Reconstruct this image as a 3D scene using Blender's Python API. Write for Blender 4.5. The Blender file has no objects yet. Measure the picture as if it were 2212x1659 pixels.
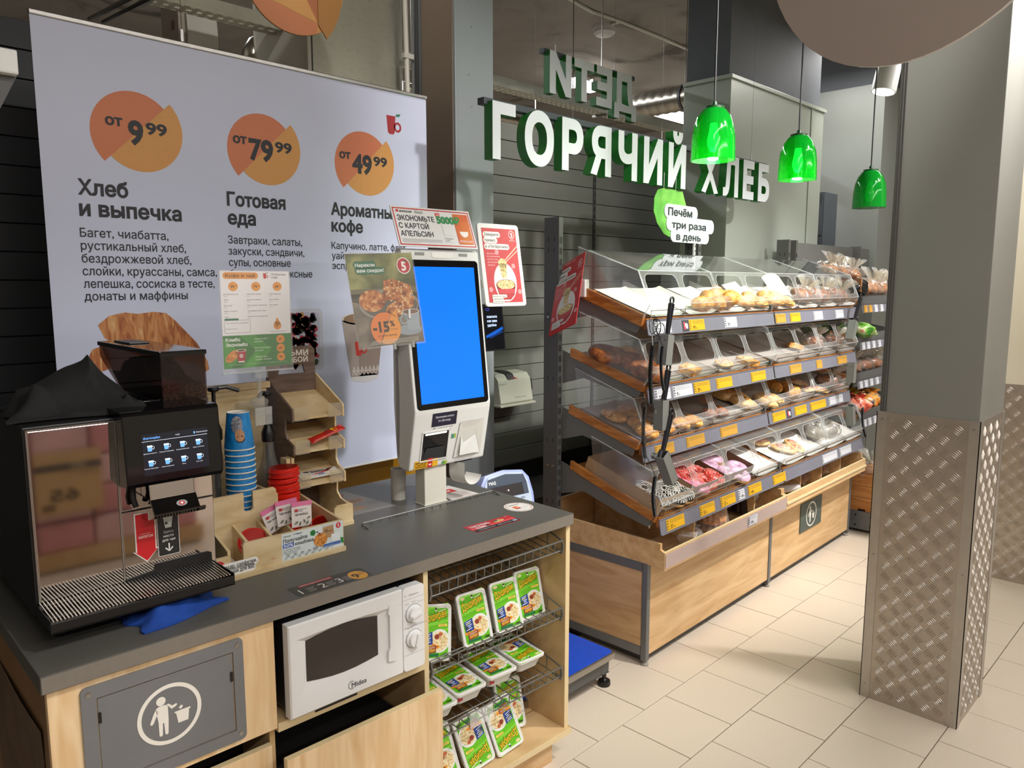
import bpy, bmesh, math, random
from mathutils import Vector, Matrix
SC = bpy.context.scene
COL = SC.collection
random.seed(7)
R = math.radians

# ------------------------------------------------------------------ camera, world, lights, exposure
cam_d = bpy.data.cameras.new('camera')
cam_d.sensor_width = 36.0
cam_d.lens = 1656.2 / 2212 * 36.0
cam_d.clip_start = 0.05
cam = bpy.data.objects.new('camera', cam_d)
COL.objects.link(cam)
_yaw, _pit = 0.7952441, -0.1304556
_f = Vector((math.sin(_yaw) * math.cos(_pit), math.cos(_yaw) * math.cos(_pit), math.sin(_pit)))
_r = Vector((math.cos(_yaw), -math.sin(_yaw), 0))
_u = _r.cross(_f)
_m = Matrix((_r, _u, -_f)).transposed().to_4x4()
_m.translation = (0, 0, 1.717)
cam.matrix_world = _m
SC.camera = cam

world = bpy.data.worlds.new('world')
SC.world = world
world.use_nodes = True
world.node_tree.nodes['Background'].inputs[0].default_value = (0.05, 0.05, 0.055, 1)
world.node_tree.nodes['Background'].inputs[1].default_value = 1.0

SC.view_settings.view_transform = 'Standard'
SC.view_settings.look = 'None'
SC.view_settings.exposure = 0.0
SC.view_settings.gamma = 1.0
SC.view_settings.use_curve_mapping = False


def area(name, loc, size, power, col=(1, 1, 1), rot=(0, 0, 0), spread=180):
    d = bpy.data.lights.new(name, 'AREA')
    d.shape = 'RECTANGLE'
    d.size, d.size_y = size
    d.energy = power
    d.color = col
    d.spread = R(spread)
    o = bpy.data.objects.new(name, d)
    COL.objects.link(o)
    o.location = loc
    o.rotation_euler = rot
    return o


def spot(name, loc, target, power, angle=50, blend=.6, col=(1, 1, 1), size=.06):
    d = bpy.data.lights.new(name, 'SPOT')
    d.energy = power
    d.spot_size = R(angle)
    d.spot_blend = blend
    d.color = col
    d.shadow_soft_size = size
    o = bpy.data.objects.new(name, d)
    COL.objects.link(o)
    o.location = loc
    o.rotation_euler = (Vector(target) - Vector(loc)).to_track_quat('-Z', 'Y').to_euler()
    return o


WARM = (1.0, .93, .82)
NEUT = (1.0, .97, .93)
COOL = (.93, .95, 1.0)
ORD = ('first', 'second', 'third', 'fourth', 'fifth', 'sixth', 'seventh', 'eighth', 'ninth', 'tenth', 'eleventh', 'twelfth', 'thirteenth', 'fourteenth', 'fifteenth')
# linear ceiling luminaires of the sales floor (behind and beside the camera) and track spots aimed at the bakery, plus added fills for shelves and duct
area('ceiling_luminaire_aisle', (2.6, -.3, 3.5), (6.0, .14), 75, NEUT)
area('shelf_fill_light', (3.2, -2.9, 3.4), (7.0, .14), 150, NEUT)  # added row, out of view: low light reaching deep into the bakery shelves
area('ceiling_luminaire_rear', (-1.2, -1.8, 3.5), (5.0, .14), 62, NEUT)
area('ceiling_luminaire_far', (6.3, 1.2, 3.55), (.14, 4.0), 90, NEUT)
area('ceiling_luminaire_back_room', (4.6, 5.2, 3.9), (5.0, .14), 190, COOL)
for _i, _x in enumerate((2.9, 3.7, 4.5, 5.2)):
    spot('track_spot_bakery', (_x + .35, .25, 3.35), (_x + .1, 2.0, 1.25), 330, 58, .7, NEUT, .05)
spot('duct_fill_spot', (1.5, 1.9, 3.95), (2.3, 3.4, 2.9), 60, 60, .8, NEUT, .06)  # added spot, out of view overhead, to brighten the duct riser
spot('track_spot_counter', (1.6, -.6, 3.4), (1.2, 1.7, .6), 150, 60, .8, NEUT, .06)
spot('track_spot_partition', (2.5, .0, 3.4), (3.3, 3.3, 1.5), 220, 56, .8, NEUT, .06)


# ------------------------------------------------------------------ materials
def lin(c):
    if isinstance(c, str):
        c = c.lstrip('#')
        c = tuple(int(c[i:i + 2], 16) / 255 for i in (0, 2, 4))
    return tuple(x / 12.92 if x <= .04045 else ((x + .055) / 1.055) ** 2.4 for x in c)


MATS = {}


def mat(name, col, rough=.5, metal=0., noise=.06, scale=12., bump=0., bscale=200., spec=.5, emit=None, estr=0., coat=0., stretch=None):
    if name in MATS:
        return MATS[name]
    m = bpy.data.materials.new(name)
    m.use_nodes = True
    nt = m.node_tree
    b = nt.nodes['Principled BSDF']
    c = lin(col)
    b.inputs['Roughness'].default_value = rough
    b.inputs['Metallic'].default_value = metal
    b.inputs['Specular IOR Level'].default_value = spec
    b.inputs['Coat Weight'].default_value = coat
    b.inputs['Base Color'].default_value = (*c, 1)
    if noise or bump:
        tc = nt.nodes.new('ShaderNodeTexCoord')
        mp = nt.nodes.new('ShaderNodeMapping')
        if stretch:
            mp.inputs['Scale'].default_value = stretch
        nt.links.new(tc.outputs['Object'], mp.inputs['Vector'])
    if noise:
        n = nt.nodes.new('ShaderNodeTexNoise')
        n.inputs['Scale'].default_value = scale
        n.inputs['Detail'].default_value = 4
        nt.links.new(mp.outputs[0], n.inputs['Vector'])
        r = nt.nodes.new('ShaderNodeMix')
        r.data_type = 'RGBA'
        r.inputs[6].default_value = (*[max(0, x * (1 - noise * 2)) for x in c], 1)
        r.inputs[7].default_value = (*[min(1, x * (1 + noise * 2)) for x in c], 1)
        nt.links.new(n.outputs[0], r.inputs[0])
        nt.links.new(r.outputs[2], b.inputs['Base Color'])
    if bump:
        n2 = nt.nodes.new('ShaderNodeTexNoise')
        n2.inputs['Scale'].default_value = bscale
        nt.links.new(mp.outputs[0], n2.inputs['Vector'])
        bp = nt.nodes.new('ShaderNodeBump')
        bp.inputs['Strength'].default_value = bump
        bp.inputs['Distance'].default_value = .002
        nt.links.new(n2.outputs[0], bp.inputs['Height'])
        nt.links.new(bp.outputs[0], b.inputs['Normal'])
    if emit:
        b.inputs['Emission Color'].default_value = (*lin(emit), 1)
        b.inputs['Emission Strength'].default_value = estr
    MATS[name] = m
    return m


def wood(name, c1, c2, stretch=(1, 1, 1), scale=9., rough=.45, planks=0):
    if name in MATS:
        return MATS[name]
    m = mat(name, c1, rough, noise=0)
    nt = m.node_tree
    b = nt.nodes['Principled BSDF']
    tc = nt.nodes.new('ShaderNodeTexCoord')
    mp = nt.nodes.new('ShaderNodeMapping')
    mp.inputs['Scale'].default_value = stretch
    n = nt.nodes.new('ShaderNodeTexNoise')
    n.inputs['Scale'].default_value = scale
    n.inputs['Detail'].default_value = 7
    n.inputs['Distortion'].default_value = .7
    rp = nt.nodes.new('ShaderNodeValToRGB')
    rp.color_ramp.elements[0].position = .34
    rp.color_ramp.elements[0].color = (*lin(c2), 1)
    rp.color_ramp.elements[1].position = .62
    rp.color_ramp.elements[1].color = (*lin(c1), 1)
    nt.links.new(tc.outputs['Object'], mp.inputs[0])
    nt.links.new(mp.outputs[0], n.inputs['Vector'])
    nt.links.new(n.outputs[0], rp.inputs[0])
    nt.links.new(rp.outputs[0], b.inputs['Base Color'])
    if planks:
        # faint stave tone of a laminate panel: cells stretched along the grain
        v = nt.nodes.new('ShaderNodeTexVoronoi')
        v.inputs['Scale'].default_value = planks
        mx = nt.nodes.new('ShaderNodeMix')
        mx.data_type = 'RGBA'
        mx.blend_type = 'MULTIPLY'
        mx.inputs[0].default_value = .22
        cr = nt.nodes.new('ShaderNodeValToRGB')
        cr.color_ramp.elements[0].color = (.72, .66, .6, 1)
        sp = nt.nodes.new('ShaderNodeSeparateColor')
        mp2 = nt.nodes.new('ShaderNodeMapping')
        mp2.inputs['Scale'].default_value = stretch
        nt.links.new(tc.outputs['Object'], mp2.inputs[0])
        nt.links.new(mp2.outputs[0], v.inputs['Vector'])
        nt.links.new(v.outputs['Color'], sp.inputs[0])
        nt.links.new(sp.outputs[0], cr.inputs[0])
        nt.links.new(rp.outputs[0], mx.inputs[6])
        nt.links.new(cr.outputs[0], mx.inputs[7])
        nt.links.new(mx.outputs[2], b.inputs['Base Color'])
    return m


def clear(name, tint='#ffffff', haze=.05, ior=1.45, hazecol='#ffffff', rough=.04, tr=1.0):
    """thin clear plastic or glass sheet: transparent, with fresnel gloss and a little haze"""
    if name in MATS:
        return MATS[name]
    m = bpy.data.materials.new(name)
    m.use_nodes = True
    nt = m.node_tree
    for n in list(nt.nodes):
        nt.nodes.remove(n)
    out = nt.nodes.new('ShaderNodeOutputMaterial')
    t = nt.nodes.new('ShaderNodeBsdfTransparent')
    t.inputs[0].default_value = (*[x * tr for x in lin(tint)], 1)
    g = nt.nodes.new('ShaderNodeBsdfGlossy')
    g.inputs['Roughness'].default_value = rough
    d = nt.nodes.new('ShaderNodeBsdfDiffuse')
    d.inputs[0].default_value = (*lin(hazecol), 1)
    # Schlick reflectance from the facing angle: the same from either side of the sheet
    lw = nt.nodes.new('ShaderNodeLayerWeight')
    lw.inputs[0].default_value = .5
    pw = nt.nodes.new('ShaderNodeMath')
    pw.operation = 'POWER'
    pw.inputs[1].default_value = 5
    fr = nt.nodes.new('ShaderNodeMath')
    fr.operation = 'MULTIPLY_ADD'
    f0 = ((ior - 1) / (ior + 1)) ** 2
    fr.inputs[1].default_value = 1 - f0
    fr.inputs[2].default_value = f0
    nt.links.new(lw.outputs['Facing'], pw.inputs[0])
    nt.links.new(pw.outputs[0], fr.inputs[0])
    m1 = nt.nodes.new('ShaderNodeMixShader')
    m1.inputs[0].default_value = haze
    m2 = nt.nodes.new('ShaderNodeMixShader')
    nt.links.new(t.outputs[0], m1.inputs[1])
    nt.links.new(d.outputs[0], m1.inputs[2])
    nt.links.new(fr.outputs[0], m2.inputs[0])
    nt.links.new(m1.outputs[0], m2.inputs[1])
    nt.links.new(g.outputs[0], m2.inputs[2])
    nt.links.new(m2.outputs[0], out.inputs[0])
    MATS[name] = m
    return m


def pm(h, rough=.45):
    """printing ink of one colour"""
    return mat('ink_' + h.strip('#') + ('' if rough == .45 else '_%d' % int(rough * 100)), h, rough, noise=.02, scale=40)


def ramp_mat(name, stops, scale=6., rough=.5, stretch=(1, 1, 1), dist=.4, bump=0., spec=.5):
    """noise-driven colour ramp (pastry crust, glazing, print pictures)"""
    if name in MATS:
        return MATS[name]
    m = mat(name, stops[0][1], rough, noise=0, spec=spec)
    nt = m.node_tree
    b = nt.nodes['Principled BSDF']
    tc = nt.nodes.new('ShaderNodeTexCoord')
    mp = nt.nodes.new('ShaderNodeMapping')
    mp.inputs['Scale'].default_value = stretch
    n = nt.nodes.new('ShaderNodeTexNoise')
    n.inputs['Scale'].default_value = scale
    n.inputs['Detail'].default_value = 5
    n.inputs['Distortion'].default_value = dist
    rp = nt.nodes.new('ShaderNodeValToRGB')
    el = rp.color_ramp.elements
    while len(el) < len(stops):
        el.new(.5)
    for e, (p, c) in zip(el, stops):
        e.position = p
        e.color = (*lin(c), 1)
    nt.links.new(tc.outputs['Object'], mp.inputs[0])
    nt.links.new(mp.outputs[0], n.inputs['Vector'])
    nt.links.new(n.outputs[0], rp.inputs[0])
    nt.links.new(rp.outputs[0], b.inputs['Base Color'])
    if bump:
        bp = nt.nodes.new('ShaderNodeBump')
        bp.inputs['Strength'].default_value = bump
        bp.inputs['Distance'].default_value = .004
        nt.links.new(n.outputs[0], bp.inputs['Height'])
        nt.links.new(bp.outputs[0], b.inputs['Normal'])
    return m


# ------------------------------------------------------------------ mesh helpers
class MB:
    """collects faces in frame coordinates; every face keeps a material index"""

    def __init__(s):
        s.v, s.f, s.m = [], [], []

    def add(s, vs, fs, m=0):
        o = len(s.v)
        s.v += [tuple(p) for p in vs]
        s.f += [tuple(i + o for i in f) for f in fs]
        s.m += [m] * len(fs)
        return s

    def box(s, x0, x1, y0, y1, z0, z1, m=0, M=None):
        vs = [Vector((x, y, z)) for z in (z0, z1) for y in (y0, y1) for x in (x0, x1)]
        if M:
            vs = [M @ p for p in vs]
        return s.add(vs, [(0, 2, 3, 1), (4, 5, 7, 6), (0, 1, 5, 4), (2, 6, 7, 3), (0, 4, 6, 2), (1, 3, 7, 5)], m)

    def prism(s, pts, axis, a, b, m=0, M=None, mside=None):
        """polygon extruded along axis; pts are the two other coordinates in xyz order"""
        n = len(pts)

        def P(q, t):
            if axis == 'x':
                p = Vector((t, q[0], q[1]))
            elif axis == 'y':
                p = Vector((q[0], t, q[1]))
            else:
                p = Vector((q[0], q[1], t))
            return M @ p if M else p
        vs = [P(q, a) for q in pts] + [P(q, b) for q in pts]
        s.add(vs, [tuple(range(n)), tuple(range(2 * n - 1, n - 1, -1))], m)
        s.add(vs, [(i, (i + 1) % n, n + (i + 1) % n, n + i) for i in range(n)], m if mside is None else mside)
        return s

    def tube(s, pts, r, n=6, m=0, closed=False, taper=None):
        pts = [Vector(p) for p in pts]
        k = len(pts)
        vs = []
        ref = None
        for i, p in enumerate(pts):
            if closed:
                d = pts[(i + 1) % k] - pts[i - 1]
            else:
                d = pts[min(i + 1, k - 1)] - pts[max(i - 1, 0)]
            d = d.normalized() if d.length > 1e-9 else Vector((0, 0, 1))
            if ref is None:
                ref = Vector((0, 0, 1)) if abs(d.z) < .9 else Vector((1, 0, 0))
            a = d.cross(ref)
            if a.length < 1e-6:
                a = d.cross(Vector((0, 1, 0)))
            a.normalize()
            b = d.cross(a)
            ref = -b if False else ref
            rr = r if taper is None else r * taper[i]
            for j in range(n):
                t = 2 * math.pi * j / n
                vs.append(p + (a * math.cos(t) + b * math.sin(t)) * rr)
        fs = []
        for i in range(k if closed else k - 1):
            for j in range(n):
                i2 = (i + 1) % k
                fs.append((i * n + j, i * n + (j + 1) % n, i2 * n + (j + 1) % n, i2 * n + j))
        if not closed:
            fs += [tuple(range(n - 1, -1, -1)), tuple((k - 1) * n + j for j in range(n))]
        return s.add(vs, fs, m)

    def lathe(s, prof, n=24, c=(0, 0, 0), m=0, M=None, sx=1., sy=1.):
        vs = []
        for r, z in prof:
            for j in range(n):
                t = 2 * math.pi * j / n
                p = Vector((c[0] + r * sx * math.cos(t), c[1] + r * sy * math.sin(t), c[2] + z))
                vs.append(M @ p if M else p)
        fs = []
        for i in range(len(prof) - 1):
            for j in range(n):
                fs.append((i * n + j, i * n + (j + 1) % n, (i + 1) * n + (j + 1) % n, (i + 1) * n + j))
        if prof[0][0] > 1e-6:
            fs.append(tuple(range(n - 1, -1, -1)))
        if prof[-1][0] > 1e-6:
            fs.append(tuple((len(prof) - 1) * n + j for j in range(n)))
        return s.add(vs, fs, m)

    def quad(s, a, b, c, d, m=0):
        return s.add([a, b, c, d], [(0, 1, 2, 3)], m)

    def sheet(s, f, nu, nv, m=0):
        """grid surface f(a,b), a,b in 0..1"""
        vs = [f(i / nu, j / nv) for j in range(nv + 1) for i in range(nu + 1)]
        w = nu + 1
        return s.add(vs, [(j * w + i, j * w + i + 1, (j + 1) * w + i + 1, (j + 1) * w + i) for j in range(nv) for i in range(nu)], m)


def rrect(x0, x1, y0, y1, r, n=4):
    out = []
    for cx, cy, a in ((x1 - r, y1 - r, 0), (x0 + r, y1 - r, 90), (x0 + r, y0 + r, 180), (x1 - r, y0 + r, 270)):
        for i in range(n + 1):
            t = R(a + 90 * i / n)
            out.append((cx + r * math.cos(t), cy + r * math.sin(t)))
    return out


def to_mesh(name, mb, mats, org=(0, 0, 0), bevel=0, smooth=False, seg=2):
    me = bpy.data.meshes.new(name)
    o = Vector(org)
    me.from_pydata([Vector(p) - o for p in mb.v], [], mb.f)
    for x in mats:
        me.materials.append(x)
    me.polygons.foreach_set('material_index', mb.m)
    bm = bmesh.new()
    bm.from_mesh(me)
    if bevel or smooth:
        bmesh.ops.remove_doubles(bm, verts=bm.verts, dist=1e-5)
    bmesh.ops.recalc_face_normals(bm, faces=bm.faces)
    if bevel:
        es = [e for e in bm.edges if len(e.link_faces) == 2 and e.calc_face_angle(0) > R(40)]
        bmesh.ops.bevel(bm, geom=es, offset=bevel, segments=seg, affect='EDGES', profile=.6, clamp_overlap=True)
    bm.to_mesh(me)
    bm.free()
    if smooth:
        for p in me.polygons:
            p.use_smooth = True
        try:
            me.set_sharp_from_angle(angle=R(smooth if smooth > 1 else 40))
        except Exception:
            pass
    return me


class Frame:
    def __init__(s, ox, oy, yaw):
        s.ox, s.oy, s.yaw = ox, oy, R(yaw)

    def w(s, p):
        c, n = math.cos(s.yaw), math.sin(s.yaw)
        return Vector((s.ox + c * p[0] - n * p[1], s.oy + n * p[0] + c * p[1], p[2]))


W0 = Frame(0, 0, 0)
CF = Frame(.376, 1.716, -1.7)     # counter: u along its front, v into depth
BF = Frame(2.755, 1.859, 1.28)    # bakery unit

ORG = {}


def tag(o, label=None, cat=None, group=None, kind=None):
    if label:
        o['label'] = label
    if cat:
        o['category'] = cat
    if group:
        o['group'] = group
    if kind:
        o['kind'] = kind
    return o


def thing(name, label, cat, F, org, group=None, kind=None):
    o = bpy.data.objects.new(name, None)
    o.empty_display_size = .05
    COL.objects.link(o)
    o.location = F.w(org)
    o.rotation_euler = (0, 0, F.yaw)
    ORG[o.name] = Vector(org)
    return tag(o, label, cat, group, kind)


def part(t, name, mb, mats, bevel=0, smooth=False, label=None, seg=2, kind=None):
    """mesh child; geometry given in the frame coordinates of its top-level thing"""
    if not isinstance(mats, (list, tuple)):
        mats = [mats]
    org = ORG[t.name]
    me = to_mesh(name, mb, mats, org, bevel, smooth, seg)
    o = bpy.data.objects.new(name, me)
    COL.objects.link(o)
    o.parent = t
    ORG[o.name] = org
    return tag(o, label, kind=kind)


def solo(name, mb, mats, label, cat, F, org, bevel=0, smooth=False, group=None, kind=None, seg=2):
    if not isinstance(mats, (list, tuple)):
        mats = [mats]
    me = to_mesh(name, mb, mats, org, bevel, smooth, seg)
    o = bpy.data.objects.new(name, me)
    COL.objects.link(o)
    o.location = F.w(org)
    o.rotation_euler = (0, 0, F.yaw)
    ORG[o.name] = Vector(org)
    return tag(o, label, cat, group, kind)


def twin(o, loc=None, rot=None, parent=None, label=None, group=None, scale=None):
    """copy of a thing with copies of its parts and sub-parts; mesh data is shared"""
    c = o.copy()
    COL.objects.link(c)
    if parent is not None:
        c.parent = parent
    if loc is not None:
        c.location = loc
    if rot is not None:
        c.rotation_euler = rot
    if scale is not None:
        c.scale = scale
    if label:
        c['label'] = label
    if group:
        c['group'] = group
    for ch in list(o.children):
        twin(ch, parent=c)
    return c


# ------------------------------------------------------------------ lettering and flat print
_TXT, _CH, _OUT = {}, {}, {}
_LS = bpy.data.scenes.new('lettering')


def _contours(body, res):
    """closed outlines of a line of text, in writing order"""
    k = (body, res)
    if k in _OUT:
        return _OUT[k]
    cu = bpy.data.curves.new('lettering_source', 'FONT')
    cu.body = body
    cu.size = 1
    cu.resolution_u = res
    cu.fill_mode = 'NONE'
    ob = bpy.data.objects.new('lettering_source', cu)
    _LS.collection.objects.link(ob)
    with bpy.context.temp_override(scene=_LS, view_layer=_LS.view_layers[0]):
        me = bpy.data.meshes.new_from_object(ob.evaluated_get(bpy.context.evaluated_depsgraph_get()))
    co = [(v.co.x, v.co.y) for v in me.vertices]
    nx = [0] * len(co)
    loops, cur = [], []
    brk = set()
    for e in me.edges:
        a, b = sorted(e.vertices)
        if b - a > 1 or (b - a == 1 and False):
            brk.add(b)            # closing edge: loop runs a..b
    st = 0
    for b in sorted(brk):
        lp = co[st:b + 1]
        st = b + 1
        out = [p for i, p in enumerate(lp) if abs(p[0] - lp[i - 1][0]) + abs(p[1] - lp[i - 1][1]) > 1e-6]
        if len(out) > 2:
            loops.append(out)
    bpy.data.objects.remove(ob)
    bpy.data.curves.remove(cu)
    bpy.data.meshes.remove(me)
    _OUT[k] = loops
    return loops


def _wind(x, y, loops):
    w = 0
    for lp in loops:
        for i in range(len(lp)):
            (x0, y0), (x1, y1) = lp[i - 1], lp[i]
            if (y0 <= y) != (y1 <= y):
                if x0 + (y - y0) * (x1 - x0) / (y1 - y0) > x:
                    w += 1 if y1 > y0 else -1
    return w


def _offset(loops, d):
    if not d:
        return loops
    res = []
    for lp in loops:
        n = len(lp)
        filled_left = True
        for j in sorted(range(n), key=lambda i: -(lp[i][0] - lp[i - 1][0]) ** 2 - (lp[i][1] - lp[i - 1][1]) ** 2):
            (x0, y0), (x1, y1) = lp[j - 1], lp[j]
            L_ = math.hypot(x1 - x0, y1 - y0)
            lx, ly = -(y1 - y0) / L_ * 1e-3, (x1 - x0) / L_ * 1e-3
            filled_left = _wind((x0 + x1) / 2 + lx, (y0 + y1) / 2 + ly, loops) != 0
            if filled_left != (_wind((x0 + x1) / 2 - lx, (y0 + y1) / 2 - ly, loops) != 0):
                break
        s = -1 if filled_left else 1
        out = []
        for i in range(n):
            a, b, c = lp[i - 1], lp[i], lp[(i + 1) % n]
            d1 = (b[0] - a[0], b[1] - a[1])
            d2 = (c[0] - b[0], c[1] - b[1])
            l1, l2 = math.hypot(*d1) or 1, math.hypot(*d2) or 1
            n1 = (-d1[1] / l1, d1[0] / l1)
            n2 = (-d2[1] / l2, d2[0] / l2)
            m = (n1[0] + n2[0], n1[1] + n2[1])
            q = 1 + n1[0] * n2[0] + n1[1] * n2[1]
            k = min(1 / q, 1.2) if q > 1e-3 else 1.2
            out.append((b[0] + s * d * m[0] * k, b[1] + s * d * m[1] * k))
        res.append(out)
    return res


def _fill(loops):
    """non-zero winding fill as trapezoids (outlines of this font overlap themselves)"""
    segs = []
    for lp in loops:
        for i in range(len(lp)):
            (x0, y0), (x1, y1) = lp[i - 1], lp[i]
            if abs(y1 - y0) > 1e-9:
                segs.append((x0, y0, x1, y1, 1) if y0 < y1 else (x1, y1, x0, y0, -1))
    ys = {round(v, 6) for s_ in segs for v in (s_[1], s_[3])}
    for i, a in enumerate(segs):
        for b in segs[:i]:
            if a[1] < b[3] and b[1] < a[3]:
                da, db = (a[2] - a[0]) / (a[3] - a[1]), (b[2] - b[0]) / (b[3] - b[1])
                if abs(da - db) > 1e-9:
                    y = (b[0] - db * b[1] - a[0] + da * a[1]) / (da - db)
                    if max(a[1], b[1]) < y < min(a[3], b[3]):
                        ys.add(round(y, 6))
    ys = sorted(ys)
    V, F = [], []
    open_ = {}
    for y0, y1 in zip(ys[:-1], ys[1:]):
        if y1 - y0 < 2e-6:
            continue
        ym = (y0 + y1) / 2
        hit = sorted((s_[0] + (ym - s_[1]) * (s_[2] - s_[0]) / (s_[3] - s_[1]), s_) for s_ in segs if s_[1] < ym < s_[3])
        w = 0
        nxt = {}
        for x, s_ in hit:
            if w == 0:
                left = s_
            w += s_[4]
            if w == 0:
                X = lambda g, y: g[0] + (y - g[1]) * (g[2] - g[0]) / (g[3] - g[1])
                key = (left, s_)
                if key in open_:          # same pair of edges as the band below: grow that trapezoid
                    f = open_[key]
                    V[f[2]] = (X(s_, y1), y1)
                    V[f[3]] = (X(left, y1), y1)
                else:
                    o = len(V)
                    V += [(X(left, y0), y0), (X(s_, y0), y0), (X(s_, y1), y1), (X(left, y1), y1)]
                    f = (o, o + 1, o + 2, o + 3)
                    F.append(f)
                nxt[key] = f
        open_ = nxt
    return V, F


def _char(ch, bold, res):
    k = (ch, bold, res)
    if k not in _CH:
        raw = _contours(ch, res)
        lp = _offset(raw, bold)
        x0 = min((p[0] for l in raw for p in l), default=0)
        _CH[k] = (len(raw), x0, lp, _fill(lp))
    return _CH[k]


def glyphs(body, bold=0., res=3, ext=0.):
    """(verts, faces) of a line of text; with ext the letters are solid, centred on z=0"""
    k = (body, bold, res, ext)
    if k in _TXT:
        return _TXT[k]
    loops = _contours(body, res)
    vs, fs, i = [], [], 0
    for ch in body:
        if ch == ' ':
            continue
        n, x0, lp, (V, F) = _char(ch, bold, res)
        own = loops[i:i + n]
        i += n
        if not own:
            continue
        dx = min(p[0] for l in own for p in l) - x0
        if not ext:
            o = len(vs)
            vs += [(x + dx, y, 0.) for x, y in V]
            fs += [tuple(q + o for q in f) for f in F]
        else:
            for z, fl in ((ext, False), (-ext, True)):
                o = len(vs)
                vs += [(x + dx, y, z) for x, y in V]
                fs += [tuple(q + o for q in (f[::-1] if fl else f)) for f in F]
            for l in lp:
                o, m = len(vs), len(l)
                vs += [(x + dx, y, z) for z in (-ext, ext) for x, y in l]
                fs += [(o + q, o + (q + 1) % m, o + m + (q + 1) % m, o + m + q) for q in range(m)]
    _TXT[k] = (vs, fs)
    return vs, fs


class Art:
    """flat print: coloured shapes and lettering laid out in a plane (x right, y up), stacked in thin layers"""

    def __init__(s):
        s.v, s.f, s.m, s.mats = [], [], [], []

    def mi(s, m):
        if isinstance(m, str):
            m = pm(m)
        if m not in s.mats:
            s.mats.append(m)
        return s.mats.index(m)

    def poly(s, pts, m, l=1):
        o = len(s.v)
        s.v += [(p[0], p[1], l) for p in pts]
        s.f.append(tuple(range(o, o + len(pts))))
        s.m.append(s.mi(m))
        return s

    def rect(s, x, y, w, h, m, l=1, r=0):
        if r:
            return s.poly(rrect(x, x + w, y, y + h, r), m, l)
        return s.poly([(x, y), (x + w, y), (x + w, y + h), (x, y + h)], m, l)

    def ell(s, cx, cy, rx, ry, m, l=1, a0=0, a1=360, n=28, rot=0):
        pts = []
        k = n if a1 - a0 < 360 else n - 1
        for i in range(n if a1 - a0 >= 360 else n + 1):
            t = R(a0 + (a1 - a0) * i / n)
            x, y = rx * math.cos(t), ry * math.sin(t)
            c, q = math.cos(R(rot)), math.sin(R(rot))
            pts.append((cx + x * c - y * q, cy + x * q + y * c))
        return s.poly(pts, m, l)

    def ring(s, cx, cy, rx, ry, w, m, l=1, n=40, a0=0, a1=360):
        for i in range(n):
            t0, t1 = R(a0 + (a1 - a0) * i / n), R(a0 + (a1 - a0) * (i + 1) / n)
            s.poly([(cx + (rx - w) * math.cos(t0), cy + (ry - w) * math.sin(t0)), (cx + rx * math.cos(t0), cy + ry * math.sin(t0)),
                    (cx + rx * math.cos(t1), cy + ry * math.sin(t1)), (cx + (rx - w) * math.cos(t1), cy + (ry - w) * math.sin(t1))], m, l)
        return s

    def line(s, pts, w, m, l=1):
        for a, b in zip(pts[:-1], pts[1:]):
            d = Vector((b[0] - a[0], b[1] - a[1]))
            if d.length < 1e-9:
                continue
            d.normalize()
            n = Vector((-d.y, d.x)) * w / 2
            s.poly([(a[0] + n.x, a[1] + n.y), (a[0] - n.x, a[1] - n.y), (b[0] - n.x, b[1] - n.y), (b[0] + n.x, b[1] + n.y)], m, l)
        return s

    def text(s, body, x, y, h, m, l=3, w=None, al='l', bold=0., rot=0, res=3, mirror=False):
        """h: cap height; w: fit to this width"""
        vs, fs = glyphs(body, bold, res)
        if not vs:
            return s
        k = h / .715
        x0 = min(v[0] for v in vs)
        x1 = max(v[0] for v in vs)
        kx = k if w is None else w / (x1 - x0)
        wd = (x1 - x0) * kx
        ox = x if al == 'l' else (x - wd / 2 if al == 'c' else x - wd)
        c, q = math.cos(R(rot)), math.sin(R(rot))
        o = len(s.v)
        for v in vs:
            a = (v[0] - x0) * kx
            if mirror:
                a = wd - a
            b = v[1] * k
            dx = ox - x + a
            s.v.append((x + dx * c - b * q, y + dx * q + b * c, l))
        s.f += [tuple(i + o for i in f) for f in fs]
        s.m += [s.mi(m)] * len(fs)
        return s

    def build(s, t, name, M, eps=.0004, label=None):
        mb = MB()
        mb.v = [tuple(M @ Vector((p[0], p[1], p[2] * eps))) for p in s.v]
        mb.f, mb.m = s.f, s.m
        me = bpy.data.meshes.new(name)
        org = ORG[t.name]
        me.from_pydata([Vector(p) - org for p in mb.v], [], mb.f)
        for x in s.mats:
            me.materials.append(x)
        me.polygons.foreach_set('material_index', mb.m)
        o = bpy.data.objects.new(name, me)
        COL.objects.link(o)
        o.parent = t
        ORG[o.name] = org
        return tag(o, label)


def plane(o, right, up):
    r, u = Vector(right).normalized(), Vector(up).normalized()
    n = r.cross(u)
    M = Matrix((r, u, n)).transposed().to_4x4()
    M.translation = Vector(o)
    return M


def front(u, v, z):
    """plane facing -v (towards the viewer), origin at u,v,z"""
    return plane((u, v, z), (1, 0, 0), (0, 0, 1))


def scallop(rows, pad, m, art, l):
    """white lozenge behind text rows: rows = (x,y,w,h)"""
    for x, y, w, h in rows:
        art.rect(x - pad, y - pad, w + 2 * pad, h + 2 * pad, m, l, r=(h + 2 * pad) * .48)


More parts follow.
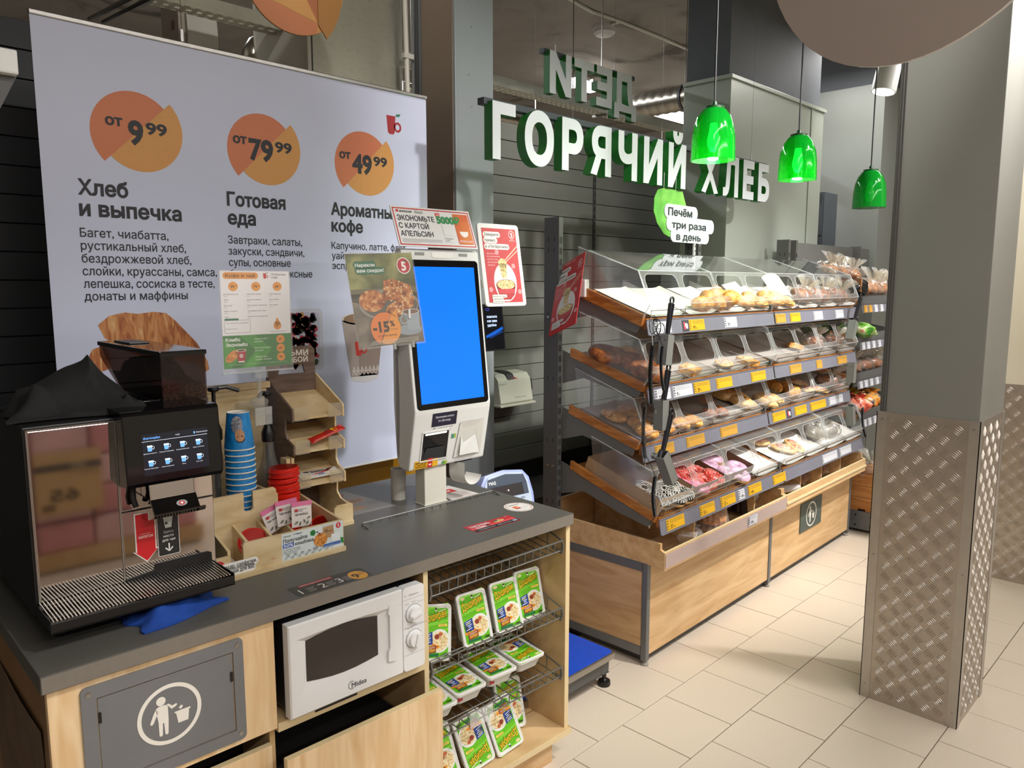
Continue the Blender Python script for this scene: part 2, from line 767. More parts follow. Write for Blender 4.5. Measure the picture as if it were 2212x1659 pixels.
# common materials
M_GREYMETAL = mat('grey_powder_metal', '#6f706e', .45, .0, .05, 5)
M_DARKMETAL = mat('graphite_metal', '#4b4b4a', .45, .0, .06, 6)
M_BLACK = mat('black_plastic', '#0c0c0e', .35, 0, .05, 20)
M_BLACKGLOSS = mat('black_gloss', '#050507', .06, 0, 0)
M_WHITE = mat('white_plastic', '#d9dad8', .35, 0, .02, 10)
M_WHITEW = mat('warm_white_plastic', '#cfccc0', .4, 0, .03, 10)
M_STEEL = mat('brushed_steel', '#a9a6a2', .3, 1., .05, 30)
M_CHROME = mat('mirror_steel', '#b9b1ad', .05, 1., .02, 3)
M_WIRE = mat('grey_coated_wire', '#7c7c78', .35, .6, .05, 30)
M_CLEAR = clear('clear_acrylic', haze=.035)
M_CLEARB = clear('clear_acrylic_edge', '#e8eef0', haze=.28)
M_FILM = clear('cellophane_film', '#fbfaf6', haze=.06, ior=1.6, rough=.12)

# ================================================================== SETTING
def struct(name, mb, mats, F=W0, org=(0, 0, 0), bevel=0, smooth=False, label=None, cat=None):
    return solo(name, mb, mats, label, cat, F, org, bevel, smooth, kind='structure')


# floor: grout bed + tiles laid in running bond
def tile_mat():
    m = mat('beige_stone_tile', '#cdbfae', .38, noise=.05, scale=160, bump=.08, bscale=300)
    return m


M_TILE = tile_mat()
M_GROUT = mat('dark_grout', '#6f6258', .8, noise=.1, scale=60)
TX, TY = .3013, .3055
mb = MB()
mb.box(-4, 11, -5, 10, -.06, -.006)
fl = struct('floor', mb, M_GROUT, label='beige square floor tiles laid in running bond', cat='floor')
tmb = MB().box(-TX / 2 + .0018, TX / 2 - .0018, -TY / 2 + .0018, TY / 2 - .0018, -.006, 0)
tile_me = to_mesh('tile', tmb, [M_TILE], (0, 0, 0), .0012, False, 1)
ntile = 0
for j in range(-4, 4):
    y = 1.352 + TY * (j + .5)
    off = 0 if j % 2 == 0 else .5
    for i in range(-4, 13):
        x = 2.609 + TX * (i + .5 + off)
        if x < 1.55 or (x < 3 and y < .3) or y > 2.4:
            continue
        o = bpy.data.objects.new('tile', tile_me)
        COL.objects.link(o)
        o.location = (x, y, random.uniform(-.0004, .0004))
        o.parent = fl
        ntile += 1
# the rest of the floor: same tile, joints in the material
mrest = mat('beige_tile_field', '#cdbfae', .38, noise=0)
nt = mrest.node_tree
br = nt.nodes.new('ShaderNodeTexBrick')
br.inputs['Color1'].default_value = (*lin('#cdbfae'), 1)
br.inputs['Color2'].default_value = (*lin('#c9bba9'), 1)
br.inputs['Mortar'].default_value = (*lin('#6f6258'), 1)
br.inputs['Scale'].default_value = 1
br.inputs['Mortar Size'].default_value = .002
br.inputs['Brick Width'].default_value = TX
br.inputs['Row Height'].default_value = TY
_tc = nt.nodes.new('ShaderNodeTexCoord')
_mp = nt.nodes.new('ShaderNodeMapping')
_mp.inputs['Location'].default_value = (-2.609, -1.352, 0)
nt.links.new(_tc.outputs['Object'], _mp.inputs[0])
nt.links.new(_mp.outputs[0], br.inputs['Vector'])
nt.links.new(br.outputs[0], nt.nodes['Principled BSDF'].inputs['Base Color'])
fr = MB()
y0, y1 = 1.352 - 4 * TY, 1.352 + 3 * TY
fr.box(-4, 11, -5, y0, -.006, -.0005).box(-4, 1.3, y0, y1, -.006, -.0005).box(-4, 11, y1 + TY, 10, -.006, -.0005).box(6.7, 11, y0, y1 + TY, -.006, -.0005).box(-4, 1.3, y1, y1 + TY, -.006, -.0005)
o = part(fl, 'tile_field', fr, mrest)

# ceiling and outer walls
M_CONC = ramp_mat('concrete_ceiling', [(.3, '#5a5650'), (.45, '#8f8a82'), (.75, '#9c978f')], 1.3, .85, dist=1.2)
struct('ceiling', MB().box(-4, 11, -5, 10, 4.2, 4.3), M_CONC, label='bare grey concrete ceiling with dark stains', cat='ceiling')
M_OUT = mat('pale_store_wall', '#b9b4aa', .7, noise=.04, scale=3)
struct('wall_front', MB().box(-4, 11, -5.1, -5, 0, 4.2), M_OUT, label='store wall behind the camera', cat='wall')
struct('wall_left', MB().box(-4.1, -4, -5, 10, 0, 4.2), M_OUT, label='store wall out of view on the left', cat='wall')
struct('wall_right', MB().box(11, 11.1, -5, 10, 0, 4.2), M_OUT, label='far store wall beyond the bread shelves', cat='wall')
M_FAR = mat('dark_far_wall', '#3a3a3c', .8, noise=.05, scale=3)
struct('wall_far', MB().box(-4, 11, 10, 10.1, 0, 4.2), M_FAR, label='dark far wall deep behind the panel partition', cat='wall')

# slatted metal partition behind counter and bakery, with slotted uprights between its bays
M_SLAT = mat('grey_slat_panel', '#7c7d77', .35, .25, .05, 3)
M_SLATD = mat('dimmed_slat_panel', '#34363a', .4, .25, .05, 3)  # darker copy of the slat material, poor light put into the colour
wb = thing('wall_back', 'grey metal partition of narrow horizontal slats with slotted uprights', 'partition', W0, (0, 3.4, 0), kind='structure')
PW = .1065
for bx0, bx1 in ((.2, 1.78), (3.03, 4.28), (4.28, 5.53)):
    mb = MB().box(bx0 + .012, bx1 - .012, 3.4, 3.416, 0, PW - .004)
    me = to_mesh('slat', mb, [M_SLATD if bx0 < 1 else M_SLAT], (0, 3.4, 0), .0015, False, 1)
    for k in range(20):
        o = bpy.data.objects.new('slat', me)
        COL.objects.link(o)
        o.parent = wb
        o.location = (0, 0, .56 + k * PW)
part(wb, 'backing', MB().box(-3.9, 5.6, 3.417, 3.43, 0, 2.69), mat('black_joint', '#121212', .8, noise=0))
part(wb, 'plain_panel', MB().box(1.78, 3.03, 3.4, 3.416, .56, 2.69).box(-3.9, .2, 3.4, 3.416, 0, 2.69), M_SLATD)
for ux in (1.78, 3.03, 4.28, 5.53):
    mb = MB().box(ux - .012, ux + .012, 3.392, 3.416, 0, 2.69)
    for k in range(52):
        mb.box(ux - .004, ux + .004, 3.391, 3.3925, .06 + k * .05, .09 + k * .05, 1)
    part(wb, 'slotted_upright', mb, [M_DARKMETAL, M_BLACK])
part(wb, 'base_deck', MB().box(2.9, 5.5, 3.02, 3.39, .40, .44).box(2.9, 5.5, 3.0, 3.02, .02, .45), M_DARKMETAL, .002)
part(wb, 'kick_gap', MB().box(2.9, 5.5, 3.385, 3.398, .44, .56), M_BLACK)

# columns
M_COL = mat('pale_grey_cladding', '#878e91', .4, .1, .04, 2)
M_COLB = mat('brown_cladding', '#7a6a5c', .45, .1, .05, 3)
cl = thing('pillar', 'slim pale grey clad column behind the self-service kiosk', 'column', W0, (2.61, 2.95, 0), kind='structure')
part(cl, 'cladding', MB().box(2.61, 2.87, 2.95, 3.2, 0, 4.2), M_COL, .003)
part(cl, 'side_panel', MB().box(2.604, 2.611, 2.965, 3.2, 0, 4.2), M_COLB)
mb = MB()
for k, z in enumerate((3.1, 2.98, 2.75, 2.6, 2.3)):
    mb.lathe([(.0, .0), (.004, .0), (.004, .002), (0, .003)], 8, M=plane((2.70 + .02 * (k % 2), 2.949, z), (1, 0, 0), (0, 0, 1)))
part(cl, 'screw', mb, M_STEEL)

M_COLW = mat('pale_green_grey_cladding', '#9ea59b', .35, .1, .03, 2)
M_COLU = mat('dark_grey_plaster', '#54585d', .75, 0, .08, 4)
wc = thing('pillar', 'wide pale grey clad column behind the bakery lettering with dark top', 'column', W0, (4.67, 2.6, 0), kind='structure')
part(wc, 'cladding', MB().box(4.67, 5.90, 2.6, 2.95, 0, 3.05), M_COLW, .004)
part(wc, 'cladding_panel', MB().box(5.905, 6.12, 2.6, 2.95, 0, 3.05), M_COLW, .004)
part(wc, 'cap_trim', MB().box(4.655, 6.135, 2.585, 2.95, 3.03, 3.055), M_COLW, .002)
part(wc, 'upper_shaft', MB().box(4.70, 6.10, 2.63, 2.95, 3.055, 4.2), M_COLU)
part(wc, 'seam_strip', MB().box(5.885, 5.915, 2.592, 2.6, 0, 3.03), M_COLW, .002)

c3 = thing('pillar', 'distant grey clad column right of the wide column', 'column', W0, (7.0, 2.46, 0), kind='structure')
part(c3, 'cladding', MB().box(7.0, 7.5, 2.46, 3.3, 0, 3.40), mat('mid_grey_cladding', '#7f837e', .4, .1, .04, 2), .004)
part(c3, 'upper_shaft', MB().box(7.02, 7.5, 2.5, 3.3, 3.4, 4.2), M_COLU)
t = thing('wall_cabinet', 'dark grey wall cabinet left of the distant column', 'cabinet', W0, (6.5, 2.6, 1.7))
part(t, 'body', MB().box(6.45, 6.72, 2.70, 2.95, 1.6, 2.47), mat('slate_grey_steel', '#4c5258', .5, .1, .04, 4), .004)
part(t, 'door', MB().box(6.44, 6.452, 2.71, 2.94, 1.62, 2.1).box(6.44, 6.452, 2.71, 2.94, 2.115, 2.455), mat('slate_grey_steel', '#4c5258'), .002)


# tread plate pillars
def tread(t, name, o, right, up, w, h, p=.045):
    mb = MB()
    M = plane(o, right, up)
    ni, nj = int(w / p), int(h / p)
    ox, oy = (w - ni * p) / 2, (h - nj * p) / 2
    for i in range(ni):
        for j in range(nj):
            cx, cy = ox + (i + .5) * p, oy + (j + .5) * p
            a = R(52 if (i + j) % 2 else -38)
            d = Vector((math.cos(a), math.sin(a)))
            n = Vector((-d.y, d.x))
            for k in range(-2, 3):
                c = Vector((cx, cy)) + n * k * .0074
                L_, B_ = .0185 - abs(k) * .0012, .0021
                vs = [M @ Vector((*(c - d * L_), .0002)), M @ Vector((*(c - n * B_), .0002)), M @ Vector((*(c + d * L_), .0002)), M @ Vector((*(c + n * B_), .0002)),
                      M @ Vector((*(c - d * L_ * .55), .0022)), M @ Vector((*(c + d * L_ * .55), .0022))]
                mb.add(vs, [(0, 1, 4), (1, 2, 5, 4), (2, 3, 5), (3, 0, 4, 5)])
    return part(t, name, mb, M_TREAD, kind='stuff')


M_TREAD = mat('tread_plate_aluminium', '#b9b0a6', .36, .85, .08, 14, bump=.05, bscale=60)
M_ANGLE = mat('satin_aluminium_angle', '#bdb8b1', .38, .85, .06, 20)


def plate_pillar(label, x0, x1, y0, y1, hp, cm, top):
    t = thing('pillar', label, 'column', W0, (x0, y0, 0), kind='structure')
    part(t, 'shaft', MB().box(x0 + .004, x1 - .004, y0 + .004, y1 - .004, hp - .01, top), cm, .002)
    part(t, 'tread_plate', MB().box(x0, x1, y0, y1, 0, hp), M_TREAD)
    tread(t, 'tread_bars', (x0 - .0005, y1 - .035, .0), (0, -1, 0), (0, 0, 1), y1 - y0 - .07, hp)
    tread(t, 'tread_bars', (x0 + .035, y0 - .0005, .0), (1, 0, 0), (0, 0, 1), x1 - x0 - .07, hp)
    for (cx, cy, sx, sy) in ((x0, y0, 1, 1), (x0, y1, 1, -1), (x1, y0, -1, 1)):
        mb = MB()
        mb.box(min(cx - sx * .003, cx), max(cx - sx * .003, cx), min(cy - sy * .003, cy + sy * .035), max(cy - sy * .003, cy + sy * .035), .0, hp + .002)
        mb.box(min(cx - sx * .003, cx + sx * .035), max(cx - sx * .003, cx + sx * .035), min(cy - sy * .003, cy), max(cy - sy * .003, cy), .0, hp + .002)
        part(t, 'corner_angle', mb, M_ANGLE)
    for z in (.06, .62, hp - .03):
        for yy in (y0 + .018, y1 - .018):
            part(t, 'screw', MB().lathe([(0, .002), (.004, .0015), (.0045, 0)], 8, M=plane((x0 - .003, yy, z), (0, -1, 0), (0, 0, 1))), M_STEEL)
    return t


M_PIL = mat('grey_pillar_cladding', '#8a8a84', .35, .15, .04, 2)
pl = plate_pillar('grey square pillar clad in tread plate at its foot, nearest the camera', 3.19, 3.55, .714, 1.075, 1.21, M_PIL, 4.2)
mb = MB()
for y in (1.045, 1.055, 1.064):
    mb.box(3.190, 3.1945, y, y + .003, 1.21, 4.2)
part(pl, 'cladding_rib', mb, M_DARKMETAL)
plate_pillar('cream pillar with tread plate foot at the right edge of the picture', 5.07, 5.5, .45, 1.06, 1.15, mat('cream_cladding', '#cfc6b4', .4, 0, .03, 2), 4.2)

# ------------------------------------------------------------------ services under the ceiling
M_GALV = ramp_mat('galvanised_sheet', [(.3, '#aaa798'), (.5, '#b4b1a1'), (.7, '#afac9d')], 26, .42, dist=.3)
M_GALV.node_tree.nodes['Principled BSDF'].inputs['Metallic'].default_value = .75
M_SPIRAL = mat('spiral_duct_tin', '#9c9688', .3, .9, .1, 8)
t = thing('duct_riser', 'tall galvanised sheet duct rising behind the banner', 'duct', W0, (2.03, 3.35, 2.69))
part(t, 'casing', MB().box(2.045, 2.6, 3.35, 3.85, 2.69, 4.2), M_GALV, .003)
part(t, 'flange', MB().box(2.03, 2.05, 3.34, 3.86, 2.69, 4.2), M_WHITEW, .002)
part(t, 'seam', MB().box(2.056, 2.062, 3.346, 3.352, 2.69, 4.2), M_DARKMETAL)

t = thing('cable_tray', 'perforated steel cable tray running under the ceiling', 'cable tray', W0, (1, 3.6, 2.95))
part(t, 'side_rail', MB().box(.6, 6.6, 3.55, 3.553, 2.94, 3.0), M_GALV)
part(t, 'side_rail', MB().box(.6, 6.6, 3.65, 3.653, 2.94, 3.0), M_GALV)
mb = MB()
for k in range(120):
    mb.box(.6 + k * .05, .6 + k * .05 + .024, 3.553, 3.65, 2.94, 2.942)
for y in (3.575, 3.625):
    mb.box(.6, 6.6, y - .011, y + .011, 2.9395, 2.9415)
part(t, 'tray_bottom', mb, M_GALV, kind='stuff')
for x in (1.4, 3.3, 4.6, 5.9):
    part(t, 'hanger_rod', MB().tube([(x, 3.60, 2.95), (x, 3.60, 4.2)], .005, 6), M_STEEL)
    part(t, 'hanger_bar', MB().box(x - .015, x + .015, 3.54, 3.67, 2.925, 2.94), M_STEEL)


def spiral(name, label, a, b, r, grp=None):
    a, b = Vector(a), Vector(b)
    t = thing(name, label, 'duct', W0, tuple(a))
    n = int((b - a).length / .03)
    pts, tp = [], []
    for i in range(n + 1):
        p = a.lerp(b, i / n)
        pts.append(p)
        tp.append(1.06 if i % 3 == 0 else 1.0)
    part(t, 'duct_tube', MB().tube(pts, r, 20, taper=tp), M_SPIRAL, smooth=50)
    for q in (.25, .6):
        p = a.lerp(b, q)
        d = (b - a).normalized()
        part(t, 'clamp', MB().tube([p - d * .012, p + d * .012], r * 1.1, 20), M_DARKMETAL, smooth=40)
        part(t, 'hanger', MB().tube([p + Vector((0, 0, r)), Vector((p.x, p.y, 4.2))], .004, 5), M_STEEL)
    return t


spiral('spiral_duct', 'thin shiny spiral duct running beside the cable tray', (2.95, 3.82, 2.86), (5.6, 3.82, 2.86), .055)
spiral('spiral_duct', 'fat spiral duct left of the dark column top', (6.05, 3.0, 3.33), (6.05, 4.35, 3.33), .105)
spiral('spiral_duct', 'bright golden spiral duct above the distant column', (8.3, 2.2, 3.86), (8.3, 4.2, 3.86), .12)

t = thing('duct_elbow', 'tin duct elbow ending in a round white air outlet', 'duct', W0, (2.0, 3.7, 2.8))
pts = [(2.6, 3.9, 2.97), (2.2, 3.9, 2.97), (2.12, 3.9, 2.965), (2.07, 3.9, 2.94), (2.045, 3.9, 2.90), (2.04, 3.9, 2.84)]
part(t, 'duct_tube', MB().tube(pts, .058, 18), M_SPIRAL, smooth=50)
part(t, 'outlet_ring', MB().lathe([(.045, .0), (.085, -.01), (.09, .0), (.088, .012), (.06, .03), (.058, .04)], 24, (2.04, 3.9, 2.81)), M_WHITEW, smooth=40)
part(t, 'clamp', MB().tube([(2.25, 3.9, 2.97), (2.28, 3.9, 2.97)], .064, 18), M_STEEL, smooth=40)
part(t, 'cord', MB().tube([(2.03, 3.83, 3.3), (2.025, 3.835, 3.0), (2.03, 3.84, 2.8)], .004, 5), M_WHITEW)

t = thing('air_conditioner', 'white air conditioner with curved front above the banner', 'air conditioner', W0, (1.62, 3.8, 2.75))
prof = [(3.8 + .03 - .03 * math.sin(math.pi * i / 10) ** .7, 2.74 + .33 * i / 10) for i in range(11)]
part(t, 'front_cover', MB().prism(prof + [(4.0, 3.07), (4.0, 2.74)], 'x', 1.665, 1.815), M_WHITEW, .004)
part(t, 'side_cover', MB().box(1.63, 1.663, 3.82, 4.02, 2.73, 3.08), mat('beige_plastic', '#b8ada0', .5), .004)
part(t, 'rating_label', MB().box(1.6285, 1.6295, 3.86, 3.90, 2.93, 2.97), pm('#8d7468'))
part(t, 'mounting_bracket', MB().box(1.70, 1.73, 3.9, 3.92, 3.07, 4.2), M_STEEL)

t = thing('conduit', 'pair of thin grey conduits crossing above the banner', 'conduit', W0, (1.1, 2.7, 2.64))
part(t, 'pipe', MB().tube([(1.15, 2.9, 2.75), (1.15, 3.55, 2.79)], .009, 8), M_GREYMETAL, smooth=40)
part(t, 'pipe', MB().tube([(1.20, 2.85, 2.75), (1.20, 3.55, 2.79)], .007, 8), M_DARKMETAL, smooth=40)

t = thing('pipe_bundle', 'white pipe beside dark vertical cables at the duct edge', 'pipes', W0, (2.56, 3.28, 2.5))
part(t, 'white_pipe', MB().tube([(2.545, 3.27, 4.2), (2.56, 3.27, 3.0), (2.575, 3.27, 2.1)], .013, 10), M_WHITEW, smooth=40)
part(t, 'pipe_clip', MB().box(2.54, 2.60, 3.255, 3.285, 2.86, 2.885), M_WHITEW, .002)
for k, x in enumerate((2.612, 2.635, 2.657, 2.68, 2.705)):
    part(t, 'cable', MB().tube([(x, 3.28, 4.2), (x, 3.28, 2.0)], .010, 8), M_DARKMETAL if k % 2 else M_GREYMETAL, smooth=40)

# ceiling wiring + smoke detector
t = thing('ceiling_cable', 'white surface cable clipped along the concrete ceiling', 'cable', W0, (6.2, 4.64, 4.19))
part(t, 'cable', MB().tube([(5.0, 4.6, 4.19), (5.42, 4.61, 4.19), (5.8, 4.66, 4.185), (6.206, 4.64, 4.19), (6.8, 4.63, 4.185), (7.46, 4.655, 4.19), (8.4, 4.68, 4.19)], .016, 6), M_WHITEW, smooth=40)
part(t, 'branch_cable', MB().tube([(6.206, 4.64, 4.19), (6.22, 4.75, 4.19), (6.247, 4.864, 4.185)], .014, 6), M_WHITEW, smooth=40)
t = thing('smoke_detector', 'small round white smoke detector on the concrete ceiling', 'smoke detector', W0, (6.247, 4.864, 4.2))
part(t, 'base', MB().lathe([(.0, 0), (.11, 0), (.11, -.03), (.0, -.03)], 24, (6.247, 4.864, 4.2)), M_WHITE, smooth=30)
part(t, 'sensor_head', MB().lathe([(.105, -.03), (.105, -.06), (.08, -.085), (.0, -.09)], 24, (6.247, 4.864, 4.2)), M_WHITE, smooth=30)
part(t, 'vent_slot', MB().lathe([(.088, -.066), (.092, -.068), (.086, -.078), (.082, -.078)], 24, (6.247, 4.864, 4.2)), M_BLACK)

# luminaires that can be seen
M_LAMP = mat('lit_diffuser', '#ffffff', .5, noise=0, emit='#fff8ee', estr=25)
for nm, lb, (x, y, z), (sx, sy) in (('ceiling_light', 'bright square lamp seen between the first letters of the mirrored sign', (7.15, 6.0, 4.03), (.12, .12)),
                                    ('ceiling_light', 'bright square lamp seen through the middle of the mirrored sign', (7.47, 6.0, 4.03), (.12, .12)),
                                    ('ceiling_light', 'bright round-ended lamp below the fat spiral duct', (9.2, 5.85, 3.92), (.45, .14))):
    t = thing(nm, lb, 'lamp', W0, (x, y, z))
    part(t, 'housing', MB().box(x - sx - .01, x + sx + .01, y - sy - .01, y + sy + .01, z + .02, z + .06), M_WHITE, .004)
    part(t, 'diffuser', MB().box(x - sx, x + sx, y - sy, y + sy, z - .02, z + .02), M_LAMP, .004)
    part(t, 'hanger', MB().tube([(x, y, z + .06), (x, y, 4.2)], .006, 6), M_STEEL)
t = thing('track_spotlight', 'white cylindrical track spotlight beside the pillar top', 'spotlight', W0, (6.0, 2.1, 3.2))
Ms = Matrix.Translation((6.0, 2.1, 3.22)) @ Matrix.Rotation(R(-168), 4, Vector((0.6, 1, 0)))
part(t, 'housing', MB().lathe([(.0, -.14), (.075, -.14), (.08, -.12), (.085, .13), (.085, .14), (.0, .139)], 24, M=Ms), M_WHITE, smooth=30)
part(t, 'lens', MB().lathe([(.0, .1415), (.075, .1415), (.075, .1405)], 24, M=Ms), mat('lit_lens', '#ffffff', .4, noise=0, emit='#ffffff', estr=5))
part(t, 'stem', MB().tube([(6.0, 2.1, 3.28), (6.0, 2.1, 4.2)], .012, 8), M_WHITE, smooth=40)
t = thing('ceiling_light', 'end of a white light fixture at the left picture edge', 'lamp', W0, (.40, 1.9, 2.1))
part(t, 'housing', MB().box(.25, .447, 1.80, 2.2, 2.125, 2.172), M_WHITE, .004)
part(t, 'underside', MB().prism([(.30, 2.125), (.447, 2.125), (.415, 2.06), (.30, 2.03)], 'y', 1.82, 2.18), M_DARKMETAL)
part(t, 'hanger', MB().tube([(.34, 2.0, 2.17), (.34, 2.0, 4.2)], .004, 6), M_STEEL)

# ================================================================== COUNTER
M_TOP = mat('dark_grey_laminate', '#56544f', .42, 0, .04, 90, bump=.04, bscale=500)
M_EDGE = mat('grey_laminate_edge', '#7a746b', .45, 0, .04, 60)
M_MAPLEV = wood('maple_laminate_vertical', '#f2d6ac', '#e0bb8a', (9, 9, 1.1), 3.2, planks=.8)
M_MAPLEH = wood('maple_laminate_horizontal', '#d9b88b', '#c49b69', (1.0, 8, 8), 3.2, planks=.8)
M_MAPLEB = wood('maple_laminate_plain', '#d6b687', '#bd9968', (1.5, 1.5, 1.5), 4)
M_EDGEW = mat('pale_edge_band', '#dcc79c', .5, 0, .04, 30)
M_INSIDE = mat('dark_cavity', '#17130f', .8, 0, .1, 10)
ZT = .92

t = thing('worktop', 'dark grey worktop running over the whole coffee counter', 'worktop', CF, (0, 0, .88))
part(t, 'slab', MB().box(0, 1.634, 0, .845, .88, ZT), M_TOP, .0025)
part(t, 'front_edge_band', MB().box(.002, 1.632, -.0012, 0, .882, .9175), M_EDGE)
part(t, 'end_edge_band', MB().box(1.634, 1.6352, .002, .843, .882, .9175), M_EDGE)

# bin cabinet
t = thing('bin_cabinet', 'left counter cabinet with grey waste flap under the coffee machine', 'cabinet', CF, (0, 0, 0))
part(t, 'front_panel', MB().box(.012, .514, .014, .032, .585, .88), M_MAPLEV, .001)
part(t, 'side_panel', MB().box(.012, .03, .033, .82, .02, .88), mat('brown_side_panel', '#7b5c3b', .6, 0, .12, 6), .001)
film = MB().sheet(lambda a, b: (.010 - .006 * abs(math.sin(7 * b + 3 * a)), .06 + .5 * a + .015 * math.sin(9 * b), .05 + .72 * b), 6, 10)
part(t, 'peeling_film', film, mat('torn_brown_film', '#5b4634', .7, 0, .3, 9))
part(t, 'divider_panel', MB().box(.500, .515, .033, .82, .02, .88), M_MAPLEB, .001)
part(t, 'lower_door', MB().box(.012, .497, .014, .032, .03, .545), M_MAPLEV, .001)
part(t, 'door_top_band', MB().box(.012, .497, .0145, .0315, .545, .5462), M_EDGEW)
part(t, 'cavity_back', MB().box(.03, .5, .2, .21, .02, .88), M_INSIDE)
M_FLAP = mat('grey_flap_enamel', '#77787a', .42, .1, .04, 14)
fo, fi = rrect(.072, .43, .600, .862, .012), [(.405, .832), (.102, .832), (.102, .628), (.405, .628)]
mb = MB()
# frame plate with rectangular opening
outer = rrect(.072, .43, .600, .862, .012, 3)
for (a, b, c, d) in ((.072, .102, .612, .85), (.405, .43, .612, .85), (.084, .418, .85, .862), (.084, .418, .6, .612), (.102, .405, .832, .85), (.102, .405, .612, .628)):
    mb.box(a, b, .008, .0135, c, d)
for cx, cz, a0 in ((.418, .85, 0), (.084, .85, 90), (.084, .612, 180), (.418, .612, 270)):
    pts = [(cx, cz)] + [(cx + .012 * math.cos(R(a0 + 30 * i)), cz + .012 * math.sin(R(a0 + 30 * i))) for i in range(4)]
    mb.prism(pts, 'y', .008, .0135)
part(t, 'flap_frame', mb, M_FLAP)
fp = part(t, 'flap', MB().box(.1045, .4025, .0105, .0145, .6305, .8285), M_FLAP, .0008)
for u, z in ((.107, .785), (.399, .77)):
    part(t, 'flap_pin', MB().box(u - .003, u + .003, .008, .0106, z - .012, z + .012), M_BLACK)
for u, z in ((.087, .845), (.416, .845), (.416, .617), (.087, .617)):
    part(t, 'screw', MB().lathe([(0, .0012), (.003, .0016), (.006, .001), (.0065, 0)], 12, M=front(u, .008, z)), M_STEEL, smooth=40)


def litter(a, cx, cy, r, m='#ece8df', l=2, s=1.):
    """tidyman: figure dropping paper into a bin, in a ring"""
    a.ring(cx, cy, r, r, r * .13, m, l, 48)
    k = r / .072

    def P(pts):
        a.poly([(cx + x * k, cy + y * k) for x, y in pts], m, l)
    a.ell(cx - .0185 * k, cy + .037 * k, .0105 * k, .0105 * k, m, l)
    P([(-.031, .022), (-.024, .026), (-.011, .026), (-.004, .021), (-.004, -.012), (-.006, -.045), (-.009, -.0475), (-.013, -.045), (-.0145, -.017), (-.017, -.017), (-.0185, -.045), (-.022, -.0475), (-.026, -.045), (-.0265, -.012)])
    P([(-.030, .0225), (-.026, .012), (-.037, -.010), (-.041, -.013), (-.045, -.009), (-.036, .012)])
    P([(-.004, .0215), (.004, .010), (.014, .0135), (.017, .017), (.015, .020), (.005, .018), (-.001, .025), (-.008, .0255)])
    P([(.010, .000), (.046, .000), (.046, -.004), (.043, -.004), (.040, -.030), (.017, -.030), (.013, -.004), (.010, -.004)])
    P([(.019, .006), (.025, .002), (.030, .008), (.025, .012)])
    return a


litter(Art(), .252, .735, .072).build(t, 'bin_pictogram', front(0, .0104, 0))

# microwave cabinet
t = thing('microwave_cabinet', 'middle counter cabinet with niche and pulled-out drawer', 'cabinet', CF, (.515, 0, 0))
part(t, 'niche_shelf', MB().box(.5155, .985, .014, .5, .572, .597), M_MAPLEB, .001)
part(t, 'shelf_edge_band', MB().box(.5155, .985, .0128, .014, .573, .596), M_EDGEW)
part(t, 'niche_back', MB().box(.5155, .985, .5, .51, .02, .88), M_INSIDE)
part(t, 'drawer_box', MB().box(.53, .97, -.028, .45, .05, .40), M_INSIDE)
part(t, 'drawer_front', MB().box(.503, .998, -.055, -.037, .03, .532), M_MAPLEV, .001)
part(t, 'drawer_edge_band', MB().box(.503, .998, -.0545, -.0375, .532, .5332).box(.5018, .503, -.0545, -.0375, .03, .532), M_EDGEW)

# open shelf cabinet
t = thing('shelf_cabinet', 'right counter cabinet, open, fitted with tilted wire baskets', 'cabinet', CF, (.985, 0, 0))
part(t, 'divider_panel', MB().box(.9855, 1.003, .016, .82, .10, .88), M_MAPLEB, .001)
part(t, 'divider_edge_band', MB().box(.986, 1.0025, .0146, .016, .10, .88), M_EDGEW)
part(t, 'end_panel', MB().box(1.611, 1.632, .016, .82, .10, .88), M_MAPLEB, .001)
part(t, 'end_edge_band', MB().box(1.6115, 1.6315, .0146, .016, .10, .88), M_EDGEW)
part(t, 'back_panel', MB().box(1.003, 1.611, .48, .495, .12, .88), wood('brown_back_panel', '#a58259', '#8f6c45', (9, 9, 1), 3), .001)
part(t, 'bottom_board', MB().box(1.003, 1.632, .0, .82, .095, .118), M_MAPLEB, .001)
part(t, 'bottom_edge_band', MB().box(1.0, 1.632, -.0014, .0, .096, .117), M_EDGEW)
part(t, 'plinth', MB().box(.6, 1.565, .03, .05, .0, .094).box(1.545, 1.565, .05, .7, 0, .094), M_MAPLEH, .001)
mb = MB().box(1.29, 1.33, .44, .479, .12, .88)
for k in range(18):
    mb.box(1.303, 1.308, .4385, .44, .14 + k * .04, .165 + k * .04, 1)
    mb.box(1.314, 1.319, .4385, .44, .14 + k * .04, .165 + k * .04, 1)
part(t, 'slotted_post', mb, [M_DARKMETAL, M_BLACK])
part(t, 'plinth_bolt', MB().lathe([(0, .003), (.005, .002), (.006, 0)], 8, M=plane((1.5655, .06, .05), (0, 1, 0), (0, 0, 1))), M_STEEL)


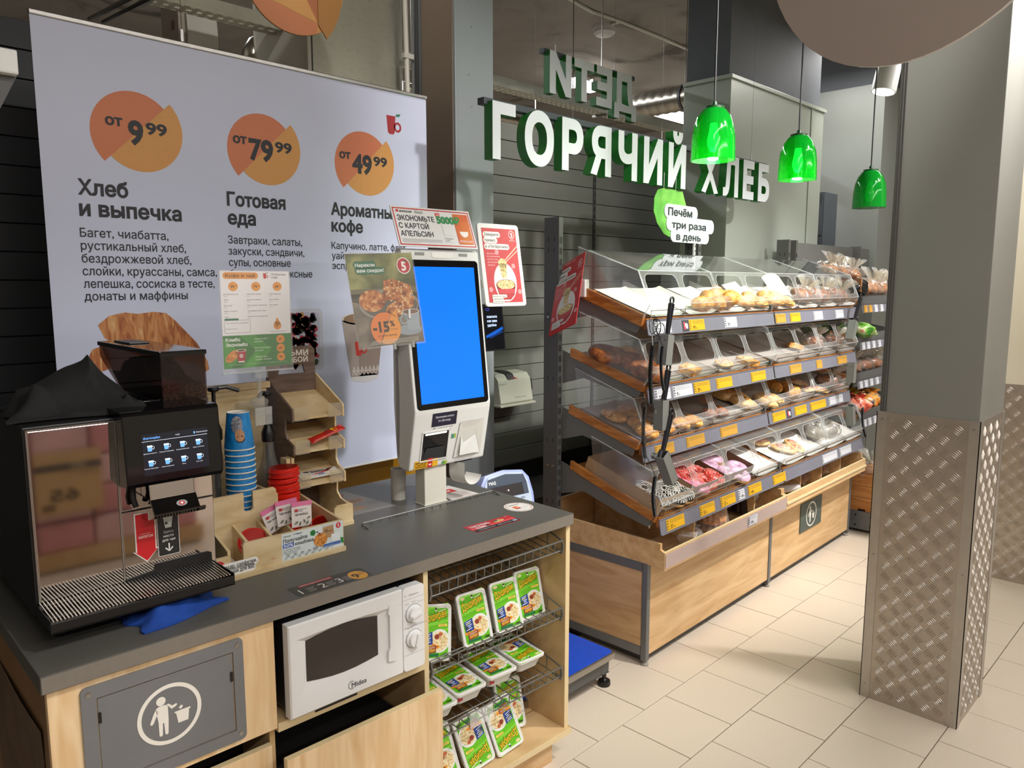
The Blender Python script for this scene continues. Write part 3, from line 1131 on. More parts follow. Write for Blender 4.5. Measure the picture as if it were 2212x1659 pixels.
def wire_basket(zf, label, tag_holder=False, tilt=.05, depth=.36):
    t = thing('wire_basket', label, 'wire basket', CF, (1.3, .03, zf - .04), 'wire baskets in the counter cabinet')
    u0, u1, vf, vb = 1.016, 1.600, .022, .022 + depth
    zb = zf + tilt
    zl = zf - .036
    r = .0026
    part(t, 'rim_wire', MB().tube([(u0, vb, zb + .06), (u0, vf, zf), (u1, vf, zf), (u1, vb, zb + .06)], r * 1.3, 6), M_WIRE, smooth=40)
    mb = MB()
    n = 17
    for i in range(n):
        u = u0 + (u1 - u0) * i / (n - 1)
        mb.tube([(u, vf, zf), (u, vf + .003, zl)], r * .8, 5)
    mb.tube([(u0, vf + .003, zl), (u1, vf + .003, zl)], r, 6)
    part(t, 'front_grille', mb, M_WIRE, smooth=40)
    mb = MB()
    for i in range(n):
        u = u0 + (u1 - u0) * i / (n - 1)
        mb.tube([(u, vf + .003, zl), (u, vb, zl + tilt)], r * .8, 5)
    for j in range(1, 7):
        q = j / 6
        v = vf + (vb - vf) * q
        mb.tube([(u0, v, zl + tilt * q), (u1, v, zl + tilt * q)], r * .8, 5)
    part(t, 'floor_grid', mb, M_WIRE, smooth=40)
    mb = MB()
    for i in range(n):
        u = u0 + (u1 - u0) * i / (n - 1)
        mb.tube([(u, vb, zl + tilt), (u, vb, zb + .06)], r * .8, 5)
    mb.tube([(u0, vb, zb + .06), (u1, vb, zb + .06)], r, 6)
    part(t, 'back_grid', mb, M_WIRE, smooth=40)
    for u in (u0, u1):
        s = MB().tube([(u, vf, zf), (u, vf - .006, zf - .02), (u, vf, zl - .01), (u, vf + .05, zl)], r * 1.4, 6)
        for k in range(1, 5):
            q = k / 5
            v = vf + (vb - vf) * q
            s.tube([(u, v, zl + tilt * q), (u, v, zf + (zb + .06 - zf) * q)], r * .8, 5)
        part(t, 'side_frame', s, M_WIRE, smooth=40)
    if tag_holder:
        part(t, 'label_holder', MB().box(1.165, 1.265, vf - .006, vf - .003, zf - .052, zf + .002), clear('hazy_label_pocket', haze=.2), label='clear plastic label pocket')
    return t


wire_basket(.822, 'topmost empty wire basket right under the worktop')
wire_basket(.575, 'middle wire basket holding noodle packs standing upright')
wire_basket(.352, 'lowest wire basket holding noodle packs lying flat', True, .03)

# ------------------------------------------------------------------ microwave
M_MW = mat('white_enamel', '#e3e3e4', .28, 0, .015, 8)
M_MWB = mat('dark_grey_sheet', '#2e2d33', .3, .3, .05, 10)
t = thing('microwave', 'white microwave oven with two dials in the counter niche', 'microwave', CF, (.75, .02, .605))
part(t, 'casing', MB().box(.545, .962, .018, .36, .612, .855), M_MWB, .006)
part(t, 'casing_ridge', MB().box(.57, .90, .06, .34, .855, .858), M_MWB, .001)
part(t, 'side_ridge', MB().box(.5425, .545, .07, .33, .65, .655).box(.5425, .545, .07, .33, .80, .805), M_MWB)
# door with recessed window surround
mb = MB()
D0, D1, Z0, Z1, VF = .5385, .889, .606, .858, -.014
wo = [(D0 + .022, Z0 + .038), (.862, Z0 + .038), (.862, Z1 - .042), (D0 + .022, Z1 - .042)]
wi = [(.592, .689), (.812, .686), (.812, .8), (.592, .8)]


def arc4(q, bulge, n=6):
    """quadrilateral with bowed top and bottom, counter-clockwise from bottom left"""
    (a, b, c, d) = q
    out = [(a[0] + (b[0] - a[0]) * i / n, a[1] + (b[1] - a[1]) * i / n - bulge * math.sin(math.pi * i / n)) for i in range(n)]
    out += [(b[0] + (c[0] - b[0]) * i / n, b[1] + (c[1] - b[1]) * i / n) for i in range(n)]
    out += [(c[0] + (d[0] - c[0]) * i / n, c[1] + (d[1] - c[1]) * i / n + bulge * math.sin(math.pi * i / n)) for i in range(n)]
    out += [(d[0] + (a[0] - d[0]) * i / n, d[1] + (a[1] - d[1]) * i / n) for i in range(n)]
    return out


ro = arc4([(D0, Z0), (D1, Z0), (D1, Z1), (D0, Z1)], 0)
rm = arc4(wo, .004)
ri = arc4(wi, .012)
n = len(ro)
ring = [(x, .016, z) for x, z in ro] + [(x, VF + .004, z) for x, z in ro] + [(x, VF, z) for x, z in arc4([(D0 + .004, Z0 + .004), (D1 - .001, Z0 + .004), (D1 - .001, Z1 - .004), (D0 + .004, Z1 - .004)], 0)] + [(x, VF, z) for x, z in rm] + [(x, VF + .013, z) for x, z in ri]
mb.add(ring, [(k * n + i, k * n + (i + 1) % n, (k + 1) * n + (i + 1) % n, (k + 1) * n + i) for k in range(4) for i in range(n)] + [tuple(range(n))])
dr = part(t, 'door', mb, M_MW, smooth=25)
part(t, 'door_window', MB().add([(x, VF + .0115, z) for x, z in ri], [tuple(range(n))]), mat('dark_perforated_glass', '#3a3430', .16, 0, .05, 300))
part(t, 'door_handle', MB().prism([(.836, .66), (.862, .655), (.862, .83), (.842, .825), (.838, .80), (.843, .795), (.843, .70), (.838, .69)], 'y', VF - .004, VF + .01), M_MW, .002)
part(t, 'control_panel', MB().prism(rrect(.8905, .9665, Z0, Z1, .012, 4), 'y', VF, .016), M_MW, .002)
part(t, 'panel_groove', MB().box(.892, .965, VF - .0006, VF, .852 - .03, .8225).box(.892, .965, VF - .0006, VF, .655, .6554), mat('groove_grey', '#9a9a9c', .5))
for nm, z, a in (('power_dial', .776, 15), ('timer_dial', .700, 75)):
    d = part(t, nm, MB().lathe([(.0265, 0), (.0265, .004), (.022, .006), (.021, .016), (.0, .018)], 32, M=front(.927, VF, z)), M_MW, smooth=35)
    M = front(.927, VF, z) @ Matrix.Rotation(R(a), 4, 'Z')
    part(t, 'dial_grip', MB().box(-.018, .018, -.004, .004, .015, .023, M=M), M_MW, .0015)
a = Art()
for z in (.776, .700):
    a.ring(.927, z, .0285, .0285, .0012, '#8c8c8f', 1, 40)
    for k in range(9):
        q = R(-30 + 240 * k / 8)
        a.line([(.927 + .030 * math.cos(q), z + .030 * math.sin(q)), (.927 + .033 * math.cos(q), z + .033 * math.sin(q))], .0009, '#77777c', 1)
a.text('Мощность', .912, .832, .0048, '#77777c').text('Время', .904, .735, .0045, '#77777c').text('Размораживание, кг', .925, .738, .0036, '#5b6a9c')
a.text('Низкая', .897, .808, .003, '#8c8c8f').text('Средняя', .922, .810, .003, '#8c8c8f').text('Высокая', .944, .806, .003, '#8c8c8f')
a.ring(.899, .834, .0028, .0028, .0007, '#77777c', 1, 16).ring(.899, .738, .0028, .0028, .0007, '#77777c', 1, 16)
a.build(t, 'panel_print', front(0, VF - .0003, 0))
a = Art()
a.text('Midea', .717, .6285, .0145, '#3b3a44', bold=.006).ring(.7185, .636, .0115, .0115, .0014, '#3b3a44', 1, 32, 60, 330)
a.build(t, 'door_lettering', front(0, VF - .0003, 0))
for u in (.58, .92):
    part(t, 'foot', MB().lathe([(.012, 0), (.012, .015)], 12, (u, .05, .597)), M_BLACK)
    part(t, 'foot', MB().lathe([(.012, 0), (.012, .015)], 12, (u, .32, .597)), M_BLACK)
solo('plastic_sheet', MB().box(.62, .75, .016, .06, .5972, .599).box(.62, .75, .0115, .0162, .585, .599), M_BLACK, 'black plastic strip lying under the microwave front', 'strip', CF, (.68, .03, .597), .0006)

# ------------------------------------------------------------------ noodle packs
M_FOAM = mat('white_foam_tray', '#dcdcd6', .5, 0, .04, 40)
M_LIME = mat('lime_print', '#62b51f', .3, 0, .08, 18)
PWD, PLN, PHT = .126, .176, .05


def make_pack():
    t = thing('noodle_pack', 'lime green instant noodle pack', 'noodle pack', W0, (0, 0, 0), 'instant noodle packs in the counter cabinet')
    mb = MB()

    def ringp(w, l, z, r=.014):
        return [(x, y, z) for x, y in rrect(-w / 2, w / 2, -l / 2, l / 2, r, 4)]
    rings = [ringp(PWD - .036, PLN - .04, 0), ringp(PWD - .014, PLN - .016, PHT - .012), ringp(PWD, PLN, PHT - .010), ringp(PWD, PLN, PHT - .002), ringp(PWD - .008, PLN - .008, PHT), ringp(PWD - .02, PLN - .02, PHT - .003)]
    n = len(rings[0])
    vs = [p for r_ in rings for p in r_]
    fs = [(k * n + i, k * n + (i + 1) % n, (k + 1) * n + (i + 1) % n, (k + 1) * n + i) for k in range(len(rings) - 1) for i in range(n)]
    fs += [tuple(range(n - 1, -1, -1)), tuple((len(rings) - 1) * n + i for i in range(n))]
    mb.add(vs, fs)
    part(t, 'tray', mb, M_FOAM, smooth=30)
    a = Art()
    w, l = PWD - .024, PLN - .026
    a.poly(rrect(-w / 2, w / 2, -l / 2, l / 2, .01, 3), M_LIME, 1)
    for k in range(5):
        a.poly([(-w / 2, -l / 2 + .04 + k * .026), (w / 2, -l / 2 + .055 + k * .026), (w / 2, -l / 2 + .062 + k * .026), (-w / 2, -l / 2 + .05 + k * .026)], '#7cc832', 2)
    a.text('Доширак', -.045, .030, .024, '#12100a', 5, w=.094, rot=12, bold=.05)
    a.text('Доширак', -.0445, .0305, .0235, '#f2c619', 6, w=.092, rot=12, bold=.012)
    a.ell(-.037, .071, .009, .005, '#efe2b0', 3).text('ДОШ', -.037, .069, .003, '#b3402c', 4, al='c')
    a.ell(.002, .070, .004, .005, '#efe7da', 3).ell(.002, .073, .004, .003, '#1c1814', 4)
    a.line([(.010, .064), (.040, .071)], .004, '#c9e79a', 3)
    a.rect(.012, .018, .034, .008, '#f0d25c', 3, .002).text('ЛАПША', .014, .0195, .005, '#3a5a10', 4)
    noodle = ramp_mat('printed_noodles', [(.3, '#8a4a24'), (.42, '#d9c08a'), (.6, '#efe3c0'), (.72, '#6d8a3a')], 120, .4)
    a.ell(.016, -.025, .040, .036, '#dfe0dc', 3).ell(.016, -.026, .034, .030, noodle, 4)
    a.ell(.006, -.012, .010, .008, '#8d3a22', 5).ell(.020, -.005, .008, .006, '#b9603a', 5).ell(.030, -.022, .009, .006, '#d8c690', 5)
    a.poly([(-.048, -.002), (-.012, .004), (-.010, -.034), (-.046, -.036)], '#233e86', 5)
    for k in range(5):
        a.line([(-.043, -.006 - k * .006), (-.018 - .004 * (k % 2), -.002 - k * .006)], .0026, '#c8d2ea' if k != 1 else '#e8e27a', 6)
    a.ell(-.040, -.022, .007, .006, '#1a1c28', 6)
    for k in range(7):
        a.ell(-.044 + .009 * k, -.040 + .004 * math.sin(k * 2), .007, .005, '#e0912c', 5)
    a.poly([(-.040, -.042), (.002, -.036), (.003, -.058), (-.038, -.062)], '#8c2a1c', 6)
    a.text('ГОВЯДИНА', -.037, -.049, .0062, '#f4e8c8', 7, rot=7, w=.036).text('ЛАПША!', -.035, -.058, .0075, '#ffd84a', 7, rot=6, w=.034, bold=.02)
    a.rect(-.042, -l / 2 + .004, .055, .009, '#1d6b3e', 5, .002)
    for k in range(3):
        a.text('ЕАС', .018 + k * .0115, -l / 2 + .005, .004, '#2e4a14', 5)
    for k in range(9):
        a.line([(.03 + k * .002, -.072), (.03 + k * .002, -.064)], .001, '#2e3a18', 5)
    a.build(t, 'lid_film', plane((0, 0, PHT - .0028), (1, 0, 0), (0, 1, 0)), eps=.00025, label='lime green printed film')
    # red notches on the flange
    part(t, 'rim_print', MB().box(-.05, -.03, -PLN / 2 + .012, -PLN / 2 + .013, .016, .028), pm('#b0303a'))
    return t


pk = make_pack()
cy = CF.yaw
# standing in the middle basket, leaning back; lying in the lower one; on the cabinet floor
poses = [
    (1.100, .105, .618, 74, 0, -14, 'noodle pack tilted sideways, leftmost of the standing row'),
    (1.262, .100, .618, 72, 0, -2, 'upright noodle pack second from left in the middle basket'),
    (1.407, .100, .617, 73, 0, -2, 'upright noodle pack third from left in the middle basket'),
    (1.535, .115, .618, 74, 0, -3, 'upright noodle pack nearest the end panel, middle basket'),
    (1.070, .12, .368, 4, 0, -4, 'flat noodle pack half hidden behind the drawer front'),
    (1.205, .135, .370, 4, 0, -3, 'flat noodle pack second from left in the lowest basket'),
    (1.350, .140, .372, 4, 0, -4, 'flat noodle pack third from left in the lowest basket'),
    (1.490, .145, .372, 4, 0, 178, 'flat noodle pack with upside-down print at the end panel'),
    (1.095, .085, .213, 68, 0, 2, 'noodle pack on the cabinet floor half hidden by the drawer'),
    (1.233, .075, .207, 66, 0, 184, 'upside-down noodle pack on the floor board, left one'),
    (1.368, .075, .207, 66, 0, 184, 'upside-down noodle pack on the floor board, right one'),
    (1.470, .150, .212, 68, 0, -8, 'upright noodle pack behind the upside-down ones'),
]
for i, (u, v, z, rx, ry, rz, lb) in enumerate(poses):
    o = pk if i == 0 else twin(pk, label=lb)
    o['label'] = lb
    Mx = Matrix.Translation(CF.w((u, v, z))) @ Matrix.Rotation(cy, 4, 'Z') @ Matrix.Rotation(R(rx), 4, 'X') @ Matrix.Rotation(R(rz), 4, 'Z') @ Matrix.Translation((0, 0, -PHT if rx > 30 else 0))
    o.matrix_world = Mx
mb = MB()
for k in range(9):
    q = k * 2.4
    mb.sheet(lambda a, b, q=q, k=k: (1.165 + .018 * math.cos(q) * a + .006 * (b - .5) * math.sin(q), .16 + .018 * math.sin(q) * a, .60 + .05 * a + .012 * math.cos(q) + .004 * k), 3, 1)
solo('herb_bunch', mb, mat('dark_green_leaf', '#2f4a22', .5, 0, .2, 40), 'small dark green herb bunch between the standing noodle packs', 'herbs', CF, (1.165, .16, .60))

# ------------------------------------------------------------------ floor scale between counter and bakery
M_BLUE = mat('blue_rubber_sheet', '#1747b8', .35, 0, .08, 30, bump=.05, bscale=90)
t = thing('floor_scale', 'platform scale with bright blue top on the floor beside the counter', 'scale', W0, (2.4, 2.0, 0))
part(t, 'platform_cover', MB().box(1.98, 2.535, 1.865, 2.36, .118, .15), M_STEEL, .006)
part(t, 'blue_mat', MB().prism(rrect(1.985, 2.53, 1.870, 2.355, .02), 'z', .150, .1525), M_BLUE)
part(t, 'frame', MB().box(2.0, 2.52, 1.885, 1.925, .055, .118).box(2.0, 2.52, 2.30, 2.34, .055, .118).box(2.47, 2.52, 1.885, 2.34, .055, .118), M_DARKMETAL, .003)
for x, y in ((2.50, 1.895), (2.50, 2.33), (2.05, 1.895), (2.05, 2.33)):
    part(t, 'foot', MB().lathe([(.026, 0), (.028, .006), (.026, .022), (.012, .026), (.009, .03), (.009, .056)], 20, (x, y, 0)), M_BLACK, smooth=35)
part(t, 'column', MB().tube([(2.27, 2.33, .118), (2.27, 2.33, .80)], .02, 14), M_STEEL, smooth=40)
Mi = Matrix.Translation((2.255, 2.25, .83)) @ Matrix.Rotation(R(-8), 4, 'Z') @ Matrix.Rotation(R(-20), 4, 'X')
shell = [(-.12, -.14), (.12, -.14), (.135, -.02), (.128, .05), (.10, .085), (.0, .098), (-.10, .085), (-.128, .05), (-.135, -.02)]
part(t, 'indicator_shell', MB().prism(shell, 'y', -.02, .04, M=Mi), mat('lavender_plastic', '#9aa8dc', .35), .008, smooth=40)
face = [(x * .88, z * .88) for x, z in shell]
part(t, 'indicator_face', MB().prism(face, 'y', -.024, -.019, M=Mi), mat('pale_blue_plastic', '#b6c4d8', .4), .002)
Mf = Mi @ plane((0, -.0242, 0), (1, 0, 0), (0, 0, 1))
a = Art()
a.poly([(-.105, .030), (.105, .030), (.095, .065), (.0, .078), (-.095, .065)], '#3c4758', 1).rect(-.105, -.02, .21, .052, '#3c4758', 1)
a.rect(-.085, -.018, .165, .048, '#1d1618', 2, .003).text('MAS', -.092, .042, .014, '#e8eaee', 3, bold=.02)
a.ell(.0, .008, .004, .004, '#f4d6d6', 4)
for k in range(5):
    a.rect(-.08 + k * .034, -.038, .024, .009, '#7d8da0', 2, .003)
for k in range(4):
    a.rect(-.085 + k * .046, -.075, .036, .026, '#3c4758', 2, .004)
a.build(t, 'indicator_print', Mf)

# ================================================================== COFFEE MACHINE
t = thing('coffee_machine', 'black coffee machine with mirror steel front and touch screen', 'coffee machine', CF, (.25, .4, .92))
part(t, 'body', MB().box(.045, .459, .212, .76, .962, 1.402), M_BLACK, .003)
part(t, 'base', MB().box(.06, .445, .23, .74, .935, .962), M_BLACK, .003)
for u, v in ((.09, .20), (.41, .20), (.09, .70), (.41, .70)):
    part(t, 'foot', MB().lathe([(.02, 0), (.022, .004), (.018, .03)], 16, (u, v, .92)), M_BLACK, smooth=40)
part(t, 'steel_door', MB().box(.055, .2305, .2075, .2125, .988, 1.392), M_CHROME, .001)
part(t, 'door_trim', MB().box(.0505, .0548, .2065, .2125, .985, 1.395).box(.2308, .2345, .2065, .2125, .985, 1.395).box(.0505, .2345, .2065, .2125, 1.3925, 1.396), M_STEEL)
part(t, 'steel_front_lower', MB().box(.2355, .456, .2075, .2125, .988, 1.170), M_CHROME, .001)
part(t, 'steel_front_upper', MB().box(.2355, .456, .2075, .2125, 1.1735, 1.25), M_CHROME, .001)
part(t, 'drain_recess', MB().prism([(.232, .99), (.445, .99), (.445, 1.022), (.436, 1.027), (.305, 1.027), (.30, 1.012), (.232, 1.004)], 'y', .2045, .2075), M_BLACK, .001)
# screen head
part(t, 'screen_housing', MB().prism([(.2075, 1.236), (.150, 1.240), (.143, 1.250), (.156, 1.412), (.164, 1.419), (.30, 1.419), (.30, 1.402), (.2125, 1.402)], 'x', .233, .461), M_BLACKGLOSS, .003)
Ms = plane((.233, .1430, 1.250), (1, 0, 0), (0, .013, .162))
a = Art()
a.rect(.040, .016, .154, .098, mat('lit_coffee_screen', '#14161c', .12, noise=0, emit='#151b2c', estr=.35), 1)
blu = mat('lit_blue_print', '#5f9be6', .3, noise=0, emit='#6ea8f0', estr=.75)
wht = mat('lit_white_print', '#d6e2f2', .3, noise=0, emit='#d6e2f2', estr=.55)
a.text('thermoplan', .043, .102, .006, blu, 2, bold=.01).text('14:33', .118, .103, .0035, wht, 2).text('Выключение', .168, .103, .0032, wht, 2).ell(.163, .1045, .002, .003, blu, 2)
a.line([(.04, .097), (.194, .097)], .0008, wht, 2)
for r in range(2):
    for c in range(4):
        x, y = .052 + c * .038, .073 - r * .036
        a.poly([(x, y), (x + .009, y), (x + .0105, y + .014), (x - .0015, y + .014)], blu, 2)
        a.poly([(x - .001, y + .010), (x + .010, y + .010), (x + .0105, y + .014), (x - .0015, y + .014)], wht, 3)
        a.ring(x + .012, y + .008, .0032, .004, .001, wht, 2, 12)
        a.text(('Двойной эспрессо', 'Большой Американо', 'Большой Капучино', 'Кофе с молоком', 'Горячая вода 200мл', 'Гранд Американо', 'Латте', 'Флэт уайт')[r * 4 + c], x + .0045, y - .006, .0024, wht, 2, al='c')
a.build(t, 'touch_screen', Ms, eps=.0003)
# spout block
part(t, 'spout_upper', MB().prism([(.2075, 1.245), (.150, 1.245), (.145, 1.205), (.2075, 1.19)], 'x', .282, .388), M_CHROME, .002)
part(t, 'spout_nose', MB().prism([(.2075, 1.205), (.1455, 1.206), (.118, 1.172), (.125, 1.166), (.175, 1.150), (.2075, 1.150)], 'x', .282, .390), M_BLACKGLOSS, .002)
part(t, 'spout_lip', MB().prism([(.1165, 1.1725), (.1245, 1.164), (.13, 1.167), (.122, 1.176)], 'x', .280, .402), M_CHROME)
part(t, 'spout_side', MB().prism([(.2075, 1.206), (.1445, 1.207), (.117, 1.172), (.125, 1.165), (.175, 1.149), (.2075, 1.149)], 'x', .2795, .2818), M_CHROME)
Mc = plane((.350, .1318, 1.1895), (1, 0, 0), (0, .0275, .034))
a = Art()
a.ell(0, 0, .013, .008, '#8f8f92', 1).ell(0, 0, .007, .006, '#b3121c', 2).rect(-.0035, -.0011, .007, .0022, '#f4f4f4', 3).rect(-.0011, -.0035, .0022, .007, '#f4f4f4', 3)
a.build(t, 'cross_emblem', Mc)
part(t, 'steam_pipe', MB().tube([(.262, .2, 1.24), (.258, .19, 1.205), (.262, .185, 1.185)], .007, 8), M_BLACK, smooth=40)
# drip tray with rods
part(t, 'drip_tray', MB().box(.044, .452, .086, .2075, .966, .972).box(.044, .452, .086, .0885, .966, .9905).box(.044, .0465, .086, .2075, .966, .997).box(.4495, .452, .086, .2075, .966, .997).box(.2465, .249, .086, .2075, .966, .993), M_BLACK, .001)
mb = MB()
for k in range(53):
    u = .0515 + k * .0075
    mb.tube([(u, .0895, .9945), (u, .2065, .9985)], .0016, 6)
part(t, 'tray_rods', mb, mat('polished_rod', '#ece6de', .3, 1., .02, 5), smooth=40, kind='stuff')
part(t, 'tray_cross_bar', MB().box(.046, .45, .112, .116, .987, .992).box(.046, .45, .180, .184, .987, .992), M_BLACK)
a = Art()
# boiling water arrow and tea sign
a.poly([(.2615, 1.162), (.3115, 1.162), (.3105, 1.068), (.3165, 1.070), (.2865, 1.036), (.2545, 1.068), (.2615, 1.066)], '#d8d4d2', 1)
a.poly([(.2645, 1.159), (.3085, 1.159), (.3078, 1.0655), (.313, 1.0665), (.2868, 1.0395), (.259, 1.0665), (.2645, 1.0645)], '#c1161f', 2)
a.text('КИПЯТОК', .2868, 1.098, .0062, '#f0e4e2', 4, al='c', w=.034, bold=.01).text('ОСТОРОЖНО ГОРЯЧО', .285, 1.108, .0016, '#f0e4e2', 4, al='c')
a.rect(.3135, 1.041, .053, .104, '#cfcfce', 1, .004).rect(.315, 1.0425, .050, .101, '#1c1c1e', 2, .003)
a.poly([(.333, 1.112), (.348, 1.112), (.352, 1.139), (.329, 1.139)], '#c6ccc8', 4).rect(.3275, 1.139, .026, .003, '#c6ccc8', 4).rect(.333, 1.121, .006, .006, '#1c1c1e', 5)
a.text('Здесь', .340, 1.099, .0062, '#b9bdc0', 4, al='c').text('место', .340, 1.0885, .0062, '#e4e4e2', 4, al='c', bold=.01).text('для чая', .340, 1.078, .0062, '#e4e4e2', 4, al='c', bold=.01)
a.rect(.3385, 1.056, .003, .016, '#e4e4e2', 4).line([(.331, 1.061), (.340, 1.052), (.349, 1.061)], .003, '#e4e4e2', 4)
a.build(t, 'front_stickers', front(0, .2071, 0), eps=.0002)
part(t, 'top_rail', MB().box(.25, .372, .372, .376, 1.402, 1.411).box(.25, .372, .384, .388, 1.402, 1.408), M_STEEL, .001)

# bean hopper
M_SMOKE = clear('smoky_clear_plastic', '#cdbfba', haze=.03, hazecol='#4a3a38', tr=.95)
h = thing('bean_hopper', 'smoky see-through hopper of coffee beans on the coffee machine', 'bean hopper', CF, (.43, .45, 1.402))
prof = [(.29, 1.416), (.29, 1.532), (.79, 1.532), (.79, 1.50), (.62, 1.416)]
for u in (.374, .486):
    part(h, 'side_pane', MB().prism(prof, 'x', u, u + .003), M_SMOKE)
part(h, 'front_pane', MB().box(.377, .486, .290, .293, 1.416, 1.532), M_SMOKE)
part(h, 'back_pane', MB().prism([(.79, 1.532), (.787, 1.532), (.617, 1.416), (.62, 1.416)], 'x', .377, .486), M_SMOKE)
part(h, 'lid', MB().box(.371, .492, .286, .80, 1.532, 1.545), M_BLACKGLOSS, .003)
part(h, 'lid_handle', MB().box(.40, .455, .60, .74, 1.545, 1.549), M_BLACK, .002)
part(h, 'base_tray', MB().box(.372, .490, .288, .63, 1.402, 1.416), clear('grey_clear_plastic', '#c0b8b4', haze=.2, hazecol='#55555a'), .001)
M_BEAN = ramp_mat('roasted_beans', [(.3, '#20140c'), (.5, '#553c2a'), (.65, '#8a6a4e')], 260, .4, bump=.8)
mb = MB()
nb = 16
heap = lambda v: 1.452 + .060 * math.exp(-((v - .53) / .10) ** 2) - .02 * max(0, v - .60) / .1
top = [(.294 + (.70 - .294) * i / nb, max(heap(.294 + (.70 - .294) * i / nb) + .004 * math.sin(i * 2.3), 1.418 + max(0, .294 + .406 * i / nb - .612) * .5 + .004)) for i in range(nb + 1)]
mb.prism([(.294, 1.418), (.612, 1.418), (.70, 1.462)] + top[::-1][1:], 'x', .3785, .4845)
part(h, 'beans', mb, M_BEAN, kind='stuff')
mb = MB()
for i in range(420):
    v = random.uniform(.296, .62)
    zt = heap(v)
    side = random.random()
    if side < .6:
        p = Vector((random.uniform(.38, .484), .2945, random.uniform(1.42, zt)))
        if p.z > 1.455:
            continue
    else:
        p = Vector((random.uniform(.38, .484), v, zt))
    M = Matrix.Translation(p) @ Matrix.Rotation(random.uniform(0, 6), 4, Vector((random.random() - .5, random.random() - .5, random.random() - .5)).normalized())
    mb.lathe([(0, -.0035), (.0022, -.0015), (.0022, .0015), (0, .0035)], 5, M=M)
part(h, 'loose_beans', mb, M_BEAN, kind='stuff')


def cloth(name, label, F, c, su, sv, h, folds, m, seed, rot=0, lumps=None):
    rnd = random.Random(seed)
    bumps = [(rnd.uniform(.15, .85), rnd.uniform(.15, .85), rnd.uniform(.05, .20), rnd.uniform(.3, 1)) for _ in range(folds)]
    bumps = lumps or bumps
    ph = rnd.uniform(0, 6)

    def H(a, b):
        e = min(a, 1 - a, b, 1 - b)
        s = min(1, e * 6) ** .6
        z = sum(w * math.exp(-((a - x) ** 2 + (b - y) ** 2) / (2 * r * r)) for x, y, r, w in bumps)
        rdg = 1 - abs(math.sin(6 * a + 4 * b + ph + 1.2 * math.sin(5 * b)))
        return s * (.75 * z + .30 * rdg ** 3 + .10 * math.sin(14 * b - 7 * a))

    def f(a, b, top=True):
        x, y = (a - .5) * su, (b - .5) * sv
        k = 1 + .10 * math.sin(6.28 * a * 2 + ph) * (b - .5) + .08 * math.sin(6.28 * b * 2 + 1)
        x, y = x * k, y * (1 + .12 * math.sin(5 * a + ph))
        cr, sr = math.cos(R(rot)), math.sin(R(rot))
        z = max(.004, h * H(a, b) + .005) if top else 0.0005
        return (c[0] + x * cr - y * sr, c[1] + x * sr + y * cr, c[2] + z)
    mb = MB().sheet(lambda a, b: f(a, b), 26, 22)
    w = 27
    n0 = len(mb.v)
    edge = [(i, 0) for i in range(27)] + [(26, j) for j in range(1, 23)] + [(i, 22) for i in range(25, -1, -1)] + [(0, j) for j in range(21, 0, -1)]
    ids = [j * w + i for i, j in edge]
    low = [f(i / 26, j / 22, False) for i, j in edge]
    base = len(mb.v)
    mb.v += low
    k = len(edge)
    fs = [(ids[i], ids[(i + 1) % k], base + (i + 1) % k, base + i) for i in range(k)]
    mb.f += fs
    mb.m += [0] * len(fs)
    return solo(name, mb, m, label, 'cloth', F, c, smooth=60)


cloth('black_cloth', 'black cloth heaped on top of the coffee machine', CF, (.195, .375, 1.404), .29, .25, .105, 11, mat('black_fabric', '#0b0b0c', .85, 0, .15, 60, bump=.2, bscale=700), 3, -6, [(.22, .45, .14, .55), (.45, .60, .17, .95), (.62, .62, .14, .75), (.80, .40, .13, .35), (.16, .25, .10, .35), (.55, .25, .15, .35)])
cloth('blue_cloth', 'crumpled blue microfibre cloth under the drip tray', CF, (.318, .155, .9205), .215, .155, .022, 12, mat('blue_microfibre', '#0f3f94', .9, 0, .12, 50, bump=.4, bscale=900), 5, 12)

# ================================================================== CUP ORGANISER
M_PLY = wood('birch_plywood', '#dcc7a0', '#c4a878', (2, 2, 6), 4)
M_PLYE = mat('plywood_edge', '#cdb488', .6, 0, .12, 40)
t = thing('cup_organiser', 'plywood organiser for cups, lids, sugar and tea bags', 'organiser', CF, (.64, .38, .92))
part(t, 'base_board', MB().box(.440, .856, .222, .60, .92, .934), M_PLY, .0008)
fasc = [(.443, .934), (.852, .934), (.852, 1.016), (.545, 1.016), (.540, 1.010), (.540, .962), (.533, .955), (.510, .955), (.504, .962), (.504, .990), (.443, .990)]
part(t, 'front_fascia', MB().prism(fasc, 'y', .228, .237), M_PLY)
cp = [(.500, .934), (.700, .934), (.700, 1.115), (.693, 1.122), (.628, 1.122), (.628, 1.072), (.622, 1.066), (.606, 1.066), (.600, 1.072), (.600, 1.122), (.510, 1.122), (.500, 1.112)]
part(t, 'cup_panel', MB().prism(cp, 'y', .345, .354), M_PLY)
for u in (.500, .562, .634, .700):
    part(t, 'divider', MB().prism([(.237, .934), (.345, .934), (.345, 1.035), (.237, 1.0)], 'x', u, u + .008), M_PLY)
part(t, 'side_wall', MB().prism([(.237, .934), (.60, .934), (.60, 1.06), (.237, 1.016)], 'x', .844, .852), M_PLY)
part(t, 'side_wall', MB().prism([(.354, .934), (.60, .934), (.60, 1.10), (.354, 1.10)], 'x', .500, .508), M_PLY)
part(t, 'inner_wall', MB().box(.700, .709, .354, .60, .934, 1.10), M_PLY)
part(t, 'back_board', MB().box(.56, .80, .585, .595, .934, 1.40), M_PLY, .0008)
part(t, 'back_top_strip', MB().box(.55, .81, .578, .602, 1.385, 1.405), M_PLYE, .001)
part(t, 'bottle_post', MB().box(.795, .808, .46, .50, .934, 1.17), M_PLYE, .001)
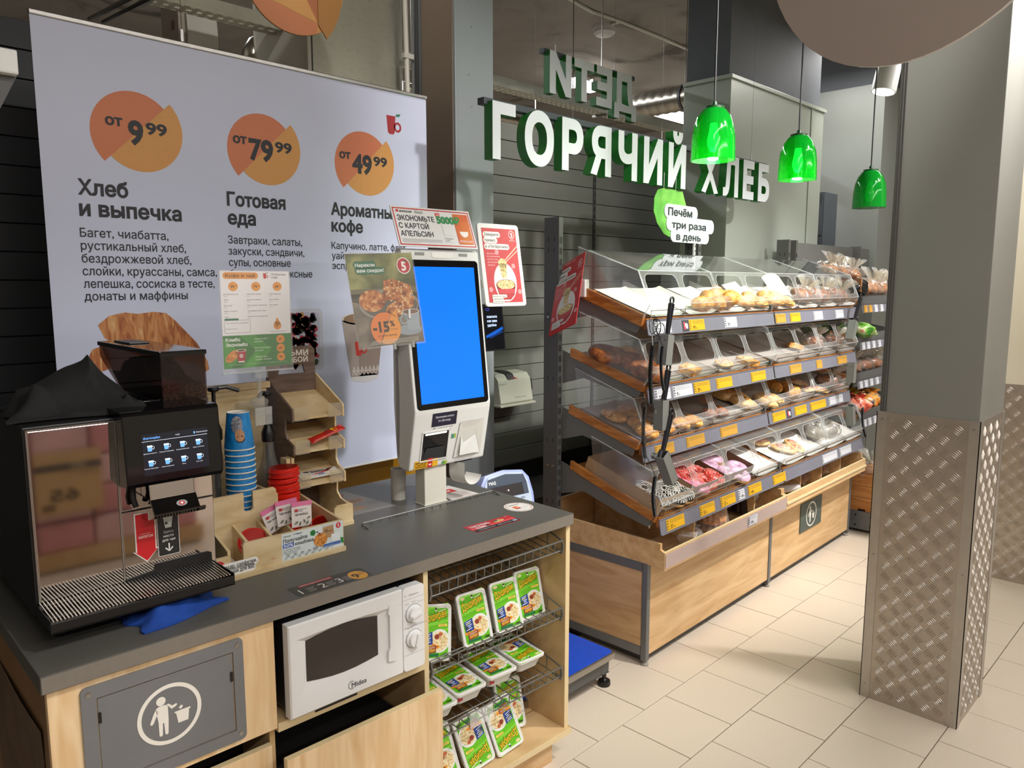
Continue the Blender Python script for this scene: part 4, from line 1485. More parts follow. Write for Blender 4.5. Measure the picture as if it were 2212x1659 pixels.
part(t, 'bottle_post', MB().box(.812, .822, .46, .50, .934, 1.17), M_PLYE, .001)
a = Art()
a.ell(.470, .967, .017, .016, '#c2343c', 1).ell(.487, .957, .014, .013, '#c2343c', 1).poly([(.456, .958), (.50, .95), (.478, .934)], '#c2343c', 1)
scallop([(.478, .955, .098, .012), (.478, .940, .090, .012)], .005, '#eeece8', a, 2)
a.text('Сахар, салфетки,', .478, .956, .0105, '#16161c', 4, w=.098, bold=.012, rot=1).text('палочки для вас', .478, .941, .0105, '#16161c', 4, w=.092, bold=.012, rot=1)
a.build(t, 'sugar_sticker', front(0, .2278, 0))
a = Art()
X0 = .652
a.rect(X0, .936, .198, .079, '#d9e3e2', 1)
for k in range(7):
    a.poly([(X0 + .004 + k * .022, .938), (X0 + .014 + k * .022, .938), (X0 + .024 + k * .022, .952), (X0 + .014 + k * .022, .952)], '#b7bfc2', 2)
    a.poly([(X0 + .024 + k * .022, .938), (X0 + .034 + k * .022, .938), (X0 + .024 + k * .022, .952), (X0 + .014 + k * .022, .952)], '#c9d2d3', 2)
a.text('Х5клуб', X0 + .005, 1.004, .005, '#2f4a3c', 3).text('× Пакет', X0 + .036, 1.005, .0055, '#243a78', 3, bold=.012)
a.text('Получайте', X0 + .004, .988, .0105, '#1b1f33', 3, w=.076, bold=.015)
a.rect(X0 + .003, .9725, .034, .0125, '#2456b4', 2, .002).text('50%', X0 + .005, .9745, .0088, '#ffffff', 3, bold=.012, w=.03).text('кешбэка', X0 + .041, .9745, .0095, '#1b1f33', 3, w=.058, bold=.015)
for k, s_ in enumerate(('на кофе или чай каждый', 'день на карту «Х5 Клуба»', 'с сервисом «Пакет»')):
    a.text(s_, X0 + .004, .9655 - k * .0055, .0032, '#1b1f33', 3)
a.poly([(X0 + .128, .972), (X0 + .168, .972), (X0 + .165, 1.008), (X0 + .131, 1.008)], '#b58f66', 2).poly([(X0 + .128, 1.006), (X0 + .168, 1.008), (X0 + .166, 1.013), (X0 + .130, 1.012)], '#c9cac6', 3)
a.text('П', X0 + .138, .990, .008, '#1a1a1a', 4, bold=.02).text('пакет', X0 + .148, .990, .004, '#1a1a1a', 4)
a.ell(X0 + .122, .972, .022, .020, ramp_mat('printed_croissant', [(.3, '#9a4c1c'), (.5, '#d58a3e'), (.7, '#eab46c')], 90, .5), 3)
for k in range(5):
    a.ell(X0 + .098 + .005 * math.cos(k * 1.26), .998 + .005 * math.sin(k * 1.26), .0045, .0045, '#2d8a3f', 2)
a.ell(X0 + .112, .997, .003, .002, '#3a241a', 3).ell(X0 + .118, .992, .003, .002, '#3a241a', 3)
a.ell(X0 + .182, 1.003, .008, .009, '#c9182a', 2).text('5', X0 + .182, .9985, .010, '#f4f0ee', 3, al='c', bold=.02)
a.rect(X0 + .132, .9465, .056, .0085, '#2b5fb4', 4).text('Подробности в мобильном приложении', X0 + .134, .949, .0024, '#e8eef8', 5, w=.052)
a.poly([(X0 + .19, .948), (X0 + .198, .944), (X0 + .198, .962), (X0 + .188, .964)], '#2d8a3f', 3).ell(X0 + .105, .951, .009, .005, '#9aa1a8', 3)
a.rect(X0 + .157, .957, .029, .024, '#e9eeee', 4, .002)
a.build(t, 'cashback_sticker', front(0, .2278, 0))

# paper cups, stacked upside down
M_CUPB = ramp_mat('blue_cup_print', [(.35, '#0f5d9c'), (.5, '#1e86cc'), (.62, '#1a78bc'), (.72, '#3f4a2c')], 22, .4, (1, 1, .5))
M_CUPW = mat('white_paper', '#e2ddd2', .6, 0, .03, 30)
cup0 = None
CU, CV = .628, .420
for k in range(13):
    z = 1.030 + k * .0172
    if cup0 is None:
        cup0 = thing('paper_cup', 'x', 'cup', CF, (CU, CV, z), 'blue paper cups in the stack')
        part(cup0, 'wall', MB().lathe([(.0425, .004), (.0315, .1085), (.0300, .1090), (.0405, .004)], 28, (CU, CV, z)), M_CUPB, smooth=40)
        part(cup0, 'rolled_rim', MB().lathe([(.0410, .0), (.0435, .0005), (.0445, .0025), (.0435, .0045), (.0415, .0045)], 28, (CU, CV, z)), M_CUPW, smooth=60)
        part(cup0, 'cup_base', MB().lathe([(.0300, .100), (.0300, .1095), (.0315, .1095), (.0315, .1055)], 28, (CU, CV, z)).lathe([(0, .104), (.030, .104)], 28, (CU, CV, z)), M_CUPW, smooth=40)
        o = cup0
    else:
        o = twin(cup0, loc=CF.w((CU, CV, z)), rot=(0, 0, CF.yaw + random.uniform(-.4, .4)))
    o['label'] = 'blue paper cup, %s from the bottom of the upside-down stack' % ORD[k]
o['label'] = 'topmost blue paper cup with upside-down portrait print'
o.rotation_euler = (0, 0, CF.yaw)
# print on the topmost cup, following its wall
mb = MB()
z0 = 1.030 + 12 * .0172


def wallp(ang, q, off=.0008):
    r = .0425 + (.0315 - .0425) * q + off
    return (CU + r * math.cos(ang), CV + r * math.sin(ang), z0 + .004 + .1045 * q)


def wpatch(cx, cq, ra, rq, m, off, n=18):
    pts = [wallp(R(cx) + R(ra) * math.cos(2 * math.pi * i / n), cq + rq * math.sin(2 * math.pi * i / n), off) for i in range(n)]
    mb.add([wallp(R(cx), cq, off)] + pts, [(0, 1 + i, 1 + (i + 1) % n) for i in range(n)], m)


wpatch(238, .70, 26, .24, 0, .0010)
wpatch(232, .62, 14, .14, 1, .0014)
wpatch(250, .40, 20, .17, 2, .0016)
wpatch(252, .30, 18, .10, 3, .0013)
top_cup = o
_c = ORG.setdefault(top_cup.name, Vector((CU, CV, z0)))
part(top_cup, 'portrait_print', mb, [ramp_mat('grey_swirl_print', [(.4, '#4a4a55'), (.55, '#a9a9b0'), (.65, '#6a6a74')], 90, .4), pm('#7c7c86'), pm('#b98a66'), pm('#3b241c')])

# red lids
M_LID = mat('red_lid_plastic', '#cf1c10', .28, 0, .04, 30)
LU, LV = .765, .425


def lid_parts(t, c, M=None):
    part(t, 'skirt', MB().lathe([(.045, 0), (.0475, .001), (.0475, .005), (.0445, .0065), (.0435, .0135), (.041, .0140)], 30, c, M=M), M_LID, smooth=40)
    part(t, 'deck', MB().lathe([(.041, .0140), (.039, .0105), (0, .0105)], 30, c, M=M), M_LID, smooth=30)


lid0 = None
for k in range(15):
    z = .936 + k * .0148
    if lid0 is None:
        lid0 = thing('cup_lid', 'x', 'lid', CF, (LU, LV, z), 'red cup lids')
        lid_parts(lid0, (LU, LV, z))
        o = lid0
    else:
        o = twin(lid0, loc=CF.w((LU + random.uniform(-.002, .003), LV, z)), rot=(R(random.uniform(-3, 3)), R(random.uniform(-5, 1)), CF.yaw))
    o['label'] = 'red cup lid, %s from the bottom of the tall stack' % ORD[k]
o['label'] = 'topmost red lid of the tall stack'
for (u, v, z, rx, lb) in ((.600, .290, .985, 52, 'red lid leaning in the second compartment, rear one'), (.625, .270, .968, 38, 'red lid lying in front in the second compartment'), (.83, .30, .975, 30, 'red lid peeking out beside the cashback sticker')):
    twin(lid0, loc=CF.w((u, v, z)), rot=(R(rx), 0, CF.yaw), label=lb)

# tea bags
tb0 = None
for i, (u, v, z, rz, ry, lb) in enumerate(((.735, .262, 1.013, 3, 4, 'pink topped tea bag sachet, front one of three'), (.705, .285, 1.020, -2, -3, 'pink topped tea bag sachet, middle one of three'), (.682, .30, 1.008, 4, -18, 'pink topped tea bag sachet leaning left, rear one of three'))):
    if tb0 is None:
        tb0 = thing('tea_bag', lb, 'tea bag', W0, (0, 0, 0), 'tea bag sachets')
        part(tb0, 'sachet', MB().sheet(lambda a, b: ((a - .5) * .066, -.004 * math.sin(math.pi * a) * math.sin(math.pi * b), b * .072), 6, 6).sheet(lambda a, b: ((a - .5) * .066, .004 * math.sin(math.pi * a) * math.sin(math.pi * b), b * .072), 6, 6), mat('white_sachet_paper', '#d9d2cf', .45, 0, .03, 30), smooth=60)
        part(tb0, 'pink_band', MB().sheet(lambda a, b: ((a - .5) * .067, -.0022, .060 + b * .013), 2, 2).sheet(lambda a, b: ((a - .5) * .067, .0022, .060 + b * .013), 2, 2), pm('#d4739c'))
        a = Art()
        a.poly([(-.024, .045), (-.017, .045), (-.0155, .053), (-.0255, .053)], '#b3222c', 1).ring(-.015, .049, .0035, .0035, .001, '#b3222c', 1, 12)
        a.text('Пятёрочка', -.011, .050, .0035, '#2a2a2e', 1).text('Кофе', -.011, .045, .0035, '#2a2a2e', 1).text('Чай зелёный', -.025, .034, .0065, '#2a2a2e', 1, w=.042, bold=.012)
        for k, (x, y, q) in enumerate(((-.02, .014, 40), (-.008, .01, 80), (.006, .016, 120), (.02, .024, 30), (.016, .01, 60))):
            a.ell(x, y, .006, .0022, '#55604a', 1, rot=q)
        a.build(tb0, 'sachet_print', plane((0, -.0046, 0), (1, 0, 0), (0, 0, 1)))
        o = tb0
    else:
        o = twin(tb0, label=lb)
    o.matrix_world = Matrix.Translation(CF.w((u, v, z))) @ Matrix.Rotation(CF.yaw + R(rz), 4, 'Z') @ Matrix.Rotation(R(ry), 4, 'Y') @ Matrix.Rotation(R(-6), 4, 'X')
# sugar sticks paper
for k, (u, v) in enumerate(((.512, .262), (.524, .258), (.530, .27))):
    solo('sugar_sachet', MB().sheet(lambda a, b: (u - .012 + .02 * a + .004 * math.sin(5 * b), v + .05 * b, .945 + .018 * b + .004 * math.sin(4 * a + k)), 3, 4), mat('thin_paper', '#cfc6b8', .6), 'white paper sugar sachet in the organiser notch, %s one' % ('left', 'middle', 'right')[k], 'sachet', CF, (u, v, .945), group='sugar sachets')

# syrup bottles with pumps
M_BGL = clear('clear_bottle', '#f0eeea', haze=.05, ior=1.5)
for (u, v, zt, ang, lb, has) in ((.762, .51, 1.375, 188, 'clear syrup bottle with black pump between organiser and snack rack', True), (.592, .50, 1.405, -6, 'syrup bottle with long black pump behind the cup stack', False)):
    b = thing('syrup_bottle', lb, 'bottle', CF, (u, v, .934), 'syrup bottles')
    dz = zt - 1.375
    part(b, 'glass', MB().lathe([(0, .0), (.036, .0), (.038, .006), (.038, .175), (.034, .20), (.022, .235), (.0165, .27 + dz), (.0165, .30 + dz), (.0155, .30 + dz), (.0155, .27 + dz), (.021, .235), (.033, .20), (.037, .174), (.037, .008)], 28, (u, v, .934)), M_BGL, smooth=40)
    part(b, 'neck_cap', MB().lathe([(.0, .292 + dz), (.019, .292 + dz), (.020, .30 + dz), (.020, .32 + dz), (.014, .335 + dz), (.010, .345 + dz), (0, .346 + dz)], 20, (u, v, .934)), M_BLACK, smooth=35)
    part(b, 'pump_stem', MB().tube([(u, v, 1.27 + dz), (u, v, zt)], .006, 10), M_BLACK, smooth=40)
    dx, dy = math.cos(R(ang)), math.sin(R(ang))
    L = .03 if has else .075
    part(b, 'pump_head', MB().lathe([(0, .0), (.014, .0), (.017, .004), (.016, .012), (0, .014)], 18, (u, v, zt - .004)).tube([(u, v, zt + .004), (u + dx * L * .5, v + dy * L * .5, zt + .006), (u + dx * L, v + dy * L, zt - .008)], .006, 8), M_BLACK, smooth=40)
    part(b, 'dip_tube', MB().tube([(u, v, .95), (u, v, 1.22 + dz)], .009, 10), mat('dark_tube', '#2b2d33', .3), smooth=40)
    if has:
        a = Art()
        a.rect(.0, 0, .034, .085, '#cfccc4', 1)
        for k in range(9):
            a.line([(.004, .012 + k * .0075), (.03 - .006 * (k % 3), .012 + k * .0075)], .002, '#6b6862', 2)
        a.build(b, 'bottle_label', plane((u - .004, v - .0385, 1.0), (1, -.25, 0), (0, 0, 1)))

# menu in a clear stand
M_POLE = clear('clear_rod', '#f4f6f6', haze=.12)
t = thing('menu_stand', 'clear acrylic stand holding the coffee and tea price list', 'menu stand', CF, (.72, .5, .934))
mu0, mz0, mw, mh, mv = .612, 1.468, .216, .285, .462
part(t, 'acrylic_pocket', MB().box(mu0 - .004, mu0 + mw + .004, mv - .003, mv - .0015, mz0 - .012, mz0 + mh + .003).box(mu0 - .004, mu0 + mw + .004, mv + .0015, mv + .003, mz0 - .012, mz0 + mh + .003), M_CLEAR)
part(t, 'pocket_edge', MB().box(mu0 - .005, mu0 + mw + .005, mv - .003, mv + .003, mz0 - .016, mz0 - .011), M_CLEARB, .001)
part(t, 'paper', MB().box(mu0, mu0 + mw, mv - .0003, mv + .0003, mz0, mz0 + mh), mat('menu_paper', '#e4e2e4', .6, 0, .01))
part(t, 'clear_rod', MB().tube([(.722, mv + .008, 1.36), (.722, mv + .008, mz0 + .02)], .007, 12), M_POLE, smooth=40)
part(t, 'rod_clamp', MB().box(.705, .745, mv - .004, mv + .03, mz0 - .035, mz0 - .014), M_POLE, .002)
part(t, 'swivel_ball', MB().lathe([(.020, 0), (.026, .008), (.026, .02), (.012, .03)], 20, (.722, mv + .012, 1.345)), M_POLE, .002)
part(t, 'clip_base', MB().box(.695, .75, .45, .60, 1.32, 1.345).box(.695, .75, .45, .455, 1.29, 1.345), clear('clear_clip', '#eef0ee', haze=.2), .002)
a = Art()
a.rect(.008, .262, .108, .019, '#dd9440', 1, .009).text('Кофе и чай', .016, .267, .0095, '#3a2416', 2, w=.09, bold=.012)


def cup_logo(a, x, y, s, m='#c2202c', g='#2f7d58', l=1):
    a.poly([(x, y + s), (x + .62 * s, y + s), (x + .55 * s, y + .1 * s), (x + .45 * s, y), (x + .18 * s, y), (x + .08 * s, y + .1 * s)], m, l)
    a.ring(x + .76 * s, y + .42 * s, .26 * s, .28 * s, .12 * s, m, l, 20)
    a.poly([(x + .60 * s, y + 1.0 * s), (x + .70 * s, y + 1.13 * s), (x + .98 * s, y + 1.16 * s), (x + .88 * s, y + 1.0 * s)], g, l + 1)


cup_logo(a, .132, .263, .016)
a.text('Пятёрочка', .158, .273, .006, '#2a2a2e', 2, w=.046).text('Кофе', .158, .264, .006, '#2a2a2e', 2)
for x, p in ((.038, '99'), (.108, '79'), (.176, '49')):
    a.ell(x, .240, .0145, .0135, '#dd8d38', 1).ell(x + .002, .239, .012, .0115, '#e39c44', 2).text(p, x - .002, .2355, .0085, '#3a2416', 3, al='c', bold=.012).text('99', x + .009, .240, .0035, '#3a2416', 3, al='c')
cols = [(.008, ('Большой Капучино', 'Латте', 'Флэт Уайт', 'Кофе с молоком', 'Какао')), (.078, ('Американо Гранде', 'Эспрессо двойной', 'Чай зелёный с жасмином', 'Чай чёрный «Эрл Грей»', 'Чайный напиток фруктовый')), (.148, ('Кофе Американо', 'Чай зелёный', 'Чай чёрный'))]
for x, rows in cols:
    for k, r_ in enumerate(rows):
        a.text(r_, x, .216 - k * .0165, .0034, '#4a4a50', 2, w=min(.064, .0028 * len(r_))).text('300 мл', x, .2105 - k * .0165, .0026, '#9a9aa0', 2)
a.rect(.006, .104, .080, .038, '#5b6a62', 1, .005).rect(.0068, .1048, .0784, .0364, '#e4e2e4', 2, .0045).rect(.008, .141, .042, .006, '#2f6b4a', 3, .001)
a.text('Чай с облепихой и розмарином', .010, .132, .0032, '#4a4a50', 3, w=.07).text('Ягодный пунш', .010, .115, .0032, '#4a4a50', 3, w=.034)
a.ell(.172, .122, .0125, .0125, '#dd9440', 1).poly([(.1605, .126), (.172, .147), (.1835, .126)], '#dd9440', 1).text('9', .170, .117, .0095, '#3a2416', 3, al='c', bold=.012).text('99', .178, .122, .0035, '#3a2416', 3, al='c')
a.text('Сиропы в ассортименте', .148, .103, .003, '#4a4a50', 2, w=.054)
a.rect(0, 0, mw, .097, '#3c7a3c', 1)
a.poly([(.05, .097), (.10, .097), (.15, .05), (.10, .0), (.05, .0), (.10, .05)], '#4c9440', 2).poly([(0, .0), (.02, .0), (.06, .04), (.0, .09)], '#4c9440', 2).poly([(.06, 0), (.09, 0), (.12, .03), (.10, .045)], '#5aa54a', 3)
a.text('Комбо', .008, .080, .0095, '#f2f4ee', 4, w=.044, bold=.02).text('Экономбо', .008, .065, .0095, '#f2f4ee', 4, w=.066, bold=.02)
for y, p, s1, s2 in ((.080, '99', 'Чёрный кофе +', 'выпечка*'), (.053, '129', 'Молочный кофе +', 'выпечка*'), (.026, '199', 'Любой кофе +', 'сэндвич, шаурма')):
    a.text(s1, .096, y + .002, .0045, '#e4eede', 4).text(s2, .096, y - .006, .0045, '#e4eede', 4)
    a.ell(.180, y, .0135, .0125, '#e08f3a', 3).text(p, .178, y - .004, .0075, '#3a2416', 4, al='c', bold=.012).text('99', .190, y + .001, .003, '#3a2416', 4, al='c')
a.poly([(.043, .020), (.064, .020), (.069, .052), (.038, .052)], '#b2263a', 4).ell(.0535, .052, .0155, .004, '#ece2d2', 5).ell(.0535, .052, .012, .0028, '#6a4428', 6).ell(.0535, .036, .006, .006, '#d8c8c4', 5).text('5', .0535, .0325, .006, '#b2263a', 6, al='c').rect(.044, .017, .019, .004, '#ece2d2', 5)
a.ell(.026, .036, .024, .013, ramp_mat('printed_pastry', [(.3, '#9a4c1c'), (.5, '#d58a3e'), (.7, '#eab46c')], 70, .5), 4, rot=38)
a.text('* акция действует при покупке двух товаров в чеке, подробности на кассе', .010, .010, .0022, '#cfe0c8', 4, w=.19)
a.build(t, 'menu_print', front(mu0, mv - .0004, mz0), eps=.0001)

# ================================================================== SNACK RACK
M_WENGE = wood('dark_oak_print', '#6e5a4f', '#544339', (2, 2, 12), 4)
RU0, RU1, RVF, RVB = .824, .998, .455, .632
t = thing('snack_rack', 'plywood snack rack with dark back board and sloping shelves', 'rack', CF, (.91, .55, .92))
bk = [(RU0, .934), (RU1, .934), (RU1, 1.495), (RU1 - .012, 1.508), (RU0 + .012, 1.508), (RU0, 1.495)]
part(t, 'base_board', MB().box(RU0 - .002, RU1 + .016, .428, RVB, .92, .934), M_PLY, .0008)
# back board with trapezoid grip hole (built as frame pieces)
gz0, gz1 = 1.418, 1.448
mb = MB()
mb.prism([(RU0, .934), (RU1, .934), (RU1, gz0), (RU0, gz0)], 'y', RVB - .008, RVB)
mb.prism([(RU0, gz1), (RU1, gz1), (RU1, 1.495), (RU1 - .012, 1.508), (RU0 + .012, 1.508), (RU0, 1.495)], 'y', RVB - .008, RVB)
mb.prism([(RU0, gz0), (RU0 + .038, gz0), (RU0 + .046, gz1), (RU0, gz1)], 'y', RVB - .008, RVB)
mb.prism([(RU1 - .038, gz0), (RU1, gz0), (RU1, gz1), (RU1 - .046, gz1)], 'y', RVB - .008, RVB)
part(t, 'back_board', mb, M_WENGE)
Art().text('ВОЗЬМИ', .911, 1.478, .017, '#cfc7bd', 2, al='c', w=.125, bold=.03).text('С СОБОЙ', .911, 1.455, .017, '#cfc7bd', 2, al='c', w=.120, bold=.03).build(t, 'board_lettering', front(0, RVB - .0084, 0))
side = [(RVB - .008, .934), (RVB - .008, 1.412), (RVF + .002, 1.325), (RVF, 1.320), (RVF, 1.284), (RVF + .012, 1.284), (RVF + .05, 1.29), (RVF + .052, 1.245), (RVF + .04, 1.225), (RVF, 1.208), (RVF, 1.176), (RVF + .012, 1.176), (RVF + .05, 1.18), (RVF + .052, 1.135), (RVF + .04, 1.115), (RVF, 1.098), (RVF, 1.064), (RVF + .012, 1.064), (RVF + .05, 1.068), (RVF + .052, 1.02), (RVF + .03, 1.0), (RVF - .01, .992), (RVF - .01, .934)]
part(t, 'left_cheek', MB().prism(side, 'x', RU0 - .006, RU0), M_WENGE)
part(t, 'right_cheek', MB().prism(side, 'x', RU1, RU1 + .006), M_PLY)
for k, zf in enumerate((1.288, 1.180, 1.068)):
    part(t, 'shelf_board', MB().prism([(RVF + .004, zf), (RVB - .008, zf + .062), (RVB - .008, zf + .068), (RVF + .004, zf + .006)], 'x', RU0, RU1), M_PLY)
    for u0, u1 in ((RU0 + .002, RU0 + .052), (RU1 - .054, RU1 - .002)):
        part(t, 'acrylic_lip', MB().prism(rrect(u0, u1, zf - .002, zf + .043, .005, 3), 'y', RVF - .0005, RVF + .0015), clear('clear_lip', '#f2ecd8', haze=.12))
fb = [(RU0, .934), (RU1 + .014, .934), (RU1 + .014, .99), (RU1 + .006, .993), (RU1 - .045, .993), (RU1 - .055, .985), (RU1 - .056, .962), (RU0, .962)]
part(t, 'bin_front', MB().prism(fb, 'y', .430, .438), M_PLY)
part(t, 'bin_side', MB().box(RU1 + .006, RU1 + .014, .438, RVF + .05, .934, .99), M_PLY)


def wrapper(name, label, u, v, z, L, B, mats, art, yaw=0, pitch=0, roll=0, grp=None, H=.013):
    t = thing(name, label, 'snack bar', W0, (0, 0, 0), grp)
    mb = MB()

    def f(a, b, s):
        e = min(a, 1 - a) / .10
        k = min(1, e)
        x = (a - .5) * L
        y = (b - .5) * B * (1 if e >= 1 else 1.06)
        zz = H * s * k * (math.sin(math.pi * b) ** .5) * .5
        if e < 1:
            y += .0008 * math.sin(40 * b)
        return (x, y, zz + H / 2)
    mb.sheet(lambda a, b: f(a, b, 1), 20, 8)
    mb.sheet(lambda a, b: f(a, b, -1), 20, 8)
    part(t, 'wrapper', mb, mats, smooth=50)
    if art:
        # printed panel lies on the curved top: mapped by height
        ob = art.build(t, 'wrapper_print', Matrix.Identity(4), eps=.00015)
        for vv in ob.data.vertices:
            b_ = min(.97, max(.03, vv.co.y / B + .5))
            a_ = min(.97, max(.03, vv.co.x / L + .5))
            vv.co.z = f(a_, b_, 1)[2] + .0004 + vv.co.z
    t.matrix_world = Matrix.Translation(CF.w((u, v, z))) @ Matrix.Rotation(CF.yaw + R(yaw), 4, 'Z') @ Matrix.Rotation(R(pitch), 4, 'X') @ Matrix.Rotation(R(roll), 4, 'Y')
    return t


def bueno_art():
    a = Art()
    a.poly([(-.062, -.018), (.062, -.018), (.062, -.006), (.03, .0), (.0, -.004), (-.03, -.010), (-.062, -.008)], '#c9392c', 1)
    a.text('bueno', -.03, -.002, .015, '#2a1a14', 3, w=.052, bold=.012).text('kinder', -.024, .011, .006, '#b3202a', 3)
    a.ell(.032, .004, .013, .005, '#4a2a1c', 2, rot=35).ell(.045, .010, .010, .004, '#6b4028', 2, rot=20).ell(-.045, .008, .009, .004, '#3a2218', 2, rot=-20)
    a.rect(-.012, -.017, .024, .008, '#9fb8dc', 3)
    for k in range(7):
        a.line([(-.010 + k * .003, -.0165), (-.010 + k * .003, -.010)], .0012, '#20305a', 4)
    return a


M_WRAPW = mat('white_wrapper', '#cfcac4', .25, 0, .05, 40)
wrapper('chocolate_bar', 'white and red wrapped chocolate bar on the third rack shelf', .925, .492, 1.092, .145, .045, M_WRAPW, bueno_art(), 0, 20, 0, 'chocolate bars')
wrapper('chocolate_bar', 'white wrapped chocolate bar lying at the back of the rack bin', .905, .545, .937, .13, .045, M_WRAPW, bueno_art(), 8, 30, 0, 'chocolate bars')
wrapper('chocolate_bar', 'white wrapped chocolate bar lying at the front of the rack bin', .925, .475, .937, .13, .045, M_WRAPW, bueno_art(), -4, 40, 0, 'chocolate bars')
a = Art()
a.poly([(-.062, -.012), (-.02, -.012), (-.012, .012), (-.062, .012)], '#d9b24a', 1).poly([(-.02, -.012), (-.014, -.012), (-.006, .012), (-.012, .012)], '#f0c818', 2)
a.ell(.005, .0, .016, .007, '#8f1c1c', 2).ell(.03, .0, .010, .008, '#d8761c', 2).ell(.022, .006, .006, .004, '#e8d81c', 3)
wrapper('nut_bar', 'red and yellow wrapped bar lying askew on the second rack shelf', .944, .468, 1.226, .135, .026, mat('red_wrapper', '#b3241c', .25, 0, .08, 30), a, 14, 30, -15, H=.012)

# ================================================================== SELF-SERVICE KIOSK
KU0, KU1 = 1.236, 1.586
t = thing('kiosk', 'white self-service ordering kiosk with bright blue screen', 'kiosk', CF, (1.36, .46, .92))
part(t, 'pole', MB().box(1.312, 1.412, .430, .486, .922, 1.09), M_WHITEW, .003)
part(t, 'pole_foot', MB().box(1.309, 1.415, .427, .489, .92, .923), M_WHITEW)
part(t, 'cable_tube', MB().lathe([(0, .0), (.028, .0), (.028, .115), (.024, .115), (.024, .1)], 24, (1.30, .575, .92)), mat('grey_white_tube', '#b5b2aa', .5), smooth=40)
prof = [(.432, 1.060), (.420, 1.062), (.380, 1.262), (.378, 1.278), (.444, 1.828), (.452, 1.836), (.475, 1.838), (.500, 1.80), (.505, 1.30), (.492, 1.10), (.478, 1.066)]


def fv(z):
    """front surface of the head at height z"""
    if z < 1.27:
        return .420 + (.379 - .420) * (z - 1.062) / (1.27 - 1.062)
    return .379 + (.444 - .379) * (z - 1.27) / (1.828 - 1.27)


part(t, 'shell', MB().prism(prof, 'x', KU0, KU1), M_WHITE, .006)
part(t, 'side_channel', MB().prism([(.470, 1.10), (.462, 1.30), (.475, 1.79), (.482, 1.79), (.484, 1.12)], 'x', KU0 - .003, KU0), mat('kiosk_side_grey', '#9b9a94', .5))
up = Vector((0, .444 - .379, 1.828 - 1.27)).normalized()
Ms = plane((KU0, fv(1.27) - .0006, 1.27), (1, 0, 0), up)
bez = part(t, 'bezel', MB().add([tuple(Ms @ Vector((x, y, q))) for q in (.0, .002) for x, y in rrect(.010, .340, .010, .532, .014, 4)], [tuple(range(20)), tuple(range(39, 19, -1))] + [(i, (i + 1) % 20, 20 + (i + 1) % 20, 20 + i) for i in range(20)]), M_BLACKGLOSS)
M_SCR = mat('lit_blue_screen', '#0a3c9c', .07, noise=0, emit='#0a7cf5', estr=.95)
a = Art()
a.rect(.030, .030, .290, .478, M_SCR, 1)
a.build(t, 'screen', Ms @ Matrix.Translation((0, 0, .0022)))
part(t, 'speaker_grille', MB().box(.058, .098, .548, .558, 0, .001, M=Ms), mat('grille_grey', '#8c8d8c', .6, 0, .3, 600))
part(t, 'speaker_grille', MB().box(.255, .295, .548, .558, 0, .001, M=Ms), mat('grille_grey', '#8c8d8c'))
part(t, 'camera_window', MB().add([tuple(Ms @ Vector((x, y, .001))) for x, y in rrect(.13, .225, .540, .560, .009, 4)], [tuple(range(20))]), mat('camera_window_white', '#e4e4e2', .2))
upc = Vector((0, .379 - .420, 1.27 - 1.062)).normalized()
Mc = plane((KU0, fv(1.062) - .0006, 1.062), (1, 0, 0), upc)
# scanner pocket (dark) and receipt chute (white recess)
mb = MB()
for pts in ([(.045, .030), (.16, .030), (.16, .135), (.045, .135)],):
    mb.add([tuple(Mc @ Vector((x, y, .0008))) for x, y in pts], [(0, 1, 2, 3)])
part(t, 'scanner_window', mb, M_BLACKGLOSS)
part(t, 'scanner_frame', MB().box(.040, .165, .135, .139, 0, .003, M=Mc).box(.040, .045, .028, .139, 0, .003, M=Mc).box(.16, .165, .028, .139, 0, .003, M=Mc).box(.04, .165, .026, .03, 0, .003, M=Mc), M_WHITE)
part(t, 'scanner_body', MB().add([tuple(Mc @ Vector(p)) for p in ((.052, .036, .001), (.152, .036, .001), (.145, .078, .004), (.062, .078, .004))], [(0, 1, 2, 3)]), mat('dark_scanner', '#26272a', .35))
part(t, 'scanner_light', MB().box(.055, .15, .126, .132, .001, .002, M=Mc), mat('lit_scanner_led', '#ffffff', noise=0, emit='#fff4e0', estr=2.5))
ch = MB()
c0 = [(.195, .022), (.325, .022), (.325, .160), (.210, .160)]
c1 = [(.215, .035), (.310, .035), (.285, .135), (.225, .135)]
ch.add([tuple(Mc @ Vector((x, y, .0035))) for x, y in c0] + [tuple(Mc @ Vector((x, y, .001))) for x, y in c1], [(0, 1, 5, 4), (1, 2, 6, 5), (2, 3, 7, 6), (3, 0, 4, 7), (4, 5, 6, 7)])
part(t, 'receipt_chute', ch, mat('chute_white', '#cfcec8', .4))
part(t, 'chute_flap', MB().add([tuple(Mc @ Vector(p)) for p in ((.216, .030, .012), (.312, .030, .012), (.290, .10, .003), (.235, .075, .003), (.220, .105, .003))], [(0, 1, 2, 3, 4)]), M_WHITE)
a = Art()
a.rect(.078, .155, .112, .050, '#1d1b33', 1).text('Принимаем оплату', .134, .186, .0075, '#d8d8e4', 2, al='c', w=.084, bold=.01).text('по QR-коду', .134, .172, .0075, '#d8d8e4', 2, al='c', w=.056, bold=.01)
a.text('сбп', .085, .146, .005, '#3a3a3e', 2, bold=.01).text('система быстрых платежей', .108, .1465, .0036, '#3a3a3e', 2, w=.07)
a.rect(.176, .100, .020, .016, '#9cb43c', 1).rect(.176, .100, .010, .016, '#3c8a8a', 2)
